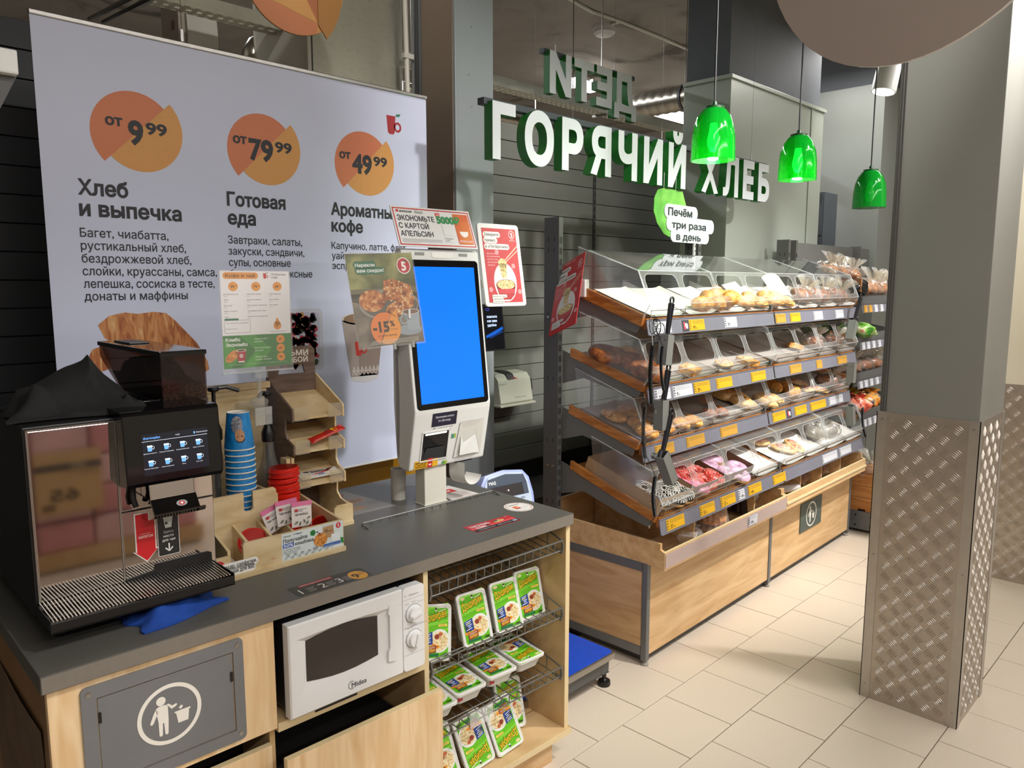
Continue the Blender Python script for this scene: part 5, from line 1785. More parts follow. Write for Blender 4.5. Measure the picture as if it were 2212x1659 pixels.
a.rect(.020, .002, .104, .030, '#e8b020', 1, .002).text('ВЫГОДНЕЕ', .024, .022, .006, '#3a2a10', 3, w=.05, bold=.015).text('С КАРТОЙ', .024, .0135, .006, '#3a2a10', 3, w=.046, bold=.015).text('АПЕЛЬСИН', .024, .0055, .006, '#3a2a10', 3, w=.05, bold=.015)
a.rect(.078, .001, .022, .036, '#c8332a', 2, .002).ell(.089, .015, .0065, .006, '#f4ece4', 3, 180, 360)
a.rect(.146, .002, .022, .014, '#9cb43c', 1).rect(.146, .002, .011, .014, '#5c9a4a', 2)
a.build(t, 'chin_stickers', Mc @ Matrix.Translation((0, 0, .0009)))
part(t, 'receipt_slot', MB().box(1.45, 1.53, .420, .43, 1.0585, 1.061), M_BLACK)

# curled receipt hanging from the slot
def receipt_pt(a, b):
    L0, rad = .045, .042
    q = b * .165
    if q < L0:
        x, z = 0, -q
    else:
        th = (q - L0) / rad
        x, z = rad * (1 - math.cos(th)), -L0 - rad * math.sin(th)
    return (1.452 + x + .012 * a, .462 - .075 * a, 1.060 + z)


rc = MB().sheet(receipt_pt, 4, 26)
solo('receipt', rc, mat('receipt_paper', '#e2e0da', .6, 0, .02), 'curled white receipt hanging out of the kiosk', 'receipt', CF, (1.49, .42, 1.0), smooth=60)

# promo board on top of the kiosk
t = thing('promo_board', 'white promo board with red frame on top of the kiosk', 'sign', CF, (1.42, .455, 1.838))
bo = Vector((1.222, .430, 1.842))
Mb = plane(bo, (1, 0, 0), (0, .055, .140))
bw, bh = .352, .150
part(t, 'board', MB().box(0, bw, 0, bh, -.004, 0, M=Mb), mat('board_white', '#dcdcdc', .4, 0, .01), .001)
a = Art()
R1 = '#c0303a'
for x, y, w, h_ in ((.006, .006, bw - .012, .004), (.006, bh - .010, bw - .012, .004), (.006, .006, .004, bh - .012), (bw - .010, .006, .004, bh - .012)):
    a.rect(x, y, w, h_, R1, 1)
a.text('апельсин', .034, .127, .009, '#1f2028', 2, w=.052, bold=.015).ell(.025, .132, .006, .005, '#c0303a', 2).text('Х5клуб', .098, .126, .010, '#3a4a40', 2, w=.036)
for k, s_ in enumerate(('ЭКОНОМЬТЕ', 'С КАРТОЙ', 'АПЕЛЬСИН')):
    a.text(s_, .018, .097 - k * .029, .019, '#161a2c', 2, w=(.160, .128, .140)[k], bold=.014)
a.rect(.188, .120, .020, .013, '#d84a50', 2, .002).text('до', .192, .122, .008, '#f4e0e0', 3)
a.rect(.268, .016, .070, .118, ramp_mat('orange_card', [(.3, '#c8402c'), (.7, '#d88a28')], 8, .4), 2, .004).ell(.303, .066, .020, .022, '#ece6e2', 3, 180, 360).text('апельсин', .303, .024, .010, '#f4e8e4', 3, al='c', w=.060)
a.text('5000₽', .188, .094, .026, '#2f8a4c', 4, w=.108, bold=.05)
a.rect(.206, .048, .042, .046, '#cfd4da', 1, .004).rect(.2075, .0495, .039, .043, '#dcdcdc', 2, .003).rect(.206, .020, .042, .022, '#cfd4da', 1, .003).rect(.2075, .0215, .039, .019, '#dcdcdc', 2, .003).text('Оформить', .210, .033, .005, '#1f2028', 3).text('карту', .210, .0255, .005, '#1f2028', 3)
for k in range(4):
    a.line([(.018, .028 - k * .004), (.19 - (.1 if k == 3 else 0), .028 - k * .004)], .0012, '#a8aab0', 2)
a.build(t, 'board_print', Mb @ Matrix.Translation((0, 0, .0003)))


def five_logo(a, x, y, r, l=3, ring=True):
    if ring:
        a.ell(x, y, r, r, '#ece6e2', l)
    a.ell(x, y, r * .88, r * .88, '#b71c2c', l + 1).text('5', x - r * .02, y - r * .56, r * 1.05, '#f2ece8', l + 2, al='c', bold=.04).poly([(x, y + r * .42), (x + r * .18, y + r * .66), (x + r * .52, y + r * .62), (x + r * .30, y + r * .44)], '#3a6a44', l + 2)


def noodle_ad(a, w, h, clean=True):
    """red poster: noodles lifted from a bowl"""
    rd = '#b83a40'
    a.rect(0, 0, w, h, rd, 1)
    s = w / .21
    scallop([(.012 * s, h - .036 * s, .092 * s, .014 * s), (.012 * s, h - .062 * s, .072 * s, .014 * s), (.012 * s, h - .090 * s, .142 * s, .014 * s)], .006 * s, '#e4e0da', a, 2)
    a.text('Заварите', .012 * s, h - .035 * s, .0135 * s, '#26242a', 4, w=.088 * s, bold=.01).text('прямо', .012 * s, h - .061 * s, .0135 * s, '#26242a', 4, w=.064 * s, bold=.01).text('в «Пятёрочке»!', .012 * s, h - .089 * s, .0135 * s, '#26242a', 4, w=.142 * s, bold=.01)
    a.ring(.182 * s, h - .026 * s, .018 * s, .020 * s, .0028 * s, '#e4d4d0', 2, 32).text('5', .182 * s, h - .037 * s, .021 * s, '#ece2de', 3, al='c', bold=.03).line([(.165 * s, h - .053 * s), (.20 * s, h - .053 * s)], .002 * s, '#e4d4d0', 2)
    for k, s_ in enumerate(('Для вас всегда', 'есть бесплатный', 'кипяток и всё', 'для быстрого', 'перекуса')):
        a.text(s_, .016 * s, h - .118 * s - k * .013 * s, .0068 * s, '#e6c4c2', 2)
    a.line([(.115 * s, h - .150 * s), (w - .002, h - .078 * s)], .005 * s, '#e0b8a4', 4).line([(.118 * s, h - .158 * s), (w - .002, h - .098 * s)], .005 * s, '#d8a890', 4)
    a.ell(.112 * s, h - .245 * s, .070 * s, .088 * s, '#dcdad6', 2)
    nd = ramp_mat('printed_ramen', [(.35, '#8f7a44'), (.5, '#d2bd84'), (.65, '#e8dab0')], 160, .5)
    a.ell(.105 * s, h - .158 * s, .027 * s, .022 * s, nd, 5).poly([(.080 * s, h - .160 * s), (.130 * s, h - .160 * s), (.122 * s, h - .225 * s), (.095 * s, h - .225 * s)], nd, 5)
    a.ell(.112 * s, h - .258 * s, .060 * s, .026 * s, '#8f2a2c', 6).ell(.112 * s, h - .256 * s, .055 * s, .022 * s, nd, 7)
    a.poly([(.053 * s, h - .262 * s), (.171 * s, h - .262 * s), (.160 * s, h - .302 * s), (.134 * s, h - .324 * s), (.090 * s, h - .324 * s), (.064 * s, h - .302 * s)], '#a8343a', 6)
    a.poly([(.060 * s, h - .275 * s), (.164 * s, h - .275 * s), (.158 * s, h - .296 * s), (.066 * s, h - .296 * s)], '#b8444a', 8)
    for (x, y) in ((.172, .170), (.018, .278), (.196, .288), (.078, .108)):
        for k in range(5):
            a.ell((x + .007 * math.cos(k * 1.256)) * s, h - (y + .007 * math.sin(k * 1.256)) * s, .0055 * s, .0055 * s, '#d89a9c', 3)
    scallop([(.022 * s, h - .312 * s, .085 * s, .008 * s), (.022 * s, h - .324 * s, .060 * s, .008 * s), (.022 * s, h - .336 * s, .066 * s, .008 * s)], .003 * s, '#e4e0da', a, 9)
    for k, s_ in enumerate(('Выберите на экране', 'кофемашины', '«горячая вода»')):
        a.text(s_, .022 * s, h - (.3115 + .012 * k) * s, .0072 * s, '#26242a', 10, w=(.085, .056, .066)[k] * s)


# white framed noodle poster clipped to the kiosk
t = thing('framed_poster', 'white framed red noodle poster right of the kiosk head', 'poster', CF, (1.65, .44, 1.64))
Mp = plane((1.612, .428, 1.630), (1, 0, 0), (0, .052, .31))
part(t, 'frame', MB().add([tuple(Mp @ Vector((x, y, q))) for q in (-.010, .0) for x, y in rrect(0, .215, 0, .318, .014, 4)], [tuple(range(20)), tuple(range(39, 19, -1))] + [(i, (i + 1) % 20, 20 + (i + 1) % 20, 20 + i) for i in range(20)]), M_WHITE, .002)
a = Art()
noodle_ad(a, .178, .285)
a.build(t, 'poster_print', Mp @ Matrix.Translation((.0185, .015, .0006)), eps=.0002)
part(t, 'bracket', MB().box(1.58, 1.63, .46, .468, 1.70, 1.73), M_WHITE)

# payment phone
t = thing('payment_phone', 'black payment terminal phone showing a message, beside the kiosk screen', 'phone', CF, (1.64, .43, 1.47))
Mp = plane((1.600, .418, 1.462), (1, 0, 0), (0, .02, .17))
part(t, 'case', MB().add([tuple(Mp @ Vector((x, y, q))) for q in (-.012, .0) for x, y in rrect(0, .104, 0, .180, .010, 4)], [tuple(range(20)), tuple(range(39, 19, -1))] + [(i, (i + 1) % 20, 20 + (i + 1) % 20, 20 + i) for i in range(20)]), M_BLACK, .001)
part(t, 'side_button', MB().box(.104, .109, .060, .140, -.010, -.003, M=Mp), M_BLACK, .001)
a = Art()
a.poly(rrect(.005, .099, .005, .175, .007, 4), mat('lit_phone_screen', '#05060c', .08, noise=0, emit='#02030a', estr=.3), 1)
glow = mat('lit_phone_glow', '#0c3a7c', .1, noise=0, emit='#1560d0', estr=.6)
a.poly([(.008, .060), (.05, .075), (.096, .092), (.096, .080), (.05, .062), (.008, .050)], glow, 2).poly([(.02, .052), (.09, .075), (.096, .07), (.03, .048)], mat('lit_phone_glow_dim', '#08224c', .1, noise=0, emit='#0a3a86', estr=.4), 2)
wl = mat('lit_phone_text', '#bcd4ff', .1, noise=0, emit='#bcd4ff', estr=.8)
for k, s_ in enumerate(('платите', 'как вам', 'удобно')):
    a.text(s_, .018, .126 - k * .016, .0098, wl, 3, w=(.052, .050, .046)[k], bold=.012)
a.ring(.024, .158, .009, .0045, .001, mat('lit_phone_badge', '#4a5ae0', .1, noise=0, emit='#4a5ae0', estr=.7), 3, 20).ell(.052, .172, .0018, .0018, '#3a3a44', 3)
a.build(t, 'phone_screen', Mp @ Matrix.Translation((0, 0, .0004)), eps=.0001)
part(t, 'holder_arm', MB().box(1.585, 1.605, .43, .445, 1.52, 1.54), M_WHITE)

# discount leaflet in a clear sleeve
t = thing('discount_leaflet', 'tilted pastry discount leaflet in a clear sleeve at the kiosk side', 'leaflet', CF, (1.12, .42, 1.53))
Ml = plane((1.038, .405, 1.508), (.245, -.006, .010), (-.030, .025, .290))
lw, lh = .258, .305
part(t, 'sleeve', MB().box(-.004, lw + .004, -.006, lh + .004, -.0015, -.0005, M=Ml).box(-.004, lw + .004, -.006, lh + .004, .0032, .004, M=Ml), M_CLEAR)
part(t, 'sheet', MB().box(0, lw, 0, lh, -.0004, .0002, M=Ml), mat('leaflet_paper', '#b0aa9a', .5))
a = Art()
a.rect(0, 0, lw, lh, ramp_mat('blurred_garden_print', [(.3, '#2c2a20'), (.5, '#6b7040'), (.7, '#a9a66a')], 9, .4, dist=.2), 1)
a.rect(0, .16, lw, .03, '#6a6448', 2).poly([(0, 0), (lw, 0), (lw, .09), (0, .15)], ramp_mat('grey_planks_print', [(.35, '#4c4238'), (.6, '#857a6a')], 10, .5, (1, 9, 1)), 2)
a.poly([(0, .15), (lw, .09), (lw, .17), (0, .175)], '#4a4438', 2)
a.ell(.14, .135, .118, .052, '#8d8a80', 3).ell(.145, .132, .108, .044, '#5b564c', 4)
cr = ramp_mat('printed_buns', [(.3, '#4c2412'), (.45, '#a35a2a'), (.6, '#c98a4e'), (.72, '#e4d0a0')], 60, .5)
a.ell(.075, .150, .050, .036, cr, 5).poly([(.115, .150), (.13, .215), (.165, .220), (.235, .195), (.24, .165), (.17, .145)], cr, 6).poly([(.11, .095), (.13, .130), (.21, .165), (.245, .155), (.235, .125), (.15, .082)], cr, 7)
for k in range(34):
    a.ell(random.uniform(.125, .235), random.uniform(.10, .21), .0035, .002, '#ddd0a4', 8, rot=random.uniform(0, 180))
a.ell(.205, .045, .050, .018, '#8f98a0', 7).poly([(.182, .108), (.254, .108), (.246, .045), (.203, .042)], '#9aa3aa', 8).ell(.218, .106, .036, .010, '#c4c6c6', 9).ell(.218, .106, .032, .008, '#7a5a48', 10).ring(.185, .08, .014, .016, .005, '#9aa3aa', 8, 20)
scallop([(.030, .262, .074, .012), (.034, .243, .100, .012)], .006, '#2e6a4c', a, 8)
a.text('Нарекли', .030, .262, .011, '#eef2ee', 9, w=.074, bold=.015).text('вам скидок!', .034, .244, .011, '#eef2ee', 9, w=.102, bold=.015)
five_logo(a, .218, .262, .028, 8)
a.ell(.108, .055, .056, .055, '#d97a34', 9, 60, 240).ell(.113, .058, .056, .055, '#e0933c', 9, -120, 60).poly([(.14, .10), (.160, .118), (.164, .085)], '#e0933c', 9)
a.text('-15', .060, .046, .034, '#33281e', 11, w=.064, bold=.04).text('%', .128, .062, .019, '#33281e', 11, bold=.03).text('от 3 шт.', .128, .050, .006, '#33281e', 11).text('на сытную выпечку', .075, .030, .007, '#33281e', 11, w=.075)
for k in range(4):
    a.line([(.05 - .004 * k, .017 - k * .004), (.235, .019 - k * .004)], .0012, '#c9c2b4', 10)
a.build(t, 'leaflet_print', Ml @ Matrix.Translation((0, 0, .0004)), eps=.0002)
part(t, 'sleeve_clip', MB().box(.13, .138, -.016, .004, -.003, .005, M=Ml).box(.205, .213, -.016, .004, -.003, .005, M=Ml), M_CLEARB)
part(t, 'mounting_tab', MB().box(1.232, 1.24, .40, .45, 1.60, 1.63), M_WHITE)

# papers and stickers on the worktop
Mtop = plane((0, 0, ZT), (1, 0, 0), (0, 1, 0))


def flat(name, label, cat, art, th=.0006, base=None, basem='#d8d8d4', c=None):
    t = thing(name, label, cat, CF, (c[0], c[1], ZT))
    part(t, 'sheet', MB().prism(base, 'z', ZT + .0001, ZT + th), pm(basem) if isinstance(basem, str) else basem)
    art.build(t, 'print', Mtop @ Matrix.Translation((0, 0, th + .0001)), eps=.00015)
    return t


a = Art()
a.rect(.612, .058, .10, .012, '#a8343c', 1, .002).text('ПРИГОТОВЬТЕ НАПИТОК', .616, .0605, .006, '#e8d4d4', 2, w=.09)
for x, s_ in ((.598, '1'), (.655, '2'), (.707, '3')):
    a.text(s_, x, .014, .032, '#d6d3cc', 2)
    for k in range(4):
        a.line([(x + .022, .04 - k * .008), (x + .046 - .004 * (k % 2), .04 - k * .008)], .003, '#9a968f', 2)
a.ell(.772, .028, .026, .032, '#d99a2c', 1).text('9', .765, .012, .030, '#3a2a14', 2, al='c', bold=.02).text('99', .785, .026, .012, '#3a2a14', 2, al='c')
flat('instruction_sticker', 'dark three-step instruction sticker at the worktop front edge', 'sticker', a, base=rrect(.584, .806, -.0005 + .004, .074, .004), basem='#38352f', c=(.69, .03))
a = Art()
a.rect(1.252, .074, .192, .022, '#1f1f24', 1).rect(1.252, .096, .192, .016, '#d4484c', 1).text('СЭКОНОМЬ', 1.262, .118, .014, '#ece4e0', 2, w=.085, bold=.02).text('КОМБО', 1.275, .098, .014, '#ece4e0', 2, w=.05, bold=.02)
a.rect(1.318, .100, .014, .012, '#2a2a2e', 2).ell(1.385, .118, .022, .010, '#d8c48a', 2).ell(1.375, .122, .010, .006, '#3f5a2c', 3).ell(1.392, .117, .008, .005, '#b8762c', 3).text('8 800', 1.425, .132, .004, '#e8d4d4', 2)
a.text('Подробнее на сайте', 1.268, .082, .006, '#dcdcdc', 2, w=.07).text('8 800 555 55 05', 1.352, .082, .006, '#dcdcdc', 2, w=.06).rect(1.42, .079, .018, .012, '#9ab4c4', 2)
flat('promo_sticker', 'red and black promo sticker near the worktop corner', 'sticker', a, base=[(1.249, .072), (1.446, .072), (1.450, .141), (1.249, .145)], basem='#b3202c', c=(1.35, .1))
a = Art()
a.ring(1.546, .186, .046, .050, .002, '#b8504c', 1, 40).text('Апельсин', 1.520, .210, .010, '#5a5450', 2, w=.052).rect(1.522, .168, .022, .030, '#d8662c', 2).rect(1.522, .168, .022, .012, '#c0382c', 3).ell(1.533, .182, .006, .005, '#f0e6e0', 4, 180, 360).text('подробнее', 1.552, .172, .004, '#7a7470', 2)
flat('card_sticker', 'round white bank card sticker near the back corner of the worktop', 'sticker', a, base=[(1.546 + .052 * math.cos(R(i * 9)), .186 + .055 * math.sin(R(i * 9))) for i in range(40)], basem='#dbd8d2', c=(1.546, .186))
a = Art()
a.rect(1.06, .72, .05, .05, '#7d7a76', 1)
a.ring(1.150, .765, .026, .026, .004, '#a33c40', 2, 28).text('5', 1.150, .752, .024, '#a33c40', 2, al='c', bold=.02)
a.ell(1.150, .66, .055, .032, '#97785c', 1).ell(1.155, .66, .040, .021, '#7d6048', 2).ell(1.110, .575, .045, .026, '#97785c', 1).ell(1.205, .60, .028, .018, '#6e6b62', 1)
flat('grey_leaflet', 'faded grey pastry leaflet lying behind the snack rack', 'leaflet', a, base=[(1.035, .505), (1.240, .508), (1.205, .80), (1.020, .80)], basem='#7b7772', c=(1.12, .65))
a = Art()
a.poly([(1.475, .555), (1.525, .545), (1.523, .500), (1.478, .505)], '#c43c3c', 1).ell(1.497, .524, .008, .006, '#ece4e0', 2)
for k in range(6):
    a.line([(1.465, .49 - k * .011), (1.545, .485 - k * .011)], .003, '#c98e8c' if k % 2 else '#a9a4a0', 1)
flat('offer_flyer', 'white flyer with red print under the curled receipt', 'flyer', a, base=[(1.44, .575), (1.550, .590), (1.562, .420), (1.430, .409)], basem='#d8d2ce', c=(1.5, .5))

# ================================================================== HANGING BANNER
t = thing('banner', 'large white hanging banner with prices for bread, meals and coffee', 'banner', W0, (1.52, 2.8, .92))
M_BAN = mat('banner_vinyl', '#cdd3ec', .5, 0, .015, 3)
part(t, 'sheet', MB().box(.735, 2.300, 2.800, 2.8015, .92, 2.545), M_BAN)
part(t, 'top_profile', MB().box(.733, 2.302, 2.794, 2.808, 2.540, 2.556), M_STEEL, .003)
part(t, 'bottom_profile', MB().box(.733, 2.302, 2.7985, 2.806, .918, .926), M_WHITE, .001)
for x, y in ((1.205, 2.63), (2.17, 2.60)):
    part(t, 'hook', MB().box(x - .006, x + .006, 2.797, 2.805, 2.556, 2.60), M_STEEL, .002)
    part(t, 'wire', MB().tube([(x, 2.801, 2.60), (x, 2.801, 4.2)], .0015, 4), M_STEEL)
a = Art()
INK = '#1b1c26'
for cx, cz, pr in ((1.036, 2.228, '9'), (1.502, 2.225, '79'), (1.962, 2.222, '49')):
    d = R(44)
    ox, oz = .014 * math.cos(d), .014 * math.sin(d)
    a.ell(cx - ox, cz - oz, .141, .141, '#d07a52', 1, 44, 224, 40)
    a.ell(cx + ox, cz + oz, .141, .141, '#d79a54', 2, -136, 44, 40)
    w1 = .05 if pr == '9' else .10
    a.text('от', cx - (.103 if pr == '9' else .128), cz + .012, .033, INK, 4, w=.055, bold=.035)
    a.text(pr, cx - (.032 if pr == '9' else .066), cz - .040, .076, INK, 4, w=w1, bold=.04)
    a.text('99', cx + (.026 if pr == '9' else .042), cz - .002, .038, INK, 4, w=.072, bold=.035)
a.text('Хлеб', .836, 2.006, .048, INK, 3, w=.156, bold=.034).text('и выпечка', .836, 1.938, .048, INK, 3, w=.333, bold=.034)
for k, (s_, w_) in enumerate((('Багет, чиабатта,', .285), ('рустикальный хлеб,', .345), ('бездрожжевой хлеб,', .362), ('слойки, круассаны, самса,', .455), ('лепешка, сосиска в тесте,', .444), ('донаты и маффины', .342))):
    a.text(s_, .833, 1.869 - k * .0417, .0285, INK, 3, w=w_, bold=.008)
a.text('Готовая', 1.340, 2.006, .048, INK, 3, w=.240, bold=.034).text('еда', 1.340, 1.938, .048, INK, 3, w=.112, bold=.034)
for k, (s_, w_) in enumerate((('Завтраки, салаты,', .310), ('закуски, сэндвичи,', .318), ('супы, основные', .256), ('блюда, комплексные', .352), ('обеды', .11))):
    a.text(s_, 1.337, 1.866 - k * .0417, .0285, INK, 3, w=w_, bold=.008)
a.text('Ароматный', 1.786, 2.000, .048, INK, 3, w=.348, bold=.034).text('кофе', 1.786, 1.932, .048, INK, 3, w=.156, bold=.034)
for k, (s_, w_) in enumerate((('Капучино, латте, флэт', .385), ('уайт, американо,', .30), ('эспрессо', .17))):
    a.text(s_, 1.784, 1.860 - k * .0417, .0285, INK, 3, w=w_, bold=.008)
cup_logo(a, 2.078, 2.363, .078, '#a8202c', '#2f7d5c', 1)
M_CRO = ramp_mat('banner_croissant', [(.3, '#7c3a20'), (.45, '#b06a3a'), (.58, '#c98a54'), (.72, '#d9ac78')], 11, .5, (3.5, 1, .8), dist=1.6)
M_CRO.node_tree.nodes['Mapping'].inputs['Rotation'].default_value = (0, R(28), 0)
a.poly([(.868, 1.578), (.905, 1.608), (.955, 1.618), (1.0, 1.612), (1.05, 1.618), (1.095, 1.612), (1.125, 1.585), (1.165, 1.54), (1.20, 1.50), (1.236, 1.43), (1.24, 1.40), (1.225, 1.39), (1.20, 1.42), (1.10, 1.45), (1.0, 1.46), (.93, 1.50), (.885, 1.535)], M_CRO, 2)
a.poly([(.834, 1.475), (.845, 1.497), (.875, 1.507), (.90, 1.48), (.90, 1.43), (.87, 1.42), (.845, 1.445)], M_CRO, 2)
# boxed salad
a.rect(1.475, 1.36, .255, .255, '#c3c3d2', 2, .02).rect(1.49, 1.375, .225, .225, '#b4b6c8', 3, .015)
for k in range(230):
    a.ell(random.uniform(1.50, 1.695), random.uniform(1.385, 1.59), random.uniform(.008, .018), random.uniform(.006, .014), random.choice(['#8f1c34', '#a82a3c', '#2a1a2c', '#3a1f34', '#a82a3c', '#b98a4c', '#2c3a2a']), 4, rot=random.uniform(0, 180))
# printed coffee cup
a.poly([(1.824, 1.560), (2.040, 1.560), (2.004, 1.315), (1.862, 1.315)], '#8d7c74', 2).poly([(1.824, 1.560), (1.90, 1.560), (1.905, 1.315), (1.862, 1.315)], '#a0928c', 3)
a.ell(1.932, 1.566, .110, .028, '#cfc8c4', 3).ell(1.932, 1.567, .100, .022, '#8f735c', 4).ell(1.933, 1.308, .073, .020, '#cfcbd0', 2)
for k in range(7):
    x = 1.868 + k * .0205
    a.poly([(x, 1.322), (x + .01, 1.346), (x + .0205, 1.322), (x + .0165, 1.322), (x + .01, 1.338), (x + .004, 1.322)], '#cfc8c4', 4).poly([(x, 1.336), (x + .01, 1.36), (x + .0205, 1.336), (x + .0165, 1.336), (x + .01, 1.352), (x + .004, 1.336)], '#cfc8c4', 4)
cup_logo(a, 1.885, 1.405, .062, '#b8342c', '#2f6b4a', 5)
a.build(t, 'banner_print', front(0, 2.7998, 0), eps=.0003)

# yellow cabinet glimpsed under the banner
t = thing('yellow_cabinet', 'ochre yellow cabinet glimpsed below the banner', 'cabinet', W0, (2.2, 3.0, 0))
part(t, 'panel', MB().box(1.5, 2.44, 3.0, 3.3, .1, 1.1), mat('ochre_enamel', '#a0741a', .3, 0, .05, 4), .004)
mb = MB().box(2.442, 2.50, 2.985, 3.3, .0, 1.1)
for k in range(12):
    mb.box(2.452, 2.458, 2.984, 2.9855, .4 + k * .05, .43 + k * .05, 1)
part(t, 'slotted_upright', mb, [M_BLACK, mat('slot_void', '#000000', .9, noise=0)])
Art().ring(0, 0, .02, .02, .003, '#a03238', 1, 24).text('5', 0, -.010, .020, '#a03238', 1, al='c').build(t, 'round_logo', front(2.47, 2.9838, .66))

# ticket printer on the partition
t = thing('label_dispenser', 'white dispenser with no-alcohol sticker mounted on the partition', 'dispenser', W0, (3.36, 3.3, .98))
prof = [(3.40, .985), (3.26, .985), (3.245, .995), (3.25, 1.02), (3.27, 1.13), (3.30, 1.165), (3.40, 1.175)]
part(t, 'body', MB().prism(prof, 'x', 3.215, 3.50), M_WHITEW, .006)
part(t, 'base_tray', MB().box(3.205, 3.515, 3.235, 3.40, .972, .986), M_WHITEW, .004)
part(t, 'lid_band', MB().prism([(3.268, 1.134), (3.29, 1.165), (3.33, 1.178), (3.385, 1.182), (3.385, 1.176), (3.33, 1.172), (3.295, 1.16)], 'x', 3.30, 3.36), M_BLACK)
a = Art()
Md = plane((3.215, 3.2555, 1.0), (1, 0, 0), (0, .02, .11))
a.rect(.19, .045, .075, .075, '#1c1c1e', 1, .004)
a.ell(.105, .075, .058, .062, '#dcd8d0', 2).ring(.105, .075, .058, .062, .007, '#c23434', 4, 40).line([(.068, .030), (.142, .120)], .007, '#c23434', 5)
a.poly([(.072, .03), (.092, .03), (.092, .075), (.086, .090), (.086, .112), (.078, .112), (.078, .09), (.072, .075)], '#1c1c1e', 3).poly([(.112, .085), (.140, .085), (.134, .062), (.128, .056), (.128, .038), (.136, .034), (.116, .034), (.124, .038), (.124, .056), (.118, .062)], '#1c1c1e', 3)
scallop([(.095, .006, .105, .009), (.095, -.010, .066, .009)], .005, '#dedad2', a, 6)
a.text('Распивать алкоголь', .096, .007, .008, '#2a2a2c', 8, w=.102).text('запрещено', .096, -.009, .008, '#2a2a2c', 8, w=.062)
a.build(t, 'alcohol_sticker', Md @ Matrix.Translation((.03, .01, .006)))
part(t, 'top_label', MB().prism([(3.262, 1.11), (3.30, 1.167), (3.34, 1.172), (3.34, 1.1735), (3.299, 1.1685), (3.2605, 1.11)], 'x', 3.225, 3.285), pm('#b9b6b0'))

# ================================================================== BAKERY UNIT (frame BF)
try:
    SC.cycles.transparent_max_bounces = 40
    SC.cycles.max_bounces = 10
except Exception:
    pass
ROWN = ('top', 'second', 'third', 'lowest')
ROWS = [(.405, 1.711, .050, 1.583), (.450, 1.417, .038, 1.287), (.455, 1.147, .060, 1.025), (.444, .880, -.039, .716)]
M_OAK = wood('orange_oak_rail', '#b97a3c', '#94571f', (1.5, 1.5, 9), 5)
M_SHELF = mat('grey_shelf_steel', '#6a6b68', .45, .2, .05, 6)
M_RAILP = mat('lilac_price_rail', '#73737e', .3, 0, .04, 20)
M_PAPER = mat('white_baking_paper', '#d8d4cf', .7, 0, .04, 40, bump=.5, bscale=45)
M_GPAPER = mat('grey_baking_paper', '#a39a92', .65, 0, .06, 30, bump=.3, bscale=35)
M_KBOX = mat('brown_tray_card', '#6b4a33', .6, 0, .1, 14)

t = thing('shelving_frame', 'grey slotted uprights carrying the sloping bakery shelves', 'shelving', BF, (1.25, .54, 0))
for u in (-.030, 1.235, 2.470):
    mb = MB().box(u, u + .030, .500, .588, 0, 2.020)
    for k in range(38):
        z = .05 + k * .05
        for du in (.007, .018):
            mb.box(u + du, u + du + .004, .4990, .5003, z, z + .030, 1)
        if k % 6 == 0 or k > 35:
            for dv in (.525, .56):
                mb.box(u - .0004, u + .0004, dv, dv + .005, z + .01, z + .03, 1)
    part(t, 'upright', mb, [M_DARKMETAL if u < 2 else M_SHELF, M_BLACK])
for z in (.35, 1.05):
    part(t, 'cross_bar', MB().box(0, 2.47, .55, .57, z, z + .03), M_DARKMETAL)
for dv in (.527, .562):
    for z in (.845, 1.56):
        part(t, 'bolt', MB().lathe([(0, .006), (.006, .005), (.007, 0)], 10, M=plane((-.030, dv, z), (0, -1, 0), (0, 0, 1))), M_STEEL, smooth=40)


def shelf_pt(r, u, q, up=0.):
    """point on the sloping shelf surface: q 0 front .. 1 back"""
    vb, zb, vf, zf = ROWS[r]
    s = (zb - zf) / (vb - vf)
    n = math.sqrt(1 + s * s)
    return Vector((u, vf + (vb - vf) * q - up * s / n, zf - .012 + (zb - zf) * q + up / n))


def slope(r):
    vb, zb, vf, zf = ROWS[r]
    return math.atan2(zb - zf, vb - vf)


def price_tag(p, u, w, kind, r, txt, M, low=False):
    a = Art()
    c = {'y': '#d8a41c', 'w': '#c9cad0', 'o': '#c08f3c'}[kind]
    a.rect(0, 0, w, .050, c, 1)
    ink = '#3a2c10' if kind != 'w' else '#26262c'
    a.rect(.003, .006, .016, .040, '#8a6a20' if kind != 'w' else '#55555c', 2)
    for k in range(3):
        a.rect(.005, .010 + k * .012, .012, .006, c, 3)
    if txt:
        a.text(txt, .030, .006, .017, ink, 3, bold=.01).text('99', .030 + .012 * len(txt) + .004, .006, .007, ink, 3)
    for k in range(3):
        a.line([(.028, .044 - k * .006), (w - .006 - .01 * (k % 2), .044 - k * .006)], .0022, '#8a7430' if kind != 'w' else '#9a9aa2', 2)
    o = a.build(p, 'price_tag', M @ Matrix.Translation((u, 0, .0012)), eps=.0003)
    return o


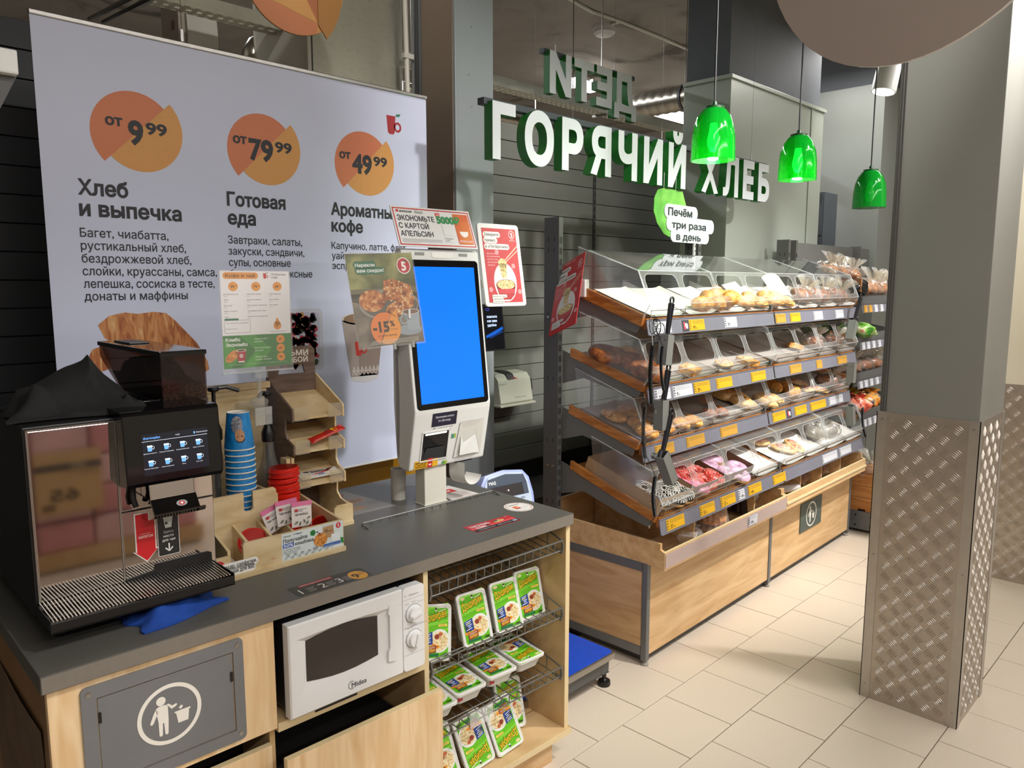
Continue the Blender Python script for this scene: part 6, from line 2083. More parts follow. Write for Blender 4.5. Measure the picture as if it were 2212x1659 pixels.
TAGS = [
    [(.05, .14, 'w', '25'), (.285, .055, 'g', ''), (.345, .14, 'y', '49'), (.68, .13, 'w', '29'), (1.26, .13, 'o', ''), (1.45, .14, 'y', ''), (1.78, .14, 'w', ''), (2.12, .14, 'w', '')],
    [(.05, .13, 'w', '35'), (.20, .17, 'w', '9'), (.385, .15, 'y', '29'), (.60, .16, 'y', ''), (.97, .17, 'y', ''), (1.45, .16, 'o', ''), (1.83, .09, 'o', ''), (2.17, .16, 'o', '')],
    [(.10, .16, 'o', '49'), (.37, .17, 'o', ''), (.70, .18, 'o', ''), (1.30, .17, 'y', ''), (1.49, .06, 'g', ''), (1.60, .17, 'y', ''), (1.83, .24, 'y', ''), (2.12, .24, 'w', '')],
    [(.05, .15, 'y', '37'), (.34, .14, 'y', '52'), (.54, .15, 'y', '37'), (.72, .07, 'w', '49'), (.83, .15, 'y', '49'), (1.12, .16, 'y', ''), (1.80, .24, 'w', ''), (2.08, .20, 'w', '')],
]
for r, (vb, zb, vf, zf) in enumerate(ROWS):
    th = .052 if r == 0 else .040
    for mod in range(2):
        u0, u1 = (.0, 1.245) if mod == 0 else (1.255, 2.5)
        side = 'left' if mod == 0 else 'right'
        t = thing('bakery_shelf', '%s sloping bakery shelf of the %s unit' % (ROWN[r], side), 'shelf', BF, (u0, vb, zf), 'sloping bakery shelves')
        sl = (zb - zf) / (vb - vf)
        for u in (u0, u1 - .018):
            part(t, 'wood_rail', MB().prism([(vf, zf), (vb, zb), (vb + .004, zb - th), (vf + .012, zf - th)], 'x', u, u + .018), M_OAK, .002)
        part(t, 'shelf_board', MB().prism([(vf + .01, zf - .028), (vb, zb - .026), (vb, zb - .034), (vf + .01, zf - .036)], 'x', u0 + .018, u1 - .018), M_OAK)
        for u in ((u0 + .003, u1 - .006) if mod == 0 else (u1 - .006,)):
            zz = zb - th
            part(t, 'bracket', MB().prism([(.50, zb - .012), (vb - .02, zz + .005), (vf + .02, zf - th + .003), (vf + .035, zf - th - .028), (vf + .2, zf - .01 + sl * .2 - th - .05), (vb - .08, zb - .135), (.50, zb - .17)], 'x', u, u + .003), M_SHELF)
        part(t, 'front_board', MB().box(u0 + .018, u1 - .018, vf - .004, vf + .012, zf - .062, zf - .016), M_OAK, .001)
        # price rail, leaning forward at its foot
        zr0, zr1 = zf - .086, zf - .022
        Mr = plane((u0, vf - .026, zr0), (1, 0, 0), (0, .012, .064))
        pr = part(t, 'price_rail', MB().box(.002, u1 - u0 - .002, 0, .064, -.004, 0, M=Mr).box(.002, u1 - u0 - .002, -.004, 0, -.004, .006, M=Mr).box(.002, u1 - u0 - .002, .062, .066, -.004, .003, M=Mr), M_RAILP)
        ORG[pr.name] = ORG[t.name]
        for (tu, tw, kind, txt) in TAGS[r]:
            if not (u0 <= tu < u1):
                continue
            if kind == 'g':
                a = Art()
                a.rect(0, 0, tw, .052, '#3a3a40', 1).rect(.012, .008, .012, .036, '#c9404c', 2, .003).ell(.034, .028, .014, .010, '#d8d8da', 2).rect(.030, .012, .016, .012, '#d8d8da', 3, .004)
                a.build(pr, 'glove_sign', Mr @ Matrix.Translation((tu - u0, .002, .0012)), eps=.0003)
            else:
                price_tag(pr, tu - u0, tw, kind, r, txt, Mr @ Matrix.Translation((0, .004, 0)))
        # wire guard along the front
        mb = MB()
        za = zf + .018
        ends = [(u0 + .03, vf + .03, za - .03), (u0 + .03, vf - .018, za - .026), (u0 + .03, vf - .020, za), (u1 - .03, vf - .020, za), (u1 - .03, vf - .018, za - .026), (u1 - .03, vf + .03, za - .03)]
        mb.tube(ends, .0025, 6)
        mb.tube([(u0 + .03, vf - .018, za - .026), (u1 - .03, vf - .018, za - .026)], .0025, 6)
        for k in range(1, 4):
            u = u0 + (u1 - u0) * k / 4
            mb.tube([(u, vf - .020, za), (u + .004, vf - .012, za - .034)], .0025, 5)
        part(t, 'wire_guard', mb, M_STEEL, smooth=40)
        if mod == 0:
            part(t, 'guard_clip', MB().box(u1 - .05, u1 - .03, vf - .022, vf - .010, za - .034, za + .003), M_DARKMETAL, .002)
        # baking paper lining each bin
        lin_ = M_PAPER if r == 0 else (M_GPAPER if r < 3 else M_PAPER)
        for k in range(4):
            a0, a1 = u0 + .022 + k * .304, u0 + .022 + (k + 1) * .304 - .006
            rn = random.uniform(0, 6)
            if r == 3 and mod == 0 and k in (0, 1, 2):
                # cardboard bakery trays for doughnuts
                mb = MB()
                A, Bq, Cq, D = shelf_pt(r, a0, .04), shelf_pt(r, a1, .04), shelf_pt(r, a1, .86), shelf_pt(r, a0, .86)
                h = Vector((0, -math.sin(slope(r)), math.cos(slope(r)))) * .07
                for p, q in ((A, Bq), (Bq, Cq), (Cq, D), (D, A)):
                    mb.add([p, q, q + h, p + h], [(0, 1, 2, 3)])
                mb.add([A, Bq, Cq, D], [(0, 1, 2, 3)])
                part(t, 'card_tray', mb, M_KBOX if k else mat('pale_tray_card', '#a98a66', .6, 0, .08, 12))
                mb2 = MB().sheet(lambda a, b: shelf_pt(r, a0 + .004 + (a1 - a0 - .008) * a, .05 + .8 * b, .004 + .002 * math.sin(9 * a + rn)), 6, 8)
                part(t, 'paper_liner', mb2, mat('tan_baking_paper', '#c0a58c', .7, 0, .06, 20), smooth=60)
            else:
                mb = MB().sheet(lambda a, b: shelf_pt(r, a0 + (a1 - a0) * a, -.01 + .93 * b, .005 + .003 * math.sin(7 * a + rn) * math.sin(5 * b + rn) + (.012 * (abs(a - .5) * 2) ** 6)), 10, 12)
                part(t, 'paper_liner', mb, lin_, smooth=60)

# acrylic covers: one per pair of bins, roof + pierced front + lower flap + end panes
COVW = .619
vb, zb, vf, zf = ROWS[0]
pT, pM, pB = (vf + .033, zf + .189), (vf - .029, zf + .044), (vf + .004, zf - .012)
pR = (vf + .300, zf + .283)


def make_cover():
    t = thing('display_cover', 'x', 'display cover', BF, (0, vf, zf), 'clear acrylic bakery covers')
    e = .0028
    # roof
    part(t, 'roof_pane', MB().prism([pT, pR, (pR[0] - .001, pR[1] - e), (pT[0] + .001, pT[1] - e)], 'x', .002, COVW - .002, 0, mside=0), [M_CLEAR])
    # front pane with two grab holes
    up = Vector((0, pT[0] - pM[0], pT[1] - pM[1]))
    H = up.length
    Mf = plane((0, pM[0], pM[1]), (1, 0, 0), up)
    mb = MB()
    half = COVW / 2
    for k in range(2):
        x0, x1 = k * half + .002, (k + 1) * half - (.002 if k else 0)
        hole = rrect(x0 + .024, x1 - .022, .026, H - .016, .036, 5)
        n = len(hole)
        cx, cy = (x0 + x1) / 2, H / 2
        outer = []
        for (x, y) in hole:
            dx, dy = x - cx, y - cy
            s = min((x1 - x0) / 2 / abs(dx) if abs(dx) > 1e-9 else 1e9, H / 2 / abs(dy) if abs(dy) > 1e-9 else 1e9)
            outer.append((cx + dx * s, cy + dy * s))
        # make sure the true corners are present
        for ci, (qx, qy) in enumerate(((x1, H), (x0, H), (x0, 0), (x1, 0))):
            j = min(range(n), key=lambda i: (outer[i][0] - qx) ** 2 + (outer[i][1] - qy) ** 2)
            outer[j] = (qx, qy)
        vs = [tuple(Mf @ Vector((x, y, 0))) for x, y in outer] + [tuple(Mf @ Vector((x, y, 0))) for x, y in hole] + [tuple(Mf @ Vector((x, y, -e))) for x, y in outer] + [tuple(Mf @ Vector((x, y, -e))) for x, y in hole]
        fs0 = [(i, (i + 1) % n, n + (i + 1) % n, n + i) for i in range(n)] + [(2 * n + i, 2 * n + (i + 1) % n, 3 * n + (i + 1) % n, 3 * n + i) for i in range(n)]
        fs1 = [(n + i, n + (i + 1) % n, 3 * n + (i + 1) % n, 3 * n + i) for i in range(n)]
        mb.add(vs, fs0, 0)
        mb.add(vs, fs1, 1)
        # bevelled lip around the hole catches the light
        mb.tube([tuple(Mf @ Vector((x, y, -.001))) for x, y in hole], .0014, 5, 1, closed=True)
    part(t, 'front_pane', mb, [clear('clear_acrylic_frame', haze=.055), M_CLEARB])
    # lower flap and edges
    part(t, 'lower_flap', MB().prism([pM, (pM[0] + e, pM[1]), (pB[0] + e, pB[1]), pB], 'x', .002, COVW - .002), M_CLEAR)
    mb = MB()
    for a_, b_ in ((pT, pT), (pM, pM)):
        mb.tube([(.002, a_[0], a_[1]), (COVW - .002, a_[0], a_[1])], .0019, 5)
    for u in (.003, COVW - .003):
        mb.tube([(u, pR[0], pR[1]), (u, pT[0], pT[1]), (u, pM[0], pM[1]), (u, pB[0], pB[1])], .0019, 5)
    mb.tube([(COVW / 2, pM[0], pM[1]), (COVW / 2, pB[0], pB[1])], .0012, 5)
    part(t, 'polished_edge', mb, M_CLEARB)
    side = [pT, pM, pB, (vf + .32, zf + .11), (vf + .30, zf + .278)]
    part(t, 'end_pane', MB().prism([(p[0], p[1]) for p in (pT, pM, pB, (vf + .32, zf + .100), pR)], 'x', .0025, .005), M_CLEAR)
    # low bin divider in the middle
    part(t, 'bin_divider', MB().prism([(pB[0] + .006, pB[1]), (vf + .33, zf + .105), (vf + .33, zf + .150), (pB[0] + .02, pB[1] + .045)], 'x', COVW / 2 - .001, COVW / 2 + .001), clear('clear_divider', haze=.10))
    return t


cov = make_cover()
first = True
for r in range(4):
    for k in range(4):
        u = .003 + k * .6245
        p = (u, ROWS[r][2], ROWS[r][3])
        lb = '%s clear cover on the %s bakery shelf counted from the left' % (('first', 'second', 'third', 'fourth')[k], ROWN[r])
        if first:
            o, first = cov, False
            o.location = BF.w(p)
        else:
            o = twin(cov, loc=BF.w(p))
        o['label'] = lb
for r in range(4):
    vb, zb, vf, zf = ROWS[r]
    for u, sd in ((-.001, 'left'), (2.4985, 'right')):
        mb = MB().prism([(vf + .033, zf + .189), (vf - .029, zf + .044), (vf + .004, zf - .012), (vf + .34, zf + .11), (vf + .36, zf + .30)], 'x', u, u + .003)
        e = MB().tube([(u + .0015, vf + .36, zf + .30), (u + .0015, vf + .033, zf + .189), (u + .0015, vf - .029, zf + .044), (u + .0015, vf + .004, zf - .012)], .0021, 5)
        t = thing('end_guard', 'clear end guard on the %s side of the %s bakery shelf' % (sd, ROWN[r]), 'end guard', BF, (u, vf, zf), 'clear end guards')
        part(t, 'pane', mb, M_CLEAR)
        part(t, 'polished_edge', e, M_CLEARB)

# ------------------------------------------------------------------ base cabinets
M_BWOOD = wood('maple_laminate_long', '#dcba8c', '#c69e6c', (1.0, 7, 7), 3.0, planks=.9)
M_BFR = mat('grey_frame_profile', '#6d6f70', .4, .2, .04, 10)
for mod in range(2):
    u0 = 1.25 * mod
    u1 = u0 + 1.25
    nm = ('left', 'right')[mod]
    t = thing('base_cabinet', ('left maple base cabinet below the bakery shelves, with side panel', 'right maple base cabinet with waste pictogram below the bakery shelves')[mod], 'cabinet', BF, (u0, 0, 0), 'bakery base cabinets')
    part(t, 'front_panel', MB().box(u0 + .028, u1 - .004, .004, .020, .045, .482), M_BWOOD, .001)
    if mod == 0:
        part(t, 'side_panel', MB().box(.004, .016, .030, .60, .085, .440), wood('maple_laminate_side', '#d6b287', '#bf976a', (7, 1.2, 7), 3.0, planks=.9), .001)
        part(t, 'side_frame', MB().box(0, .018, .03, .60, .440, .482), M_BFR, .001)
        part(t, 'side_frame', MB().box(0, .018, .03, .60, .045, .085), M_BFR, .001)
    part(t, 'post', MB().box(u0, u0 + .027, -.002, .028, .020, .482), M_BFR, .004)
    part(t, 'post', MB().box(u1 - .004, u1, -.002, .028, .020, .482) if mod == 0 else MB().box(u1 - .02, u1 + .004, -.002, .028, .02, .482), M_BFR, .002)
    part(t, 'floor_panel', MB().box(u0 + .02, u1 - .004, .02, .60, .470, .482), M_BWOOD)
    part(t, 'recess', MB().box(u0 + .02, u1 - .01, .02, .6, .02, .045), M_BLACK)
    part(t, 'foot', MB().lathe([(.018, 0), (.018, .008), (.008, .012), (.008, .022)], 14, (u0 + .014, .012, 0)), mat('grey_foot_rubber', '#9a958c', .6), smooth=40)
    if mod:
        part(t, 'foot', MB().lathe([(.018, 0), (.018, .008), (.008, .012), (.008, .022)], 14, (u1 - .012, .012, 0)), mat('grey_foot_rubber', '#9a958c', .6), smooth=40)
    # open bin on top
    part(t, 'bin_side', MB().prism([(-.075, .478), (.58, .478), (.58, .60), (-.062, .588), (-.062, .56), (-.075, .556)], 'x', u0 + .002, u0 + .018), M_BWOOD, .0008)
    part(t, 'bin_side', MB().prism([(-.075, .478), (.58, .478), (.58, .60), (-.062, .588), (-.062, .56), (-.075, .556)], 'x', u1 - .018, u1 - .002), M_BWOOD, .0008)
    part(t, 'bin_back', MB().box(u0 + .018, u1 - .018, .56, .575, .478, .66), M_BWOOD)
    part(t, 'bin_front', MB().box(u0 + .002, u1 - .002, -.086, -.075, .470, .552), M_BWOOD, .0015)
    part(t, 'front_top_band', MB().box(u0 + .002, u1 - .002, -.0855, -.0755, .552, .5535), M_EDGEW)
    part(t, 'bin_floor', MB().box(u0 + .018, u1 - .018, -.075, .56, .470, .478), M_BWOOD)
    for k in range(1, 4):
        u = u0 + .3125 * k + (.03 if mod == 0 else 0)
        part(t, 'bin_divider', MB().prism([(-.03, .478), (.55, .478), (.55, .64), (.30, .635), (-.03, .60)], 'x', u, u + .012), M_BWOOD, .0008)
    if mod == 0:
        pk_ = part(t, 'price_rail', MB().box(u0 + .004, u1 - .004, -.0905, -.088, .482, .546), clear('rosy_clear_rail', '#f4ece8', haze=.45, hazecol='#dcccc8'))
        ORG[pk_.name] = ORG[t.name]
        price_tag(pk_, .78, .10, 'w', 3, '99', plane((0, -.0915, .490), (1, 0, 0), (0, 0, 1)))
    else:
        part(t, 'front_ledge', MB().box(u0 + .002, u1 - .002, -.092, -.086, .500, .512), M_EDGEW)
        part(t, 'bin_plate', MB().box(1.665, 1.985, -.003, .004, .215, .395), mat('dark_green_plate', '#4c5650', .5), .001)
        litter(Art(), 1.822, .306, .078, '#d8d6cc').build(t, 'bin_pictogram', front(0, -.0034, 0))

# ------------------------------------------------------------------ pastry
CRUST = ramp_mat('golden_crust', [(.3, '#9a5a1e'), (.48, '#d39242'), (.68, '#e8b868')], 40, .5, bump=.5)
CRUSTD = ramp_mat('brown_crust', [(.3, '#4a2510'), (.5, '#85481f'), (.7, '#b57238')], 40, .5, bump=.5)
CRUSTL = ramp_mat('light_crust', [(.3, '#c08a4a'), (.5, '#e0b878'), (.7, '#ecd29c')], 40, .5, bump=.4)


def blob(name, mats, f, nu=22, nv=12):
    mb = MB().sheet(f, nu, nv)
    return mb


def bun_mesh(rx, ry, h, wob=.06, seed=0):
    rnd = random.Random(seed)
    p1, p2 = rnd.uniform(0, 6), rnd.uniform(0, 6)

    def f(a, b):
        t = 2 * math.pi * a
        q = math.pi * b
        k = 1 + wob * math.sin(3 * t + p1) + wob * .6 * math.sin(5 * t + p2)
        s = math.sin(q) ** .75
        return (rx * k * s * math.cos(t), ry * k * s * math.sin(t), h * .5 * (1 - math.cos(q) * (1 if q > math.pi / 2 else .85)) - .0)
    return MB().sheet(f, 24, 12)


def ring_mesh(Rr, r, n=26, m=12, flat_=.85):
    mb = MB()
    mb.tube([(Rr * math.cos(2 * math.pi * i / n), Rr * math.sin(2 * math.pi * i / n), r * flat_) for i in range(n)], r, m, closed=True)
    for i, v in enumerate(mb.v):
        mb.v[i] = (v[0], v[1], r * flat_ + (v[2] - r * flat_) * flat_)
    return mb


def croissant_mesh(L, r):
    pts, tp = [], []
    for i in range(19):
        a = -1 + 2 * i / 18
        pts.append((L / 2 * math.sin(a * 1.25), -L * .22 * (math.cos(a * 1.25) - .6), r * .9))
        tp.append((1 - abs(a) ** 2.2) * (1 + .12 * (1 if i % 3 == 1 else -.4)) + .16)
    return MB().tube(pts, r, 12, taper=tp)


def glaze_cap(Rr, r, n=26, m=7):
    mb = MB()

    def f(a, b):
        t = 2 * math.pi * a
        q = math.pi * (.06 + .88 * b)
        rr = r * 1.05
        k = 1 + .03 * math.sin(7 * t)
        return ((Rr + rr * math.cos(q) * k) * math.cos(t), (Rr + rr * math.cos(q) * k) * math.sin(t), r * .85 + rr * .88 * math.sin(q))
    return MB().sheet(f, n, m)


def swirl_lines(Rr, r, n, m=0, w=.0022):
    mb = MB()
    for k in range(n):
        t = 2 * math.pi * k / n
        pts = []
        for j in range(7):
            q = math.pi * (.1 + .8 * j / 6)
            tt = t + .25 * math.sin(j * 1.2)
            pts.append(((Rr + r * 1.08 * math.cos(q)) * math.cos(tt), (Rr + r * 1.08 * math.cos(q)) * math.sin(tt), r * .85 + r * .95 * math.sin(q)))
        mb.tube(pts, w, 5, m)
    return mb


def drizzle(Rr, r, n, w=.002):
    """icing drawn in lines across the ring"""
    mb = MB()
    rr = r * 1.06
    for k in range(n):
        x = (Rr + rr * .9) * (-1 + 2 * (k + .5) / n)
        run = []
        for j in range(33):
            y = (Rr + rr) * (-1 + 2 * j / 32)
            xx = x + .003 * math.sin(j * .9 + k)
            d = math.hypot(xx, y) - Rr
            if abs(d) < rr * .93:
                run.append((xx, y, r * .85 + rr * .9 * math.sqrt(max(0, 1 - (d / rr) ** 2))))
            else:
                if len(run) > 1:
                    mb.tube(run, w, 5)
                run = []
        if len(run) > 1:
            mb.tube(run, w, 5)
    return mb


PROTO = {}


def pastry(kind):
    if kind in PROTO:
        return PROTO[kind], False
    nm, cat, parts_ = {
        'croissant': ('croissant', 'croissant', [('dough', croissant_mesh(.15, .032), CRUST)]),
        'puff': ('puff_pastry', 'pastry', [('dough', bun_mesh(.07, .045, .045, .08, 2), CRUST), ('flaky_top', bun_mesh(.05, .032, .054, .1, 5), CRUSTL)]),
        'square': ('puff_square', 'pastry', [('dough', MB().box(-.055, .055, -.04, .04, 0, .028), CRUST), ('raised_top', bun_mesh(.042, .03, .040, .05, 7), CRUSTL)]),
        'ring': ('ring_pastry', 'pastry', [('dough', ring_mesh(.045, .026), CRUSTD), ('filling', bun_mesh(.034, .034, .034, .05, 3), ramp_mat('dark_filling', [(.35, '#2a1509'), (.6, '#6e4a2a')], 50, .4))]),
        'bun': ('filled_bun', 'bun', [('dough', bun_mesh(.058, .05, .044, .04, 4), CRUST), ('cut_pattern', swirl_lines(.026, .022, 5, 0, .003), CRUSTD)]),
        'roll': ('round_bun', 'bun', [('dough', bun_mesh(.042, .04, .045, .03, 9), CRUSTD), ('glossy_top', bun_mesh(.03, .028, .0465, .03, 8), ramp_mat('glossy_brown', [(.3, '#6a3114'), (.6, '#a8602c')], 30, .25))]),
        'dough': ('pale_pastry', 'pastry', [('dough', bun_mesh(.075, .05, .05, .1, 11), CRUSTL), ('fold', bun_mesh(.05, .02, .058, .1, 12), CRUST)]),
        'pizza': ('topped_pastry', 'pastry', [('dough', bun_mesh(.075, .045, .026, .05, 13), CRUSTL), ('topping', bun_mesh(.06, .034, .032, .07, 14), ramp_mat('red_topping', [(.35, '#b3523c'), (.5, '#d89a7c'), (.65, '#e8d4b0')], 60, .4))]),
        'pinkdonut': ('pink_donut', 'donut', [('dough', ring_mesh(.034, .022), CRUSTL), ('glaze', glaze_cap(.034, .022), ramp_mat('pink_glaze', [(.4, '#c9728e'), (.55, '#d888a2'), (.62, '#d888a2'), (.70, '#7a3a50')], 150, .3))]),
        'reddonut': ('red_donut', 'donut', [('dough', ring_mesh(.036, .024), CRUSTL), ('glaze', glaze_cap(.036, .024), mat('red_glaze', '#c9342c', .3, 0, .06, 30)), ('icing_stripes', drizzle(.036, .024, 9, .0017), mat('pink_icing', '#e8a8a0', .5))]),
        'lilacdonut': ('lilac_donut', 'donut', [('dough', ring_mesh(.036, .024), CRUSTL), ('glaze', glaze_cap(.036, .024), ramp_mat('lilac_glaze', [(.35, '#b07a9c'), (.5, '#d8b4cc'), (.66, '#d8b4cc'), (.74, '#8a4a6a')], 170, .35))]),
        'zebradonut': ('striped_donut', 'donut', [('dough', ring_mesh(.036, .024), CRUSTL), ('glaze', glaze_cap(.036, .024), mat('chocolate_glaze', '#1c120e', .3, 0, .06, 30)), ('icing_stripes', drizzle(.036, .024, 10, .0023), mat('white_icing', '#d2cdc6', .5))]),
    }[kind]
    t = thing(nm, 'x', cat, W0, (0, 0, 0))
    for pn, mb, m in parts_:
        part(t, pn, mb, m, smooth=70)
    PROTO[kind] = t
    return t, True


def put(kind, r, u, q, label, group, rz=0, up=.006, tilt=0, sc=1.):
    t, fresh = pastry(kind)
    o = t if fresh else twin(t)
    o['label'], o['group'] = label, group
    p = shelf_pt(r, u, q, up)
    o.matrix_world = Matrix.Translation(BF.w(p)) @ Matrix.Rotation(BF.yaw, 4, 'Z') @ Matrix.Rotation(slope(r), 4, 'X') @ Matrix.Rotation(R(rz), 4, 'Z') @ Matrix.Rotation(R(tilt), 4, 'Y') @ Matrix.Scale(sc, 4)
    return o


rnd = random.Random(11)
# top shelf: croissants and golden puffs
for k, (u, q, z) in enumerate(((.55, .14, 0), (.68, .12, 0), (.70, .32, 0), (.80, .18, 0), (.86, .42, 0), (.78, .10, .03))):
    put('croissant', 0, u, q, 'golden croissant of the top bakery shelf, ' + ('leftmost', 'second from left', 'at the rear of the third bin', 'rightmost at the front', 'farthest back', 'lying on top of the others')[k], 'croissants on the top shelf', rnd.uniform(-40, 40), .008 + z)
for k, (u, q, z) in enumerate(((1.00, .14, 0), (1.10, .22, 0), (1.16, .10, 0), (1.20, .34, 0), (1.05, .40, 0))):
    put('puff', 0, u, q, 'golden puff in the fourth bin of the top shelf, ' + ('front left', 'front middle', 'front right', 'rear right', 'rear left')[k], 'puffs in the fourth bin of the top shelf', rnd.uniform(-60, 60), .008 + z)
for k, (u, q, z) in enumerate(((1.34, .12, 0), (1.44, .20, 0), (1.50, .10, 0), (1.40, .36, 0), (1.52, .32, 0))):
    put('puff', 0, u, q, 'golden puff in the fifth bin of the top shelf, ' + ('front left', 'middle', 'front right', 'rear left', 'rear right')[k], 'puffs in the fifth bin of the top shelf', rnd.uniform(-60, 60), .008 + z)
# second shelf
for (u, q, z, lb) in ((.07, .62, 0, 'uppermost'), (.13, .36, 0, 'middle'), (.10, .14, 0, 'lowest')):
    put('ring', 1, u, q, 'dark ring pastry with filling on the second shelf, %s of three' % lb, 'dark ring pastries', rnd.uniform(0, 90), .008 + z, sc=1.35)
put('puff', 1, .24, .66, 'lone golden pastry behind the ring pastries, second shelf', 'pastries on the second shelf', 20, .008)
put('square', 1, .44, .10, 'golden square pastry at the front of the second shelf', 'pastries on the second shelf', 12, .008)
put('pizza', 1, .80, .12, 'pink topped pastry at the front of the second shelf', 'pastries on the second shelf', 8, .008)
put('square', 1, 1.02, .08, 'golden square pastry beside the pink topped one', 'pastries on the second shelf', -10, .008)
put('square', 1, 1.80, .28, 'flat brown pastry seen through the sixth opening, second shelf', 'pastries on the second shelf', 35, .008, 20)
# third shelf
for (u, q, lb) in ((.09, .52, 'rear'), (.22, .56, 'second'), (.14, .26, 'third'), (.10, .10, 'front left'), (.25, .10, 'front right')):
    put('bun', 2, u, q, 'golden filled bun with slits on the third shelf, %s of five' % lb, 'filled buns on the third shelf', rnd.uniform(0, 180), .008, sc=1.1)
for (u, q, lb) in ((.40, .10, 'left'), (.50, .08, 'right')):
    put('bun', 2, u, q, 'flat golden bun in the second bin of the third shelf, %s one' % lb, 'flat buns on the third shelf', rnd.uniform(0, 180), .008)
for (u, q, lb) in ((.70, .14, 'left'), (.80, .12, 'middle'), (.87, .42, 'lone rear')):
    put('roll', 2, u, q, 'shiny brown round bun on the third shelf, %s one' % lb, 'round brown buns', rnd.uniform(0, 180), .008, sc=1.1)
for (u, q, lb) in ((1.08, .45, 'rear'), (1.16, .36, 'middle'), (1.10, .20, 'front')):
    put('dough', 2, u, q, 'pale folded pastry in the fourth bin of the third shelf, %s one' % lb, 'pale pastries', rnd.uniform(0, 180), .008, sc=1.1)
for (u, q, lb) in ((1.30, .10, 'left'), (1.40, .12, 'right')):
    put('dough', 2, u, q, 'pale pastry at the front of the fifth bin, third shelf, %s one' % lb, 'pale pastries', rnd.uniform(0, 180), .008)
for (u, q, lb) in ((1.66, .42, 'rear'), (1.74, .30, 'middle'), (1.72, .12, 'front')):
    put('croissant', 2, u, q, 'brown croissant in the sixth bin of the third shelf, %s one' % lb, 'croissants on the third shelf', rnd.uniform(0, 180), .008)
for (u, q, lb) in ((1.98, .20, 'left'), (2.08, .10, 'right'), (2.04, .40, 'rear')):
    put('pizza', 2, u, q, 'topped pastry in the seventh bin of the third shelf, %s one' % lb, 'topped pastries', rnd.uniform(0, 180), .008)
# lowest shelf: doughnuts
for k, (u, q, z) in enumerate(((.10, .30, 0), (.20, .20, 0), (.08, .12, 0), (.18, .08, .0), (.26, .22, 0), (.26, .08, 0))):
    put('zebradonut', 3, u, q, 'black and white striped donut, lowest shelf, ' + ('rear left', 'middle', 'front left', 'front middle', 'rear right', 'front right')[k], 'striped donuts', rnd.uniform(0, 180), .010 + z, rnd.uniform(-12, 12))
for k, (u, q, z) in enumerate(((.36, .34, 0), (.36, .17, 0), (.42, .09, 0))):
    put('pinkdonut', 3, u, q, 'pink glazed donut beside the red ones, lowest shelf, ' + ('rear', 'middle', 'front')[k], 'pink donuts', rnd.uniform(0, 180), .010 + z, rnd.uniform(-12, 12))
for k, (u, q, z) in enumerate(((.47, .44, 0), (.56, .46, .0), (.46, .26, 0), (.55, .28, 0), (.51, .12, 0), (.58, .13, .015))):
    put('reddonut', 3, u, q, 'red glazed donut with pale stripes, lowest shelf, ' + ('rear left', 'rear right', 'middle left', 'middle right', 'front left', 'front right')[k], 'red striped donuts', rnd.uniform(0, 180), .010 + z, rnd.uniform(-14, 14))
for k, (u, q, z) in enumerate(((.72, .34, 0), (.82, .40, 0), (.75, .14, 0), (.87, .16, 0), (.80, .06, 0))):
    put('lilacdonut', 3, u, q, 'pale lilac glazed donut, lowest shelf, ' + ('rear left', 'rear right', 'middle left', 'middle right', 'frontmost')[k], 'lilac donuts', rnd.uniform(0, 180), .010 + z, rnd.uniform(-12, 12))
for (u, q, lb) in ((1.42, .44, 'rear'), (1.50, .20, 'front left'), (1.62, .18, 'front right')):
    put('pizza', 3, u, q, 'golden flat pastry behind the fifth opening, lowest shelf, %s one' % lb, 'flat pastries on the lowest shelf', rnd.uniform(0, 180), .010, sc=1.15)


def bag_sheet(c, su, sv, h, seed, F=BF, rough=.16, k=2.):
    rn = random.Random(seed)
    ph = [rn.uniform(0, 6) for _ in range(8)]

    def f(a, b):
        t = 2 * math.pi * a
        q = math.pi * b
        w = 1 + rough * (math.sin(5 * t + ph[0] + 3 * q) * .6 + math.sin(9 * t + ph[1] - 4 * q) * .4 + math.sin(14 * t + 11 * q + ph[2]) * .3)
        s = max(0.0, math.sin(q)) ** .6
        return (c[0] + su * .5 * w * s * math.cos(t), c[1] + sv * .5 * w * s * math.sin(t), c[2] + h * (.5 - .5 * math.cos(q)) * (1 + .1 * math.sin(7 * t + ph[3])))
    return MB().sheet(f, 30, 16)


def ruffle(c, r, h, seed, n=7):
    rn = random.Random(seed)
    mb = MB()
    for k in range(n):
        a0 = 2 * math.pi * k / n + rn.uniform(-.3, .3)
        tw, sp = rn.uniform(-1, 1), rn.uniform(.5, 1)

        def f(a, b):
            t = a0 + (a - .5) * 1.1 + tw * b * .4
            rr = r * (.12 + sp * b ** 1.3) * (1 + .25 * math.sin(9 * a + k))
            return (c[0] + rr * math.cos(t), c[1] + rr * math.sin(t), c[2] + h * b * (1 - .15 * math.cos(6 * a)))
        mb.sheet(f, 5, 4)
    return mb


M_BREAD = ramp_mat('brown_bread', [(.3, '#4a2a14'), (.5, '#8a5428'), (.7, '#b98248')], 22, .6, bump=.4)


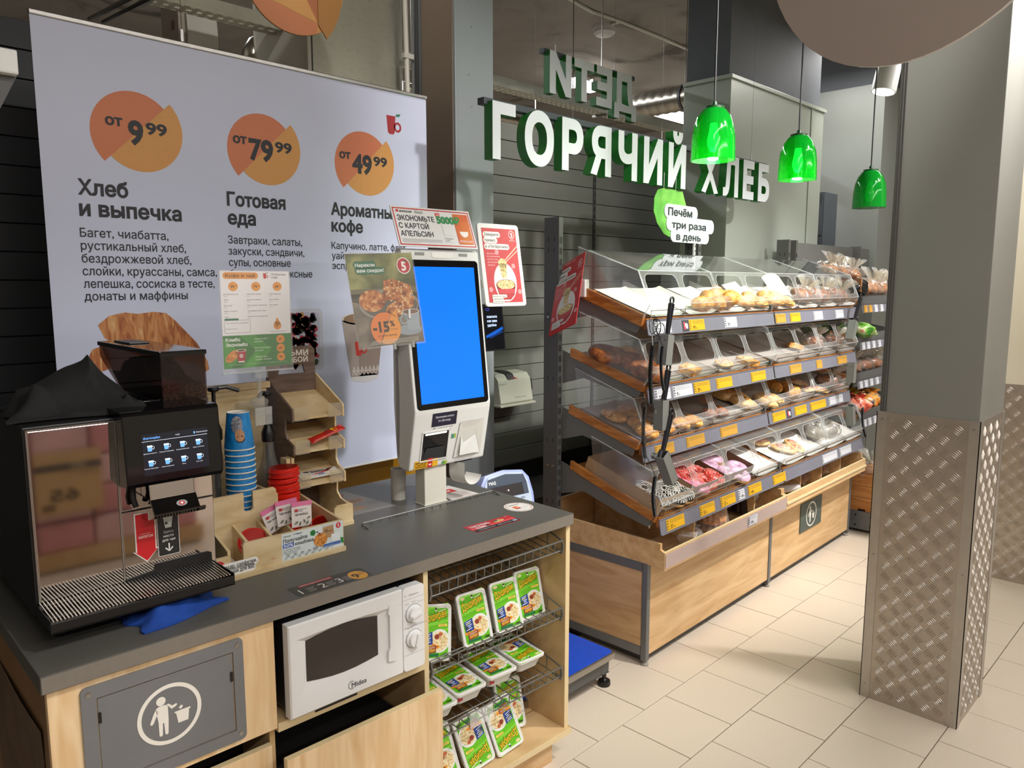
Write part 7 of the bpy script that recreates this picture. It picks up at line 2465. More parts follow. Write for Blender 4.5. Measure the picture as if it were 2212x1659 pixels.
def wrapped_bread(label, F, c, s, seed, m=None, group=None, rz=0., ru=True, topple=0.):
    t = thing('wrapped_bread', label, 'bread', F, c, group)
    mb = bun_mesh(s * .5, s * .34, s * .42, .04, seed)
    mb.v = [(x + c[0], y + c[1], z + c[2]) for x, y, z in mb.v]
    part(t, 'loaf', mb, m or M_BREAD, smooth=70)
    part(t, 'film', bag_sheet(c, s * 1.14, s * .82, s * .48, seed), M_FILM, smooth=40)
    if ru:
        part(t, 'gathered_end', ruffle((c[0] + s * .28, c[1], c[2] + s * .36), s * .34, s * .40, seed), clear('cellophane_gather', '#f4f0e6', haze=.22, ior=1.6, rough=.1), smooth=40)
    t.rotation_euler = (topple, 0, F.yaw + rz)
    return t


# wrapped goods inside the right-hand bins
for (r, u, q, s, lb) in ((0, 1.78, .22, .20, 'wrapped long loaf in the sixth bin of the top bakery shelf'), (0, 2.02, .20, .20, 'wrapped loaf in the seventh bin of the top bakery shelf'), (0, 2.30, .18, .20, 'wrapped loaf in the last bin of the top bakery shelf'),
                         (1, 2.05, .25, .18, 'wrapped bread in the seventh bin of the second bakery shelf'), (1, 2.32, .20, .17, 'wrapped bread in the last bin of the second bakery shelf'),
                         (2, 2.32, .22, .18, 'wrapped bread in the last bin of the third bakery shelf'), (3, 1.95, .25, .20, 'silver wrapped pack in the sixth bin of the lowest bakery shelf'), (3, 2.15, .22, .18, 'silver wrapped pack in the seventh bin of the lowest bakery shelf')):
    p = shelf_pt(r, u, q, .006)
    wrapped_bread(lb, BF, tuple(p), s, int(u * 100) + r, CRUSTD if r < 3 else mat('silver_wrap', '#a9a5a2', .3, .3, .1, 20), 'wrapped goods in the bakery bins', rz=rnd.uniform(-.4, .4), ru=(r != 3), topple=slope(r))
p = shelf_pt(0, 1.62, .42, .05)
solo('paper_sheet', MB().sheet(lambda a, b: (1.56 + .13 * a, p.y - .02 + .10 * b - .05 * a, p.z - .05 + .13 * b + .03 * math.sin(3 * a)), 6, 6), M_PAPER, 'white baking paper standing up in the fifth bin of the top shelf', 'paper', BF, tuple(p), smooth=60)
p = shelf_pt(0, 1.22, .55, .04)
solo('paper_sheet', MB().sheet(lambda a, b: (1.17 + .16 * a, p.y + .08 * b, p.z - .04 + .07 * b + .02 * a), 6, 6), M_PAPER, 'white baking paper lying behind the puffs of the top shelf', 'paper', BF, tuple(p), smooth=60)
p = shelf_pt(1, 2.20, .6, .02)
t = thing('green_bag', 'dark green bag behind the second shelf at the right end', 'bag', BF, (2.28, .25, 1.38))
part(t, 'bag', bag_sheet((2.30, .22, 1.36), .22, .16, .14, 5), mat('green_bag_film', '#3c5c24', .35, 0, .15, 20), smooth=60)
part(t, 'bag_top', ruffle((2.30, .22, 1.47), .06, .04, 6), mat('green_bag_film', '#3c5c24'), smooth=60)

# goods in the base bins
t = thing('plastic_bag', 'empty clear plastic bag hanging in the first base bin', 'bag', BF, (.40, .02, .478))
part(t, 'bag', MB().sheet(lambda a, b: (.30 + .17 * a + .02 * math.sin(8 * b), .02 + .05 * math.sin(6 * a + 3 * b), .485 + .15 * b + .01 * math.sin(9 * a)), 10, 10).sheet(lambda a, b: (.28 + .16 * a + .02 * math.sin(7 * b), -.03 + .04 * math.sin(7 * a + 2 * b), .480 + .08 * b), 10, 8), clear('crinkled_bag', '#f4f2ee', haze=.16, ior=1.6, rough=.1), smooth=40)
part(t, 'bag_knot', ruffle((.40, .03, .60), .04, .05, 4), clear('crinkled_bag', '#f4f2ee'), smooth=40)


def clamshell(label, c, cont, m, cm, r=.075, h=.075, n=18, group=None):
    t = thing('pastry_box', label, 'box', BF, c, group)

    def f(a, b, k=0):
        ang = 2 * math.pi * a
        rr = r * (1 + .04 * math.cos(n * ang)) * (1 - .22 * b)
        return (c[0] + rr * math.cos(ang), c[1] + rr * math.sin(ang), c[2] + h * b)
    mb = MB().sheet(f, n * 4, 3)
    mb.lathe([(0, h), (r * .8, h)], 24, c)
    part(t, 'ribbed_lid', mb, m, smooth=40)
    part(t, 'base_flange', MB().prism(rrect(c[0] - r * 1.12, c[0] + r * 1.12, c[1] - r * 1.12, c[1] + r * 1.12, .02), 'z', c[2] - .001, c[2] + .004), m)
    b = bun_mesh(r * .85, r * .85, h * .8, .05, 3)
    b.v = [(x + c[0], y + c[1], z + c[2] + .004) for x, y, z in b.v]
    part(t, 'pastry', b, cm, smooth=70)
    return t


M_SHELLC = clear('clear_clamshell', '#fff4e0', haze=.14, ior=1.55)
clamshell('clear ribbed box of golden cookies in the second base bin', (.64, .04, .500), None, M_SHELLC, CRUST, .09, .10)
clamshell('clear ribbed box half hidden behind the cookie box', (.50, .16, .500), None, M_SHELLC, CRUST, .08, .09)
M_DCUP = mat('dark_brown_cup', '#2a1c16', .3, 0, .1, 20)
clamshell('dark ribbed cake cup in the third base bin, front one', (.99, .05, .500), None, M_DCUP, CRUSTD, .055, .085, 14, 'dark cake cups')
clamshell('dark ribbed cake cup in the third base bin, rear one', (.83, .20, .500), None, M_DCUP, CRUSTD, .055, .085, 14, 'dark cake cups')
t = thing('plastic_bag', 'crumpled printed plastic bag in the fourth base bin', 'bag', BF, (1.17, .1, .48))
part(t, 'bag', bag_sheet((1.16, .14, .48), .18, .16, .13, 9, rough=.25), clear('milky_bag', '#f0efeb', haze=.45, rough=.2), smooth=40)
part(t, 'gathered_top', ruffle((1.17, .12, .56), .06, .06, 8), clear('milky_bag', '#f0efeb'), smooth=40)
for k, (u, lb) in enumerate(((2.10, 'flat clear bag in the third bin of the right base cabinet'), (1.78, 'crinkled clear bag in the second bin of the right base cabinet'))):
    wrapped_bread(lb, BF, (u, .10, .48), .20, 40 + k, CRUSTD, 'bagged bread in the base bins', ru=False)
solo('plastic_tube', MB().tube([(1.34, .06, .535), (1.57, -.015, .525)], .022, 16), clear('frosted_tube', '#f2f0ea', haze=.5), 'translucent white plastic tube lying in the right base cabinet', 'tube', BF, (1.45, .02, .50), smooth=40)

# ------------------------------------------------------------------ tongs, holders, coiled cords
M_HOLD = mat('grey_holder_steel', '#80827e', .4, .25, .04, 12)


def holder(label, u, v, z, tu=0., tw=.05, td=.045, h=.13):
    """open-topped sheet box, tilted by tu degrees in the shelf front plane"""
    t = thing('tong_holder', label, 'holder', BF, (u, v, z), 'tong holders')
    M = Matrix.Translation((u, v, z)) @ Matrix.Rotation(R(tu), 4, 'Y')
    e = .002
    mb = MB().box(-tw / 2, tw / 2, -td / 2, -td / 2 + e, 0, h, M=M).box(-tw / 2, tw / 2, td / 2 - e, td / 2, 0, h, M=M).box(-tw / 2, -tw / 2 + e, -td / 2, td / 2, 0, h, M=M).box(tw / 2 - e, tw / 2, -td / 2, td / 2, 0, h, M=M).box(-tw / 2, tw / 2, -td / 2, td / 2, 0, e, M=M)
    part(t, 'sleeve', mb, M_HOLD)
    part(t, 'rivet', MB().lathe([(0, .003), (.004, .002), (.0045, 0)], 8, M=M @ plane((-tw / 2, -.01, h - .02), (0, -1, 0), (0, 0, 1))), M_STEEL)
    part(t, 'mounting_lug', MB().box(-.01, .01, td / 2, td / 2 + .03, h - .03, h - .01, M=M), M_HOLD)
    return t


def tongs(label, u, v, z, tu, h=.13):
    t = thing('tongs', label, 'tongs', BF, (u, v, z), 'bread tongs')
    M = Matrix.Translation((u, v, z)) @ Matrix.Rotation(R(tu), 4, 'Y')
    for s in (-1, 1):
        part(t, 'arm', MB().prism([(s * .004 - .003, 0), (s * .004 + .003, 0), (s * .011 + .003, h), (s * .011 - .003, h)], 'y', -.008, .008, M=M), mat('dark_tong_handle', '#26262a', .35), .001)
    ring = [tuple(M @ Vector((.0135 * math.cos(2 * math.pi * i / 16), 0, h + .012 + .015 * math.sin(2 * math.pi * i / 16)))) for i in range(16)]
    part(t, 'hanging_ring', MB().tube(ring, .0042, 8, closed=True), M_BLACK, smooth=60)
    part(t, 'steel_blade', MB().box(-.010, .010, -.006, .006, -.03, .004, M=M), M_STEEL, .001)
    return t


def coil(label, pts, coil_r=.008, turns=60):
    t = thing('coiled_cord', label, 'cord', BF, pts[0], 'coiled security cords')
    P = [Vector(p) for p in pts]
    # coil body between second and second last point
    a, b = P[1], P[-2]
    d = (b - a).normalized()
    x = d.cross(Vector((0, 1, 0))).normalized()
    y = d.cross(x)
    hp = []
    n = turns * 7
    for i in range(n + 1):
        q = i / n
        th = 2 * math.pi * turns * q
        c = a.lerp(b, q) + Vector((0, .010 * math.sin(math.pi * q), 0))
        hp.append(c + (x * math.cos(th) + y * math.sin(th)) * coil_r)
    part(t, 'coil', MB().tube(hp, .0021, 4), M_BLACK, smooth=60)
    part(t, 'straight_lead', MB().tube([P[0], P[0].lerp(P[1], .5) + Vector((.006, 0, 0)), P[1]], .0016, 5).tube([P[-2], P[-2].lerp(P[-1], .6) + Vector((-.006, 0, 0)), P[-1]], .0016, 5), M_BLACK, smooth=60)
    part(t, 'clip', MB().lathe([(.0, 0), (.004, .002), (.004, .016), (0, .018)], 8, tuple(P[-1] - Vector((0, 0, .014)))), M_STEEL, smooth=40)
    return t


holder('tong holder hanging at the left end below the top shelf', .020, -.045, 1.372, 8)
tongs('long grey tongs standing in the left holder of the top shelf', .040, -.045, 1.500, 12, .135)
holder('tong holder hanging at the left end below the second shelf', .000, -.050, 1.095, 0)
tongs('black tongs standing in the left holder of the second shelf', .020, -.050, 1.220, 12, .13)
holder('tong holder swung askew at the left end below the third shelf', .055, -.075, .862, -32, .05, .045, .16)
tongs('slim black tongs stuck in the askew holder of the third shelf', -.02, -.075, 1.005, 20, .165)
holder('tong holder at the right end of the top shelf', 2.20, -.04, 1.36, 25)
tongs('long dark tongs leaning out at the right end of the top shelf', 2.265, -.04, 1.485, 32, .165)
holder('tong holder at the right end of the second shelf', 2.25, -.045, 1.085, 3)
holder('tong holder at the right end of the third shelf', 2.28, -.05, .81, -12)
coil('thick black coiled cord between the top and second shelf, left', [(-.03, .0, 1.555), (-.055, -.035, 1.46), (-.075, -.05, 1.215), (-.045, -.05, 1.185)], .0085, 46)
coil('thin black coiled cord beside the left tong holder', [(-.005, .0, 1.555), (-.012, -.055, 1.455), (-.025, -.075, 1.27), (.0, -.05, 1.225)], .0055, 44)
coil('black coiled cord between the second and third shelf, left', [(-.06, .0, 1.25), (-.095, -.03, 1.205), (-.10, -.04, .985), (-.085, -.03, .955)], .0075, 42)
coil('black coiled cord hanging down from the third shelf, left', [(-.06, -.02, .985), (-.05, -.06, .90), (-.075, -.08, .735), (-.105, -.07, .70)], .0075, 40)
coil('black coiled cord at the right end of the lowest shelf', [(2.42, -.03, .95), (2.455, -.06, .90), (2.49, -.08, .70), (2.49, -.08, .64)], .008, 34)
t = thing('cord_loops', 'tangled thin black leads at the left end of the top shelf', 'cord', BF, (.0, -.02, 1.55))
mb = MB()
for k in range(3):
    mb.tube([(-.035 + .02 * k + .030 * math.cos(2 * math.pi * i / 20), -.022 - .006 * k, 1.545 - .012 * k + (.038 - .004 * k) * math.sin(2 * math.pi * i / 20)) for i in range(20)], .0018, 5, closed=True)
part(t, 'looped_lead', mb, M_BLACK, smooth=60)
part(t, 'cable_stop', MB().lathe([(0, 0), (.007, .002), (.007, .014), (0, .016)], 10, (-.02, -.02, 1.555)), M_BLACK)

# ================================================================== SIGNS
M_SGREEN = mat('green_letter_side', '#1c6b24', .45, 0, .05, 10)
M_SWHITE = mat('white_letter_face', '#c4c9cd', .4, 0, .02, 10)
M_SRAIL = mat('slate_sign_rail', '#3f464a', .5, .2, .04, 10)


def letter_sign(name, label, body, x0, x1, y, zb, cap, depth, mirror=False, cond=1., railz=None, mats=None, hang=(), flip=False):
    t = thing(name, label, 'sign', W0, ((x0 + x1) / 2, y, zb))
    k = cap / .715
    ks = []
    for ch in body:
        vs, fs = glyphs(ch, .045, 6, depth / 2 / k) if ch != ' ' else ([], [])
        ks.append((ch, vs, fs, (max(v[0] for v in vs) - min(v[0] for v in vs)) if vs else .22))
    if mirror:
        ks = ks[::-1]
    tot = sum(w for *_, w in ks) * k * cond
    gap = ((x1 - x0) - tot) / (len(ks) - 1)
    x = x0
    for ch, vs, fs, w in ks:
        if vs:
            a0 = min(v[0] for v in vs)
            mb = MB()
            P = []
            for v in vs:
                dx = (v[0] - a0) * k * cond
                if mirror:
                    dx = w * k * cond - dx
                P.append((x + dx, y + (-v[2] if not mirror else v[2]) * k, zb + v[1] * k))
            for f in fs:
                zs = [vs[i][2] for i in f]
                side = max(zs) - min(zs) > 1e-6
                mb.f.append(tuple(f))
                mb.m.append(1 if side else 0)
            mb.v = P
            part(t, 'letter', mb, [M_SWHITE, M_SGREEN])
        x += w * k * cond + gap
    zr = railz if railz else zb + cap
    part(t, 'rail', MB().box(x0 - .02, x1 + .02, y + .005, y + depth / 2 + .02, zr, zr + .028), M_SRAIL, .002)
    for hx in hang:
        part(t, 'wire', MB().tube([(hx, y + .02, zr + .02), (hx, y + .02, 4.2)], .0007, 4), M_DARKMETAL)
        part(t, 'wire_grip', MB().tube([(hx, y + .02, zr + .028), (hx, y + .02, zr + .07)], .004, 6), M_STEEL)
    return t


letter_sign('letter_sign', 'large white letters with green sides over the bakery shelves', 'ГОРЯЧИЙ ХЛЕБ', 2.292, 4.775, 2.385, 2.246, .205, .05, hang=(2.6, 3.6, 4.6), railz=2.455, cond=.9)
letter_sign('letter_sign', 'mirrored white letters seen from behind, above the main lettering', 'ДЕТИ', 3.56, 4.44, 3.2, 2.860, .215, .05, mirror=True, hang=(3.66, 4.25), railz=3.078)

# cloud shaped sign on a slotted post
t = thing('bubble_sign', 'white speech bubble sign with green leaf on a post above the bakery', 'sign', BF, (1.2, .5, 1.85))
v0 = .500
post = MB().box(1.193, 1.207, v0 + .003, v0 + .013, 1.80, 2.0)
for k in range(5):
    post.box(1.197, 1.203, v0 + .0015, v0 + .0035, 1.84 + k * .028, 1.852 + k * .028, 1)
part(t, 'post', post, [M_WHITE, M_BLACK])
leaf = [(.765, 2.10), (.768, 2.17), (.80, 2.215), (.86, 2.228), (1.05, 2.225), (1.075, 2.18), (1.11, 2.12), (1.05, 2.02), (.95, 1.965), (.87, 1.985), (.80, 2.04)]
part(t, 'leaf_board', MB().prism(leaf, 'y', v0 + .0045, v0 + .008), ramp_mat('leaf_green', [(.35, '#4f9a3c'), (.6, '#7cba54')], 6, .4))
mb = MB()
for x0_, x1_, z0_, z1_ in ((.862, 1.212, 2.072, 2.148), (.885, 1.405, 2.005, 2.085), (.930, 1.350, 1.945, 2.02)):
    mb.prism(rrect(x0_, x1_, z0_, z1_, .036, 6), 'y', v0 - .002 + .0008 * x0_, v0 + .0035)
part(t, 'bubble_board', mb, M_SWHITE)
a = Art()
a.text('Печём', .895, 2.088, .040, '#2b3434', 2, w=.255, bold=.03).text('три раза', .935, 2.022, .036, '#2b3434', 2, w=.375, bold=.03).text('в день', .985, 1.958, .038, '#2b3434', 2, w=.270, bold=.03)
a.build(t, 'bubble_lettering', front(0, v0 - .0024, 0))
for x in (.86, .98):
    part(t, 'wire', MB().tube([(x, v0 + .006, 2.225), (x, v0 + .006, 2.31)], .0012, 4), M_STEEL)

# red noodle poster on the end upright
t = thing('red_poster', 'tilted glossy red noodle poster at the left end of the bakery shelves', 'poster', BF, (-.08, .41, 1.47))
rt, upv = Vector((-.185, -.922, .341)), Vector((.463, .225, .857))
ce = Vector((-.085, .405, 1.668))
pw, ph = .20, .365
o0 = ce - rt.normalized() * pw / 2 - upv.normalized() * ph / 2
Mp = plane(o0, rt, upv - rt * (upv.dot(rt) / rt.length_squared))
part(t, 'sheet', MB().box(0, pw, 0, ph, -.002, 0, M=Mp), pm('#b80f1a', .3))
a = Art()
noodle_ad(a, pw, ph - .02)
a2 = Art()
a.rect(0, ph - .02, pw, .02, '#b83a40', 1).text('Пятёрочка', .05, ph - .016, .011, '#e8d0ce', 3).ring(.036, ph - .012, .009, .009, .0016, '#e8d0ce', 3, 20)
a.mats = [pm('#b8101c', .3) if m.name == 'ink_b83a40' else m for m in a.mats]
a.build(t, 'poster_print', Mp @ Matrix.Translation((0, 0, .0005)), eps=.0003)
part(t, 'white_clip', MB().box(-.012, .02, .36, .42, 1.655, 1.735), M_WHITE, .004)

# ================================================================== PENDANT LAMPS
M_SHADE = clear('green_glass_shade', '#2fd45a', haze=.38, ior=1.5, hazecol='#0c9a30', rough=.08)
M_BULB = mat('lit_bulb', '#ffffff', .5, noise=0, emit='#fff0c8', estr=26)
M_BULBD = mat('dim_bulb', '#dddddd', .3, noise=0, emit='#fff0c8', estr=.6)


def pendant(label, x, y, z, on):
    t = thing('pendant_lamp', label, 'lamp', W0, (x, y, z), 'green pendant lamps')
    prof = [(.0905, 0), (.0895, .03), (.088, .09), (.082, .135), (.068, .175), (.050, .200), (.038, .210)]
    inner = [(r - .0025, zz) for r, zz in prof[::-1]]
    part(t, 'shade', MB().lathe(prof + inner + [prof[0]], 36, (x, y, z)), M_SHADE, smooth=50)
    part(t, 'cap', MB().lathe([(.040, .208), (.040, .216), (.012, .222), (.010, .236), (.0, .237)], 24, (x, y, z)), mat('green_cap', '#0a3a16', .4), smooth=40)
    part(t, 'socket', MB().lathe([(.016, .150), (.018, .16), (.018, .212), (0, .212)], 16, (x, y, z)), M_WHITE, smooth=40)
    part(t, 'bulb', MB().lathe([(0, .035), (.014, .040), (.024, .065), (.025, .085), (.018, .12), (.014, .15)], 20, (x, y, z)), M_BULB if on else M_BULBD, smooth=60)
    part(t, 'flex', MB().tube([(x, y, z + .235), (x, y, 4.2)], .004, 6), M_BLACK, smooth=40)
    if on:
        d = bpy.data.lights.new('pendant_bulb_light', 'POINT')
        d.energy = 9 * on
        d.color = (1, .93, .78)
        d.shadow_soft_size = .03
        o = bpy.data.objects.new('pendant_bulb_light', d)
        COL.objects.link(o)
        o.location = (x, y, z + .01)
    return t


pendant('lit green glass pendant lamp in front of the lettering, nearest one', 2.925, 1.70, 2.222, 1)
pendant('lit green glass pendant lamp beside the wide column, middle one', 3.725, 1.70, 2.218, 1)
pendant('unlit green glass pendant lamp nearest the pillar, farthest one', 4.685, 1.70, 2.150, 0)

# ================================================================== HANGING ROUND SIGNS
t = thing('round_sign', 'large round pale sign seen from behind at the top right', 'sign', W0, (1.4, .461, 2.08))
ax = Vector((math.cos(R(-107.28)), math.sin(R(-107.28)), 0))
Md = plane((1.4, .461, 2.392), ax, (0, 0, 1))
n = 64
vs = [tuple(Md @ Vector((.313 * math.cos(2 * math.pi * i / n), .313 * math.sin(2 * math.pi * i / n), q))) for q in (-.003, .003) for i in range(n)]
part(t, 'disc', MB().add(vs, [tuple(range(n)), tuple(range(2 * n - 1, n - 1, -1))]), mat('pale_pink_board', '#b5a69d', .5, 0, .02, 4))
part(t, 'rim', MB().add(vs, [(i, (i + 1) % n, n + (i + 1) % n, n + i) for i in range(n)]), M_WHITE)
for dx in (-.15, .15):
    p = Md @ Vector((dx, .27, 0))
    part(t, 'wire', MB().tube([tuple(p), (p.x, p.y, 4.2)], .0014, 4), M_STEEL)

t = thing('round_sign', 'round orange fruit-shaped sign with facets above the banner', 'sign', W0, (1.8, 3.0, 2.76))
ax = Vector((math.cos(R(-7.93)), math.sin(R(-7.93)), 0))
Md = plane((1.805, 3.055, 2.985), ax, (0, 0, 1))
n = 48
vs = [tuple(Md @ Vector((.22 * math.cos(2 * math.pi * i / n), .22 * math.sin(2 * math.pi * i / n), q))) for q in (-.004, .004) for i in range(n)]
part(t, 'disc', MB().add(vs, [tuple(range(n)), tuple(range(2 * n - 1, n - 1, -1))] + [(i, (i + 1) % n, n + (i + 1) % n, n + i) for i in range(n)]), pm('#b9824a'))
leafp = [(.098, -.162), (.135, -.215), (.168, -.17), (.195, -.11), (.21, -.04), (.215, .05), (.12, .10), (.098, .0)]
part(t, 'leaf', MB().add([tuple(Md @ Vector((x, y, q))) for q in (.004, .010) for x, y in leafp], [tuple(range(8)), tuple(range(15, 7, -1))] + [(i, (i + 1) % 8, 8 + (i + 1) % 8, 8 + i) for i in range(8)]), pm('#9c6c34'))
a = Art()
a.poly([(-.205, -.075), (.098, -.158)] + [(.2185 * math.cos(R(q)), .2185 * math.sin(R(q))) for q in range(-66, -161, -6)], '#b57048', 1)
a.poly([(-.205, -.072), (.098, -.155), (.0, .02), (-.10, .19), (-.19, .10)], '#c08c4e', 1).poly([(.098, -.155), (.0, .02), (.06, .15), (.098, .15)], '#a2603c', 2)
a.ell(.118, .0, .02, .012, '#d8d0c4', 3)
a.build(t, 'facet_print', Md @ Matrix.Translation((0, 0, .0044)), eps=.0003)
for dx in (-.1, .1):
    p = Md @ Vector((dx, .19, 0))
    part(t, 'wire', MB().tube([tuple(p), (p.x, p.y, 4.2)], .0014, 4), M_STEEL)

# ================================================================== BREAD SHELVES BEYOND THE BAKERY UNIT
t = thing('bread_shelving', 'grey shelving with sloping bread shelves to the right of the bakery unit', 'shelving', BF, (3.2, .3, 0))
U0, U1 = 2.62, 3.87
for u in (U0 - .03, U1):
    mb = MB().box(u, u + .03, .50, .588, 0, 2.02)
    for k in range(38):
        mb.box(u + .008, u + .022, .499, .5003, .05 + k * .05, .08 + k * .05, 1)
    part(t, 'upright', mb, [M_SHELF, M_BLACK])
for k in range(6):
    for (b0, b1) in ((U0, U1), (U1 + .03, U1 + .9)):
        part(t, 'back_panel', MB().box(b0 + .002, b1 - .002, .560, .575, .62 + k * .2325, .62 + (k + 1) * .2325 - .004), M_SHELF, .001)
BR = [(.45, 1.70, .06, 1.60), (.45, 1.42, .06, 1.345), (.45, 1.15, .06, 1.075), (.45, .88, .02, .81)]
for r, (vb, zb, vf, zf) in enumerate(BR):
    part(t, 'shelf_board', MB().prism([(vf, zf - .02), (vb, zb - .02), (vb, zb - .035), (vf, zf - .035)], 'x', U0, U1), M_SHELF)
    part(t, 'wood_rail', MB().prism([(vf + .01, zf + .01), (vb, zb + .01), (vb, zb - .03), (vf + .01, zf - .03)], 'x', U0 - .005, U0 + .012), M_OAK, .001)
    part(t, 'front_lip', MB().box(U0 + .01, U1, vf - .005, vf, zf - .03, zf + .03), clear('grey_clear_lip', '#d0d0d0', haze=.4, hazecol='#77787a'))
    Mr = plane((U0 + .02, vf - .02, zf - .082), (1, 0, 0), (0, .008, .05))
    pr = part(t, 'price_rail', MB().box(0, U1 - U0, 0, .052, -.003, 0, M=Mr), M_RAILP)
    ORG[pr.name] = ORG[t.name]
    for k, tu in enumerate((.03, .13, .24, .36, .5, .65)):
        price_tag(pr, tu, .07, 'o' if (r == 0 and k < 2) else 'w', 0, '', Mr @ Matrix.Translation((0, .001, 0)))
part(t, 'base_plinth', MB().box(U0, U1, -.16, .58, .02, .15), M_BFR, .004)
mb = MB()
for vv in (-.10, .0):
    for zz in (.05, .12):
        mb.lathe([(0, .001), (.007, .0008), (.007, 0)], 10, M=plane((U0 - .0005, vv, zz), (0, -1, 0), (0, 0, 1)))
part(t, 'plinth_hole', mb, M_BLACK)
t = thing('wooden_crate', 'orange wooden crate under the bread shelves beside the bakery base', 'crate', BF, (2.9, .05, .16))
cr = wood('orange_crate_wood', '#c98e54', '#a8682e', (1.2, 1.2, 9), 4)
for k in range(3):
    part(t, 'side_plank', MB().box(U0 + .004, U0 + .020, -.14, .40, .165 + k * .083, .165 + (k + 1) * .083 - .003), cr, .001)
    part(t, 'front_plank', MB().box(U0 + .02, U0 + .62, -.14, -.125, .165 + k * .083, .165 + (k + 1) * .083 - .003), cr, .001)
part(t, 'crate_floor', MB().box(U0 + .02, U0 + .62, -.125, .40, .165, .175), cr)
for vv in (-.11, -.01, .1):
    part(t, 'foot_block', MB().box(U0 + .004, U0 + .03, vv, vv + .05, .151, .166), cr, .003)
wrapped_bread('bagged loaf heaped in the orange wooden crate', BF, (U0 + .13, -.03, .36), .24, 71, M_BREAD, 'bagged loaves of the bread shelving')
t = thing('wooden_box', 'dark brown wooden box on the bottom deck behind the crate', 'box', BF, (2.8, .3, .45))
for k in range(3):
    part(t, 'plank', MB().box(U0 + .02, U0 + .5, .28, .295, .42 + k * .09, .42 + (k + 1) * .09 - .003), wood('dark_box_wood', '#5a3018', '#3a1c0c', (1.2, 1.2, 9), 4), .001)
part(t, 'box_bottom', MB().box(U0 + .02, U0 + .5, .28, .5, .38, .42), wood('dark_box_wood', '#5a3018', '#3a1c0c'))
# loaves and packs on these shelves
def brp(r, u, q, up=.0):
    vb, zb, vf, zf = BR[r]
    return (u, vf + (vb - vf) * q, zf + (zb - zf) * q - .016 + up)


for k, (u, q, up, s, lb) in enumerate(((2.80, .78, .10, .22, 'bagged brown loaf farthest left on top of the bread shelving'), (2.98, .72, .10, .20, 'bagged half loaf in the middle on top of the bread shelving'), (3.02, .28, .02, .24, 'bagged loaf with gold clip lower on the top bread shelf'), (3.22, .25, .02, .24, 'bagged loaf beside the pillar on the top bread shelf'), (3.18, .70, .08, .22, 'bagged loaf with red print at the rear of the top bread shelf'))):
    wrapped_bread(lb, BF, brp(0, u, q, up), s, 80 + k, M_BREAD, 'bagged loaves of the bread shelving', rz=.3 * math.sin(k * 2), topple=.2)
t = thing('black_bread_bag', 'black bread bag at the left end of the top bread shelf', 'bread', BF, brp(0, 2.78, .3))
part(t, 'bag', bag_sheet(brp(0, 2.78, .3), .26, .22, .13, 3, rough=.08), mat('black_bag_film', '#141416', .25, 0, .1, 20), smooth=60)
part(t, 'kraft_band', MB().box(2.70, 2.72, .08, .26, 1.66, 1.75), mat('kraft_band', '#9c6c44', .6))
t = thing('green_snack_bag', 'green bag drooping over the second bread shelf edge', 'bag', BF, brp(1, 2.76, .2))
part(t, 'bag', bag_sheet(brp(1, 2.76, .15), .26, .24, .10, 12, rough=.15), ramp_mat('green_bag_print', [(.35, '#2f6a1c'), (.5, '#7cb04a'), (.62, '#c8cfa0'), (.72, '#b8442c')], 14, .35), smooth=60)
part(t, 'crimped_end', ruffle(brp(1, 2.86, .0, .01), .05, .03, 13), ramp_mat('green_bag_print', [(.35, '#2f6a1c')]), smooth=60)
for k in range(4):
    c = brp(1, 2.90 + .085 * k, .55)
    t = thing('crispbread_pack', ('%s crispbread pack standing in the dark row of the second bread shelf' % ('first', 'second', 'third', 'last')[k]), 'pack', BF, c, 'crispbread packs')
    part(t, 'sleeve', MB().box(c[0], c[0] + .05, c[1], c[1] + .12, c[2] + .015, c[2] + .17), (pm('#1d1a1c'), pm('#b9ab90'), pm('#b9ab90'), pm('#2a1c18'))[k], .003)
    part(t, 'sleeve_label', MB().box(c[0] + .006, c[0] + .044, c[1] - .001, c[1], c[2] + .05, c[2] + .10), (pm('#8a6a3a'), pm('#a8343a'), pm('#3a4a7a'), pm('#8a6a3a'))[k])
for k, (u, q) in enumerate(((2.78, .25), (2.86, .6), (3.0, .25), (3.12, .55), (3.2, .25))):
    wrapped_bread('bagged flat loaf on the third bread shelf, %s from the left' % ('first', 'second', 'third', 'fourth', 'fifth')[k], BF, brp(2, u, q), .22, 100 + k, CRUSTD, 'bagged loaves of the bread shelving', rz=.5 * math.sin(k), ru=(k % 2 == 0))
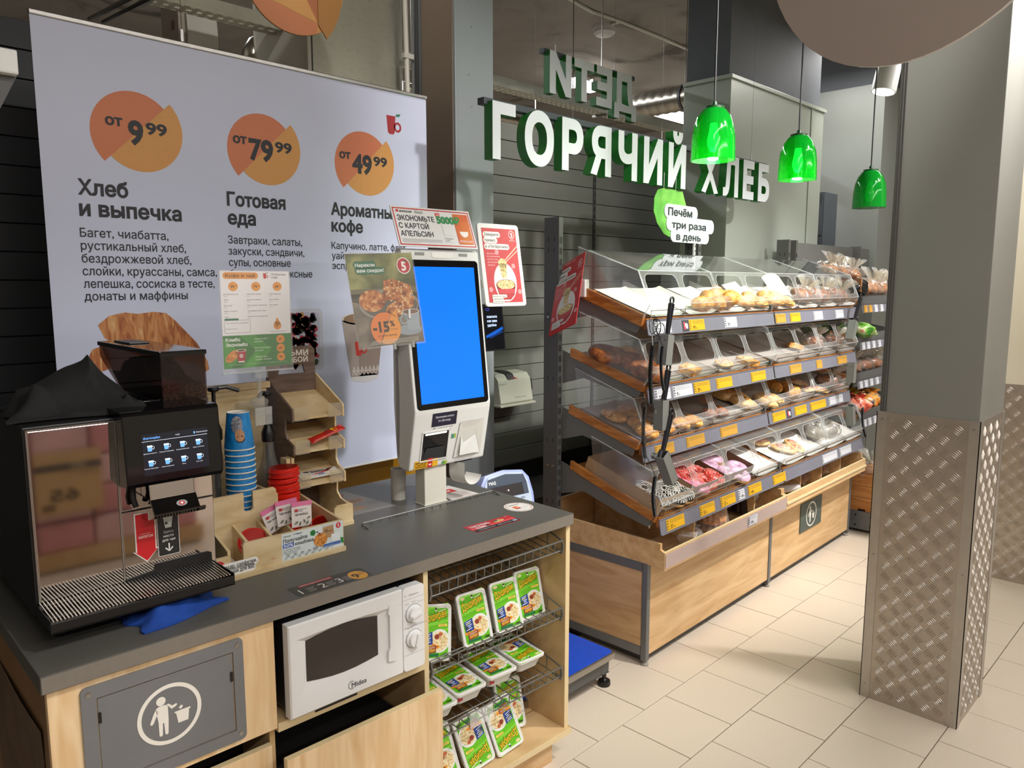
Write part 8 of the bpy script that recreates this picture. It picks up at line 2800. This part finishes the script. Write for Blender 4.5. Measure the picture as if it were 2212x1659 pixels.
for k, (u, q, cols) in enumerate(((2.76, .2, ('#b3282c', '#d86a4a', '#e8d4c0')), (2.92, .45, ('#b88a1c', '#d8b43c', '#3a6a2c')), (3.06, .25, ('#c8641c', '#d8a04a', '#2c4a6a')), (3.0, .75, ('#1d4a22', '#3a6a2c', '#5a7a3a')))):
    c = brp(3, u, q)
    t = thing('snack_bag', ('red and brown bread roll bag', 'yellow printed bread bag', 'orange printed bread bag', 'dark green bread bag')[k] + ' on the lowest bread shelf', 'bag', BF, c, 'printed bread bags')
    part(t, 'bag', bag_sheet(c, .22, .22, .11, 120 + k, rough=.16), ramp_mat('bag_print_%d' % k, [(.38, cols[0]), (.52, cols[1]), (.66, cols[2])], 16, .3), smooth=60)
    part(t, 'crimped_end', ruffle((c[0] + .06, c[1], c[2] + .08), .07, .05, 130 + k), ramp_mat('bag_print_%d' % k, [(.38, cols[0])]), smooth=60)

# ================================================================== PROMO PALLET ACROSS THE AISLE (seen mirrored in the coffee machine)
t = thing('sugar_pallet', 'pallet of pink wrapped sugar packs across the aisle, mirrored in the coffee machine', 'pallet', W0, (1.1, -1.2, 0))
pink = mat('pink_shrink_wrap', '#dcb4b4', .25, 0, .2, 5)
rose = mat('rose_shrink_wrap', '#cf8f92', .25, 0, .2, 5)
for i in range(5):
    for j in range(5):
        part(t, 'sugar_pack', MB().box(.35 + i * .31, .35 + i * .31 + .30, -1.75, -1.23, .12 + j * .19, .12 + j * .19 + .18), pink if (i + j) % 2 else rose, .02)
part(t, 'pallet_deck', MB().box(.33, 1.92, -1.8, -1.21, .02, .12), M_MAPLEB)
part(t, 'poster_board', MB().box(.97, 1.33, -1.215, -1.210, .355, .735), mat('kraft_card', '#c9a878', .7, 0, .06, 10))
a = Art()
a.rect(.0, .32, .44, .05, '#3a3f4a', 1).text('ПЕРВАЯ', .10, .348, .017, '#d8c8a8', 2, w=.10, bold=.01).text('НИЗКАЯ', .10, .325, .017, '#d8c8a8', 2, w=.10, bold=.01)
a.text('САХАР №2 ТСЗ БЕЛЫЙ', .02, .292, .014, '#5a4a34', 2, w=.22).text('СВЕКЛ КРИСТ', .02, .268, .014, '#5a4a34', 2, w=.13).text('65', .16, .10, .085, '#2b2e34', 2, w=.19, bold=.03).rect(.32, .03, .08, .05, '#5a4a34', 2)
a.build(t, 'poster_print', plane((1.33, -1.2095, .355), (-1, 0, 0), (0, 0, 1)) @ Matrix.Scale(.82, 4))

bpy.data.scenes.remove(_LS)
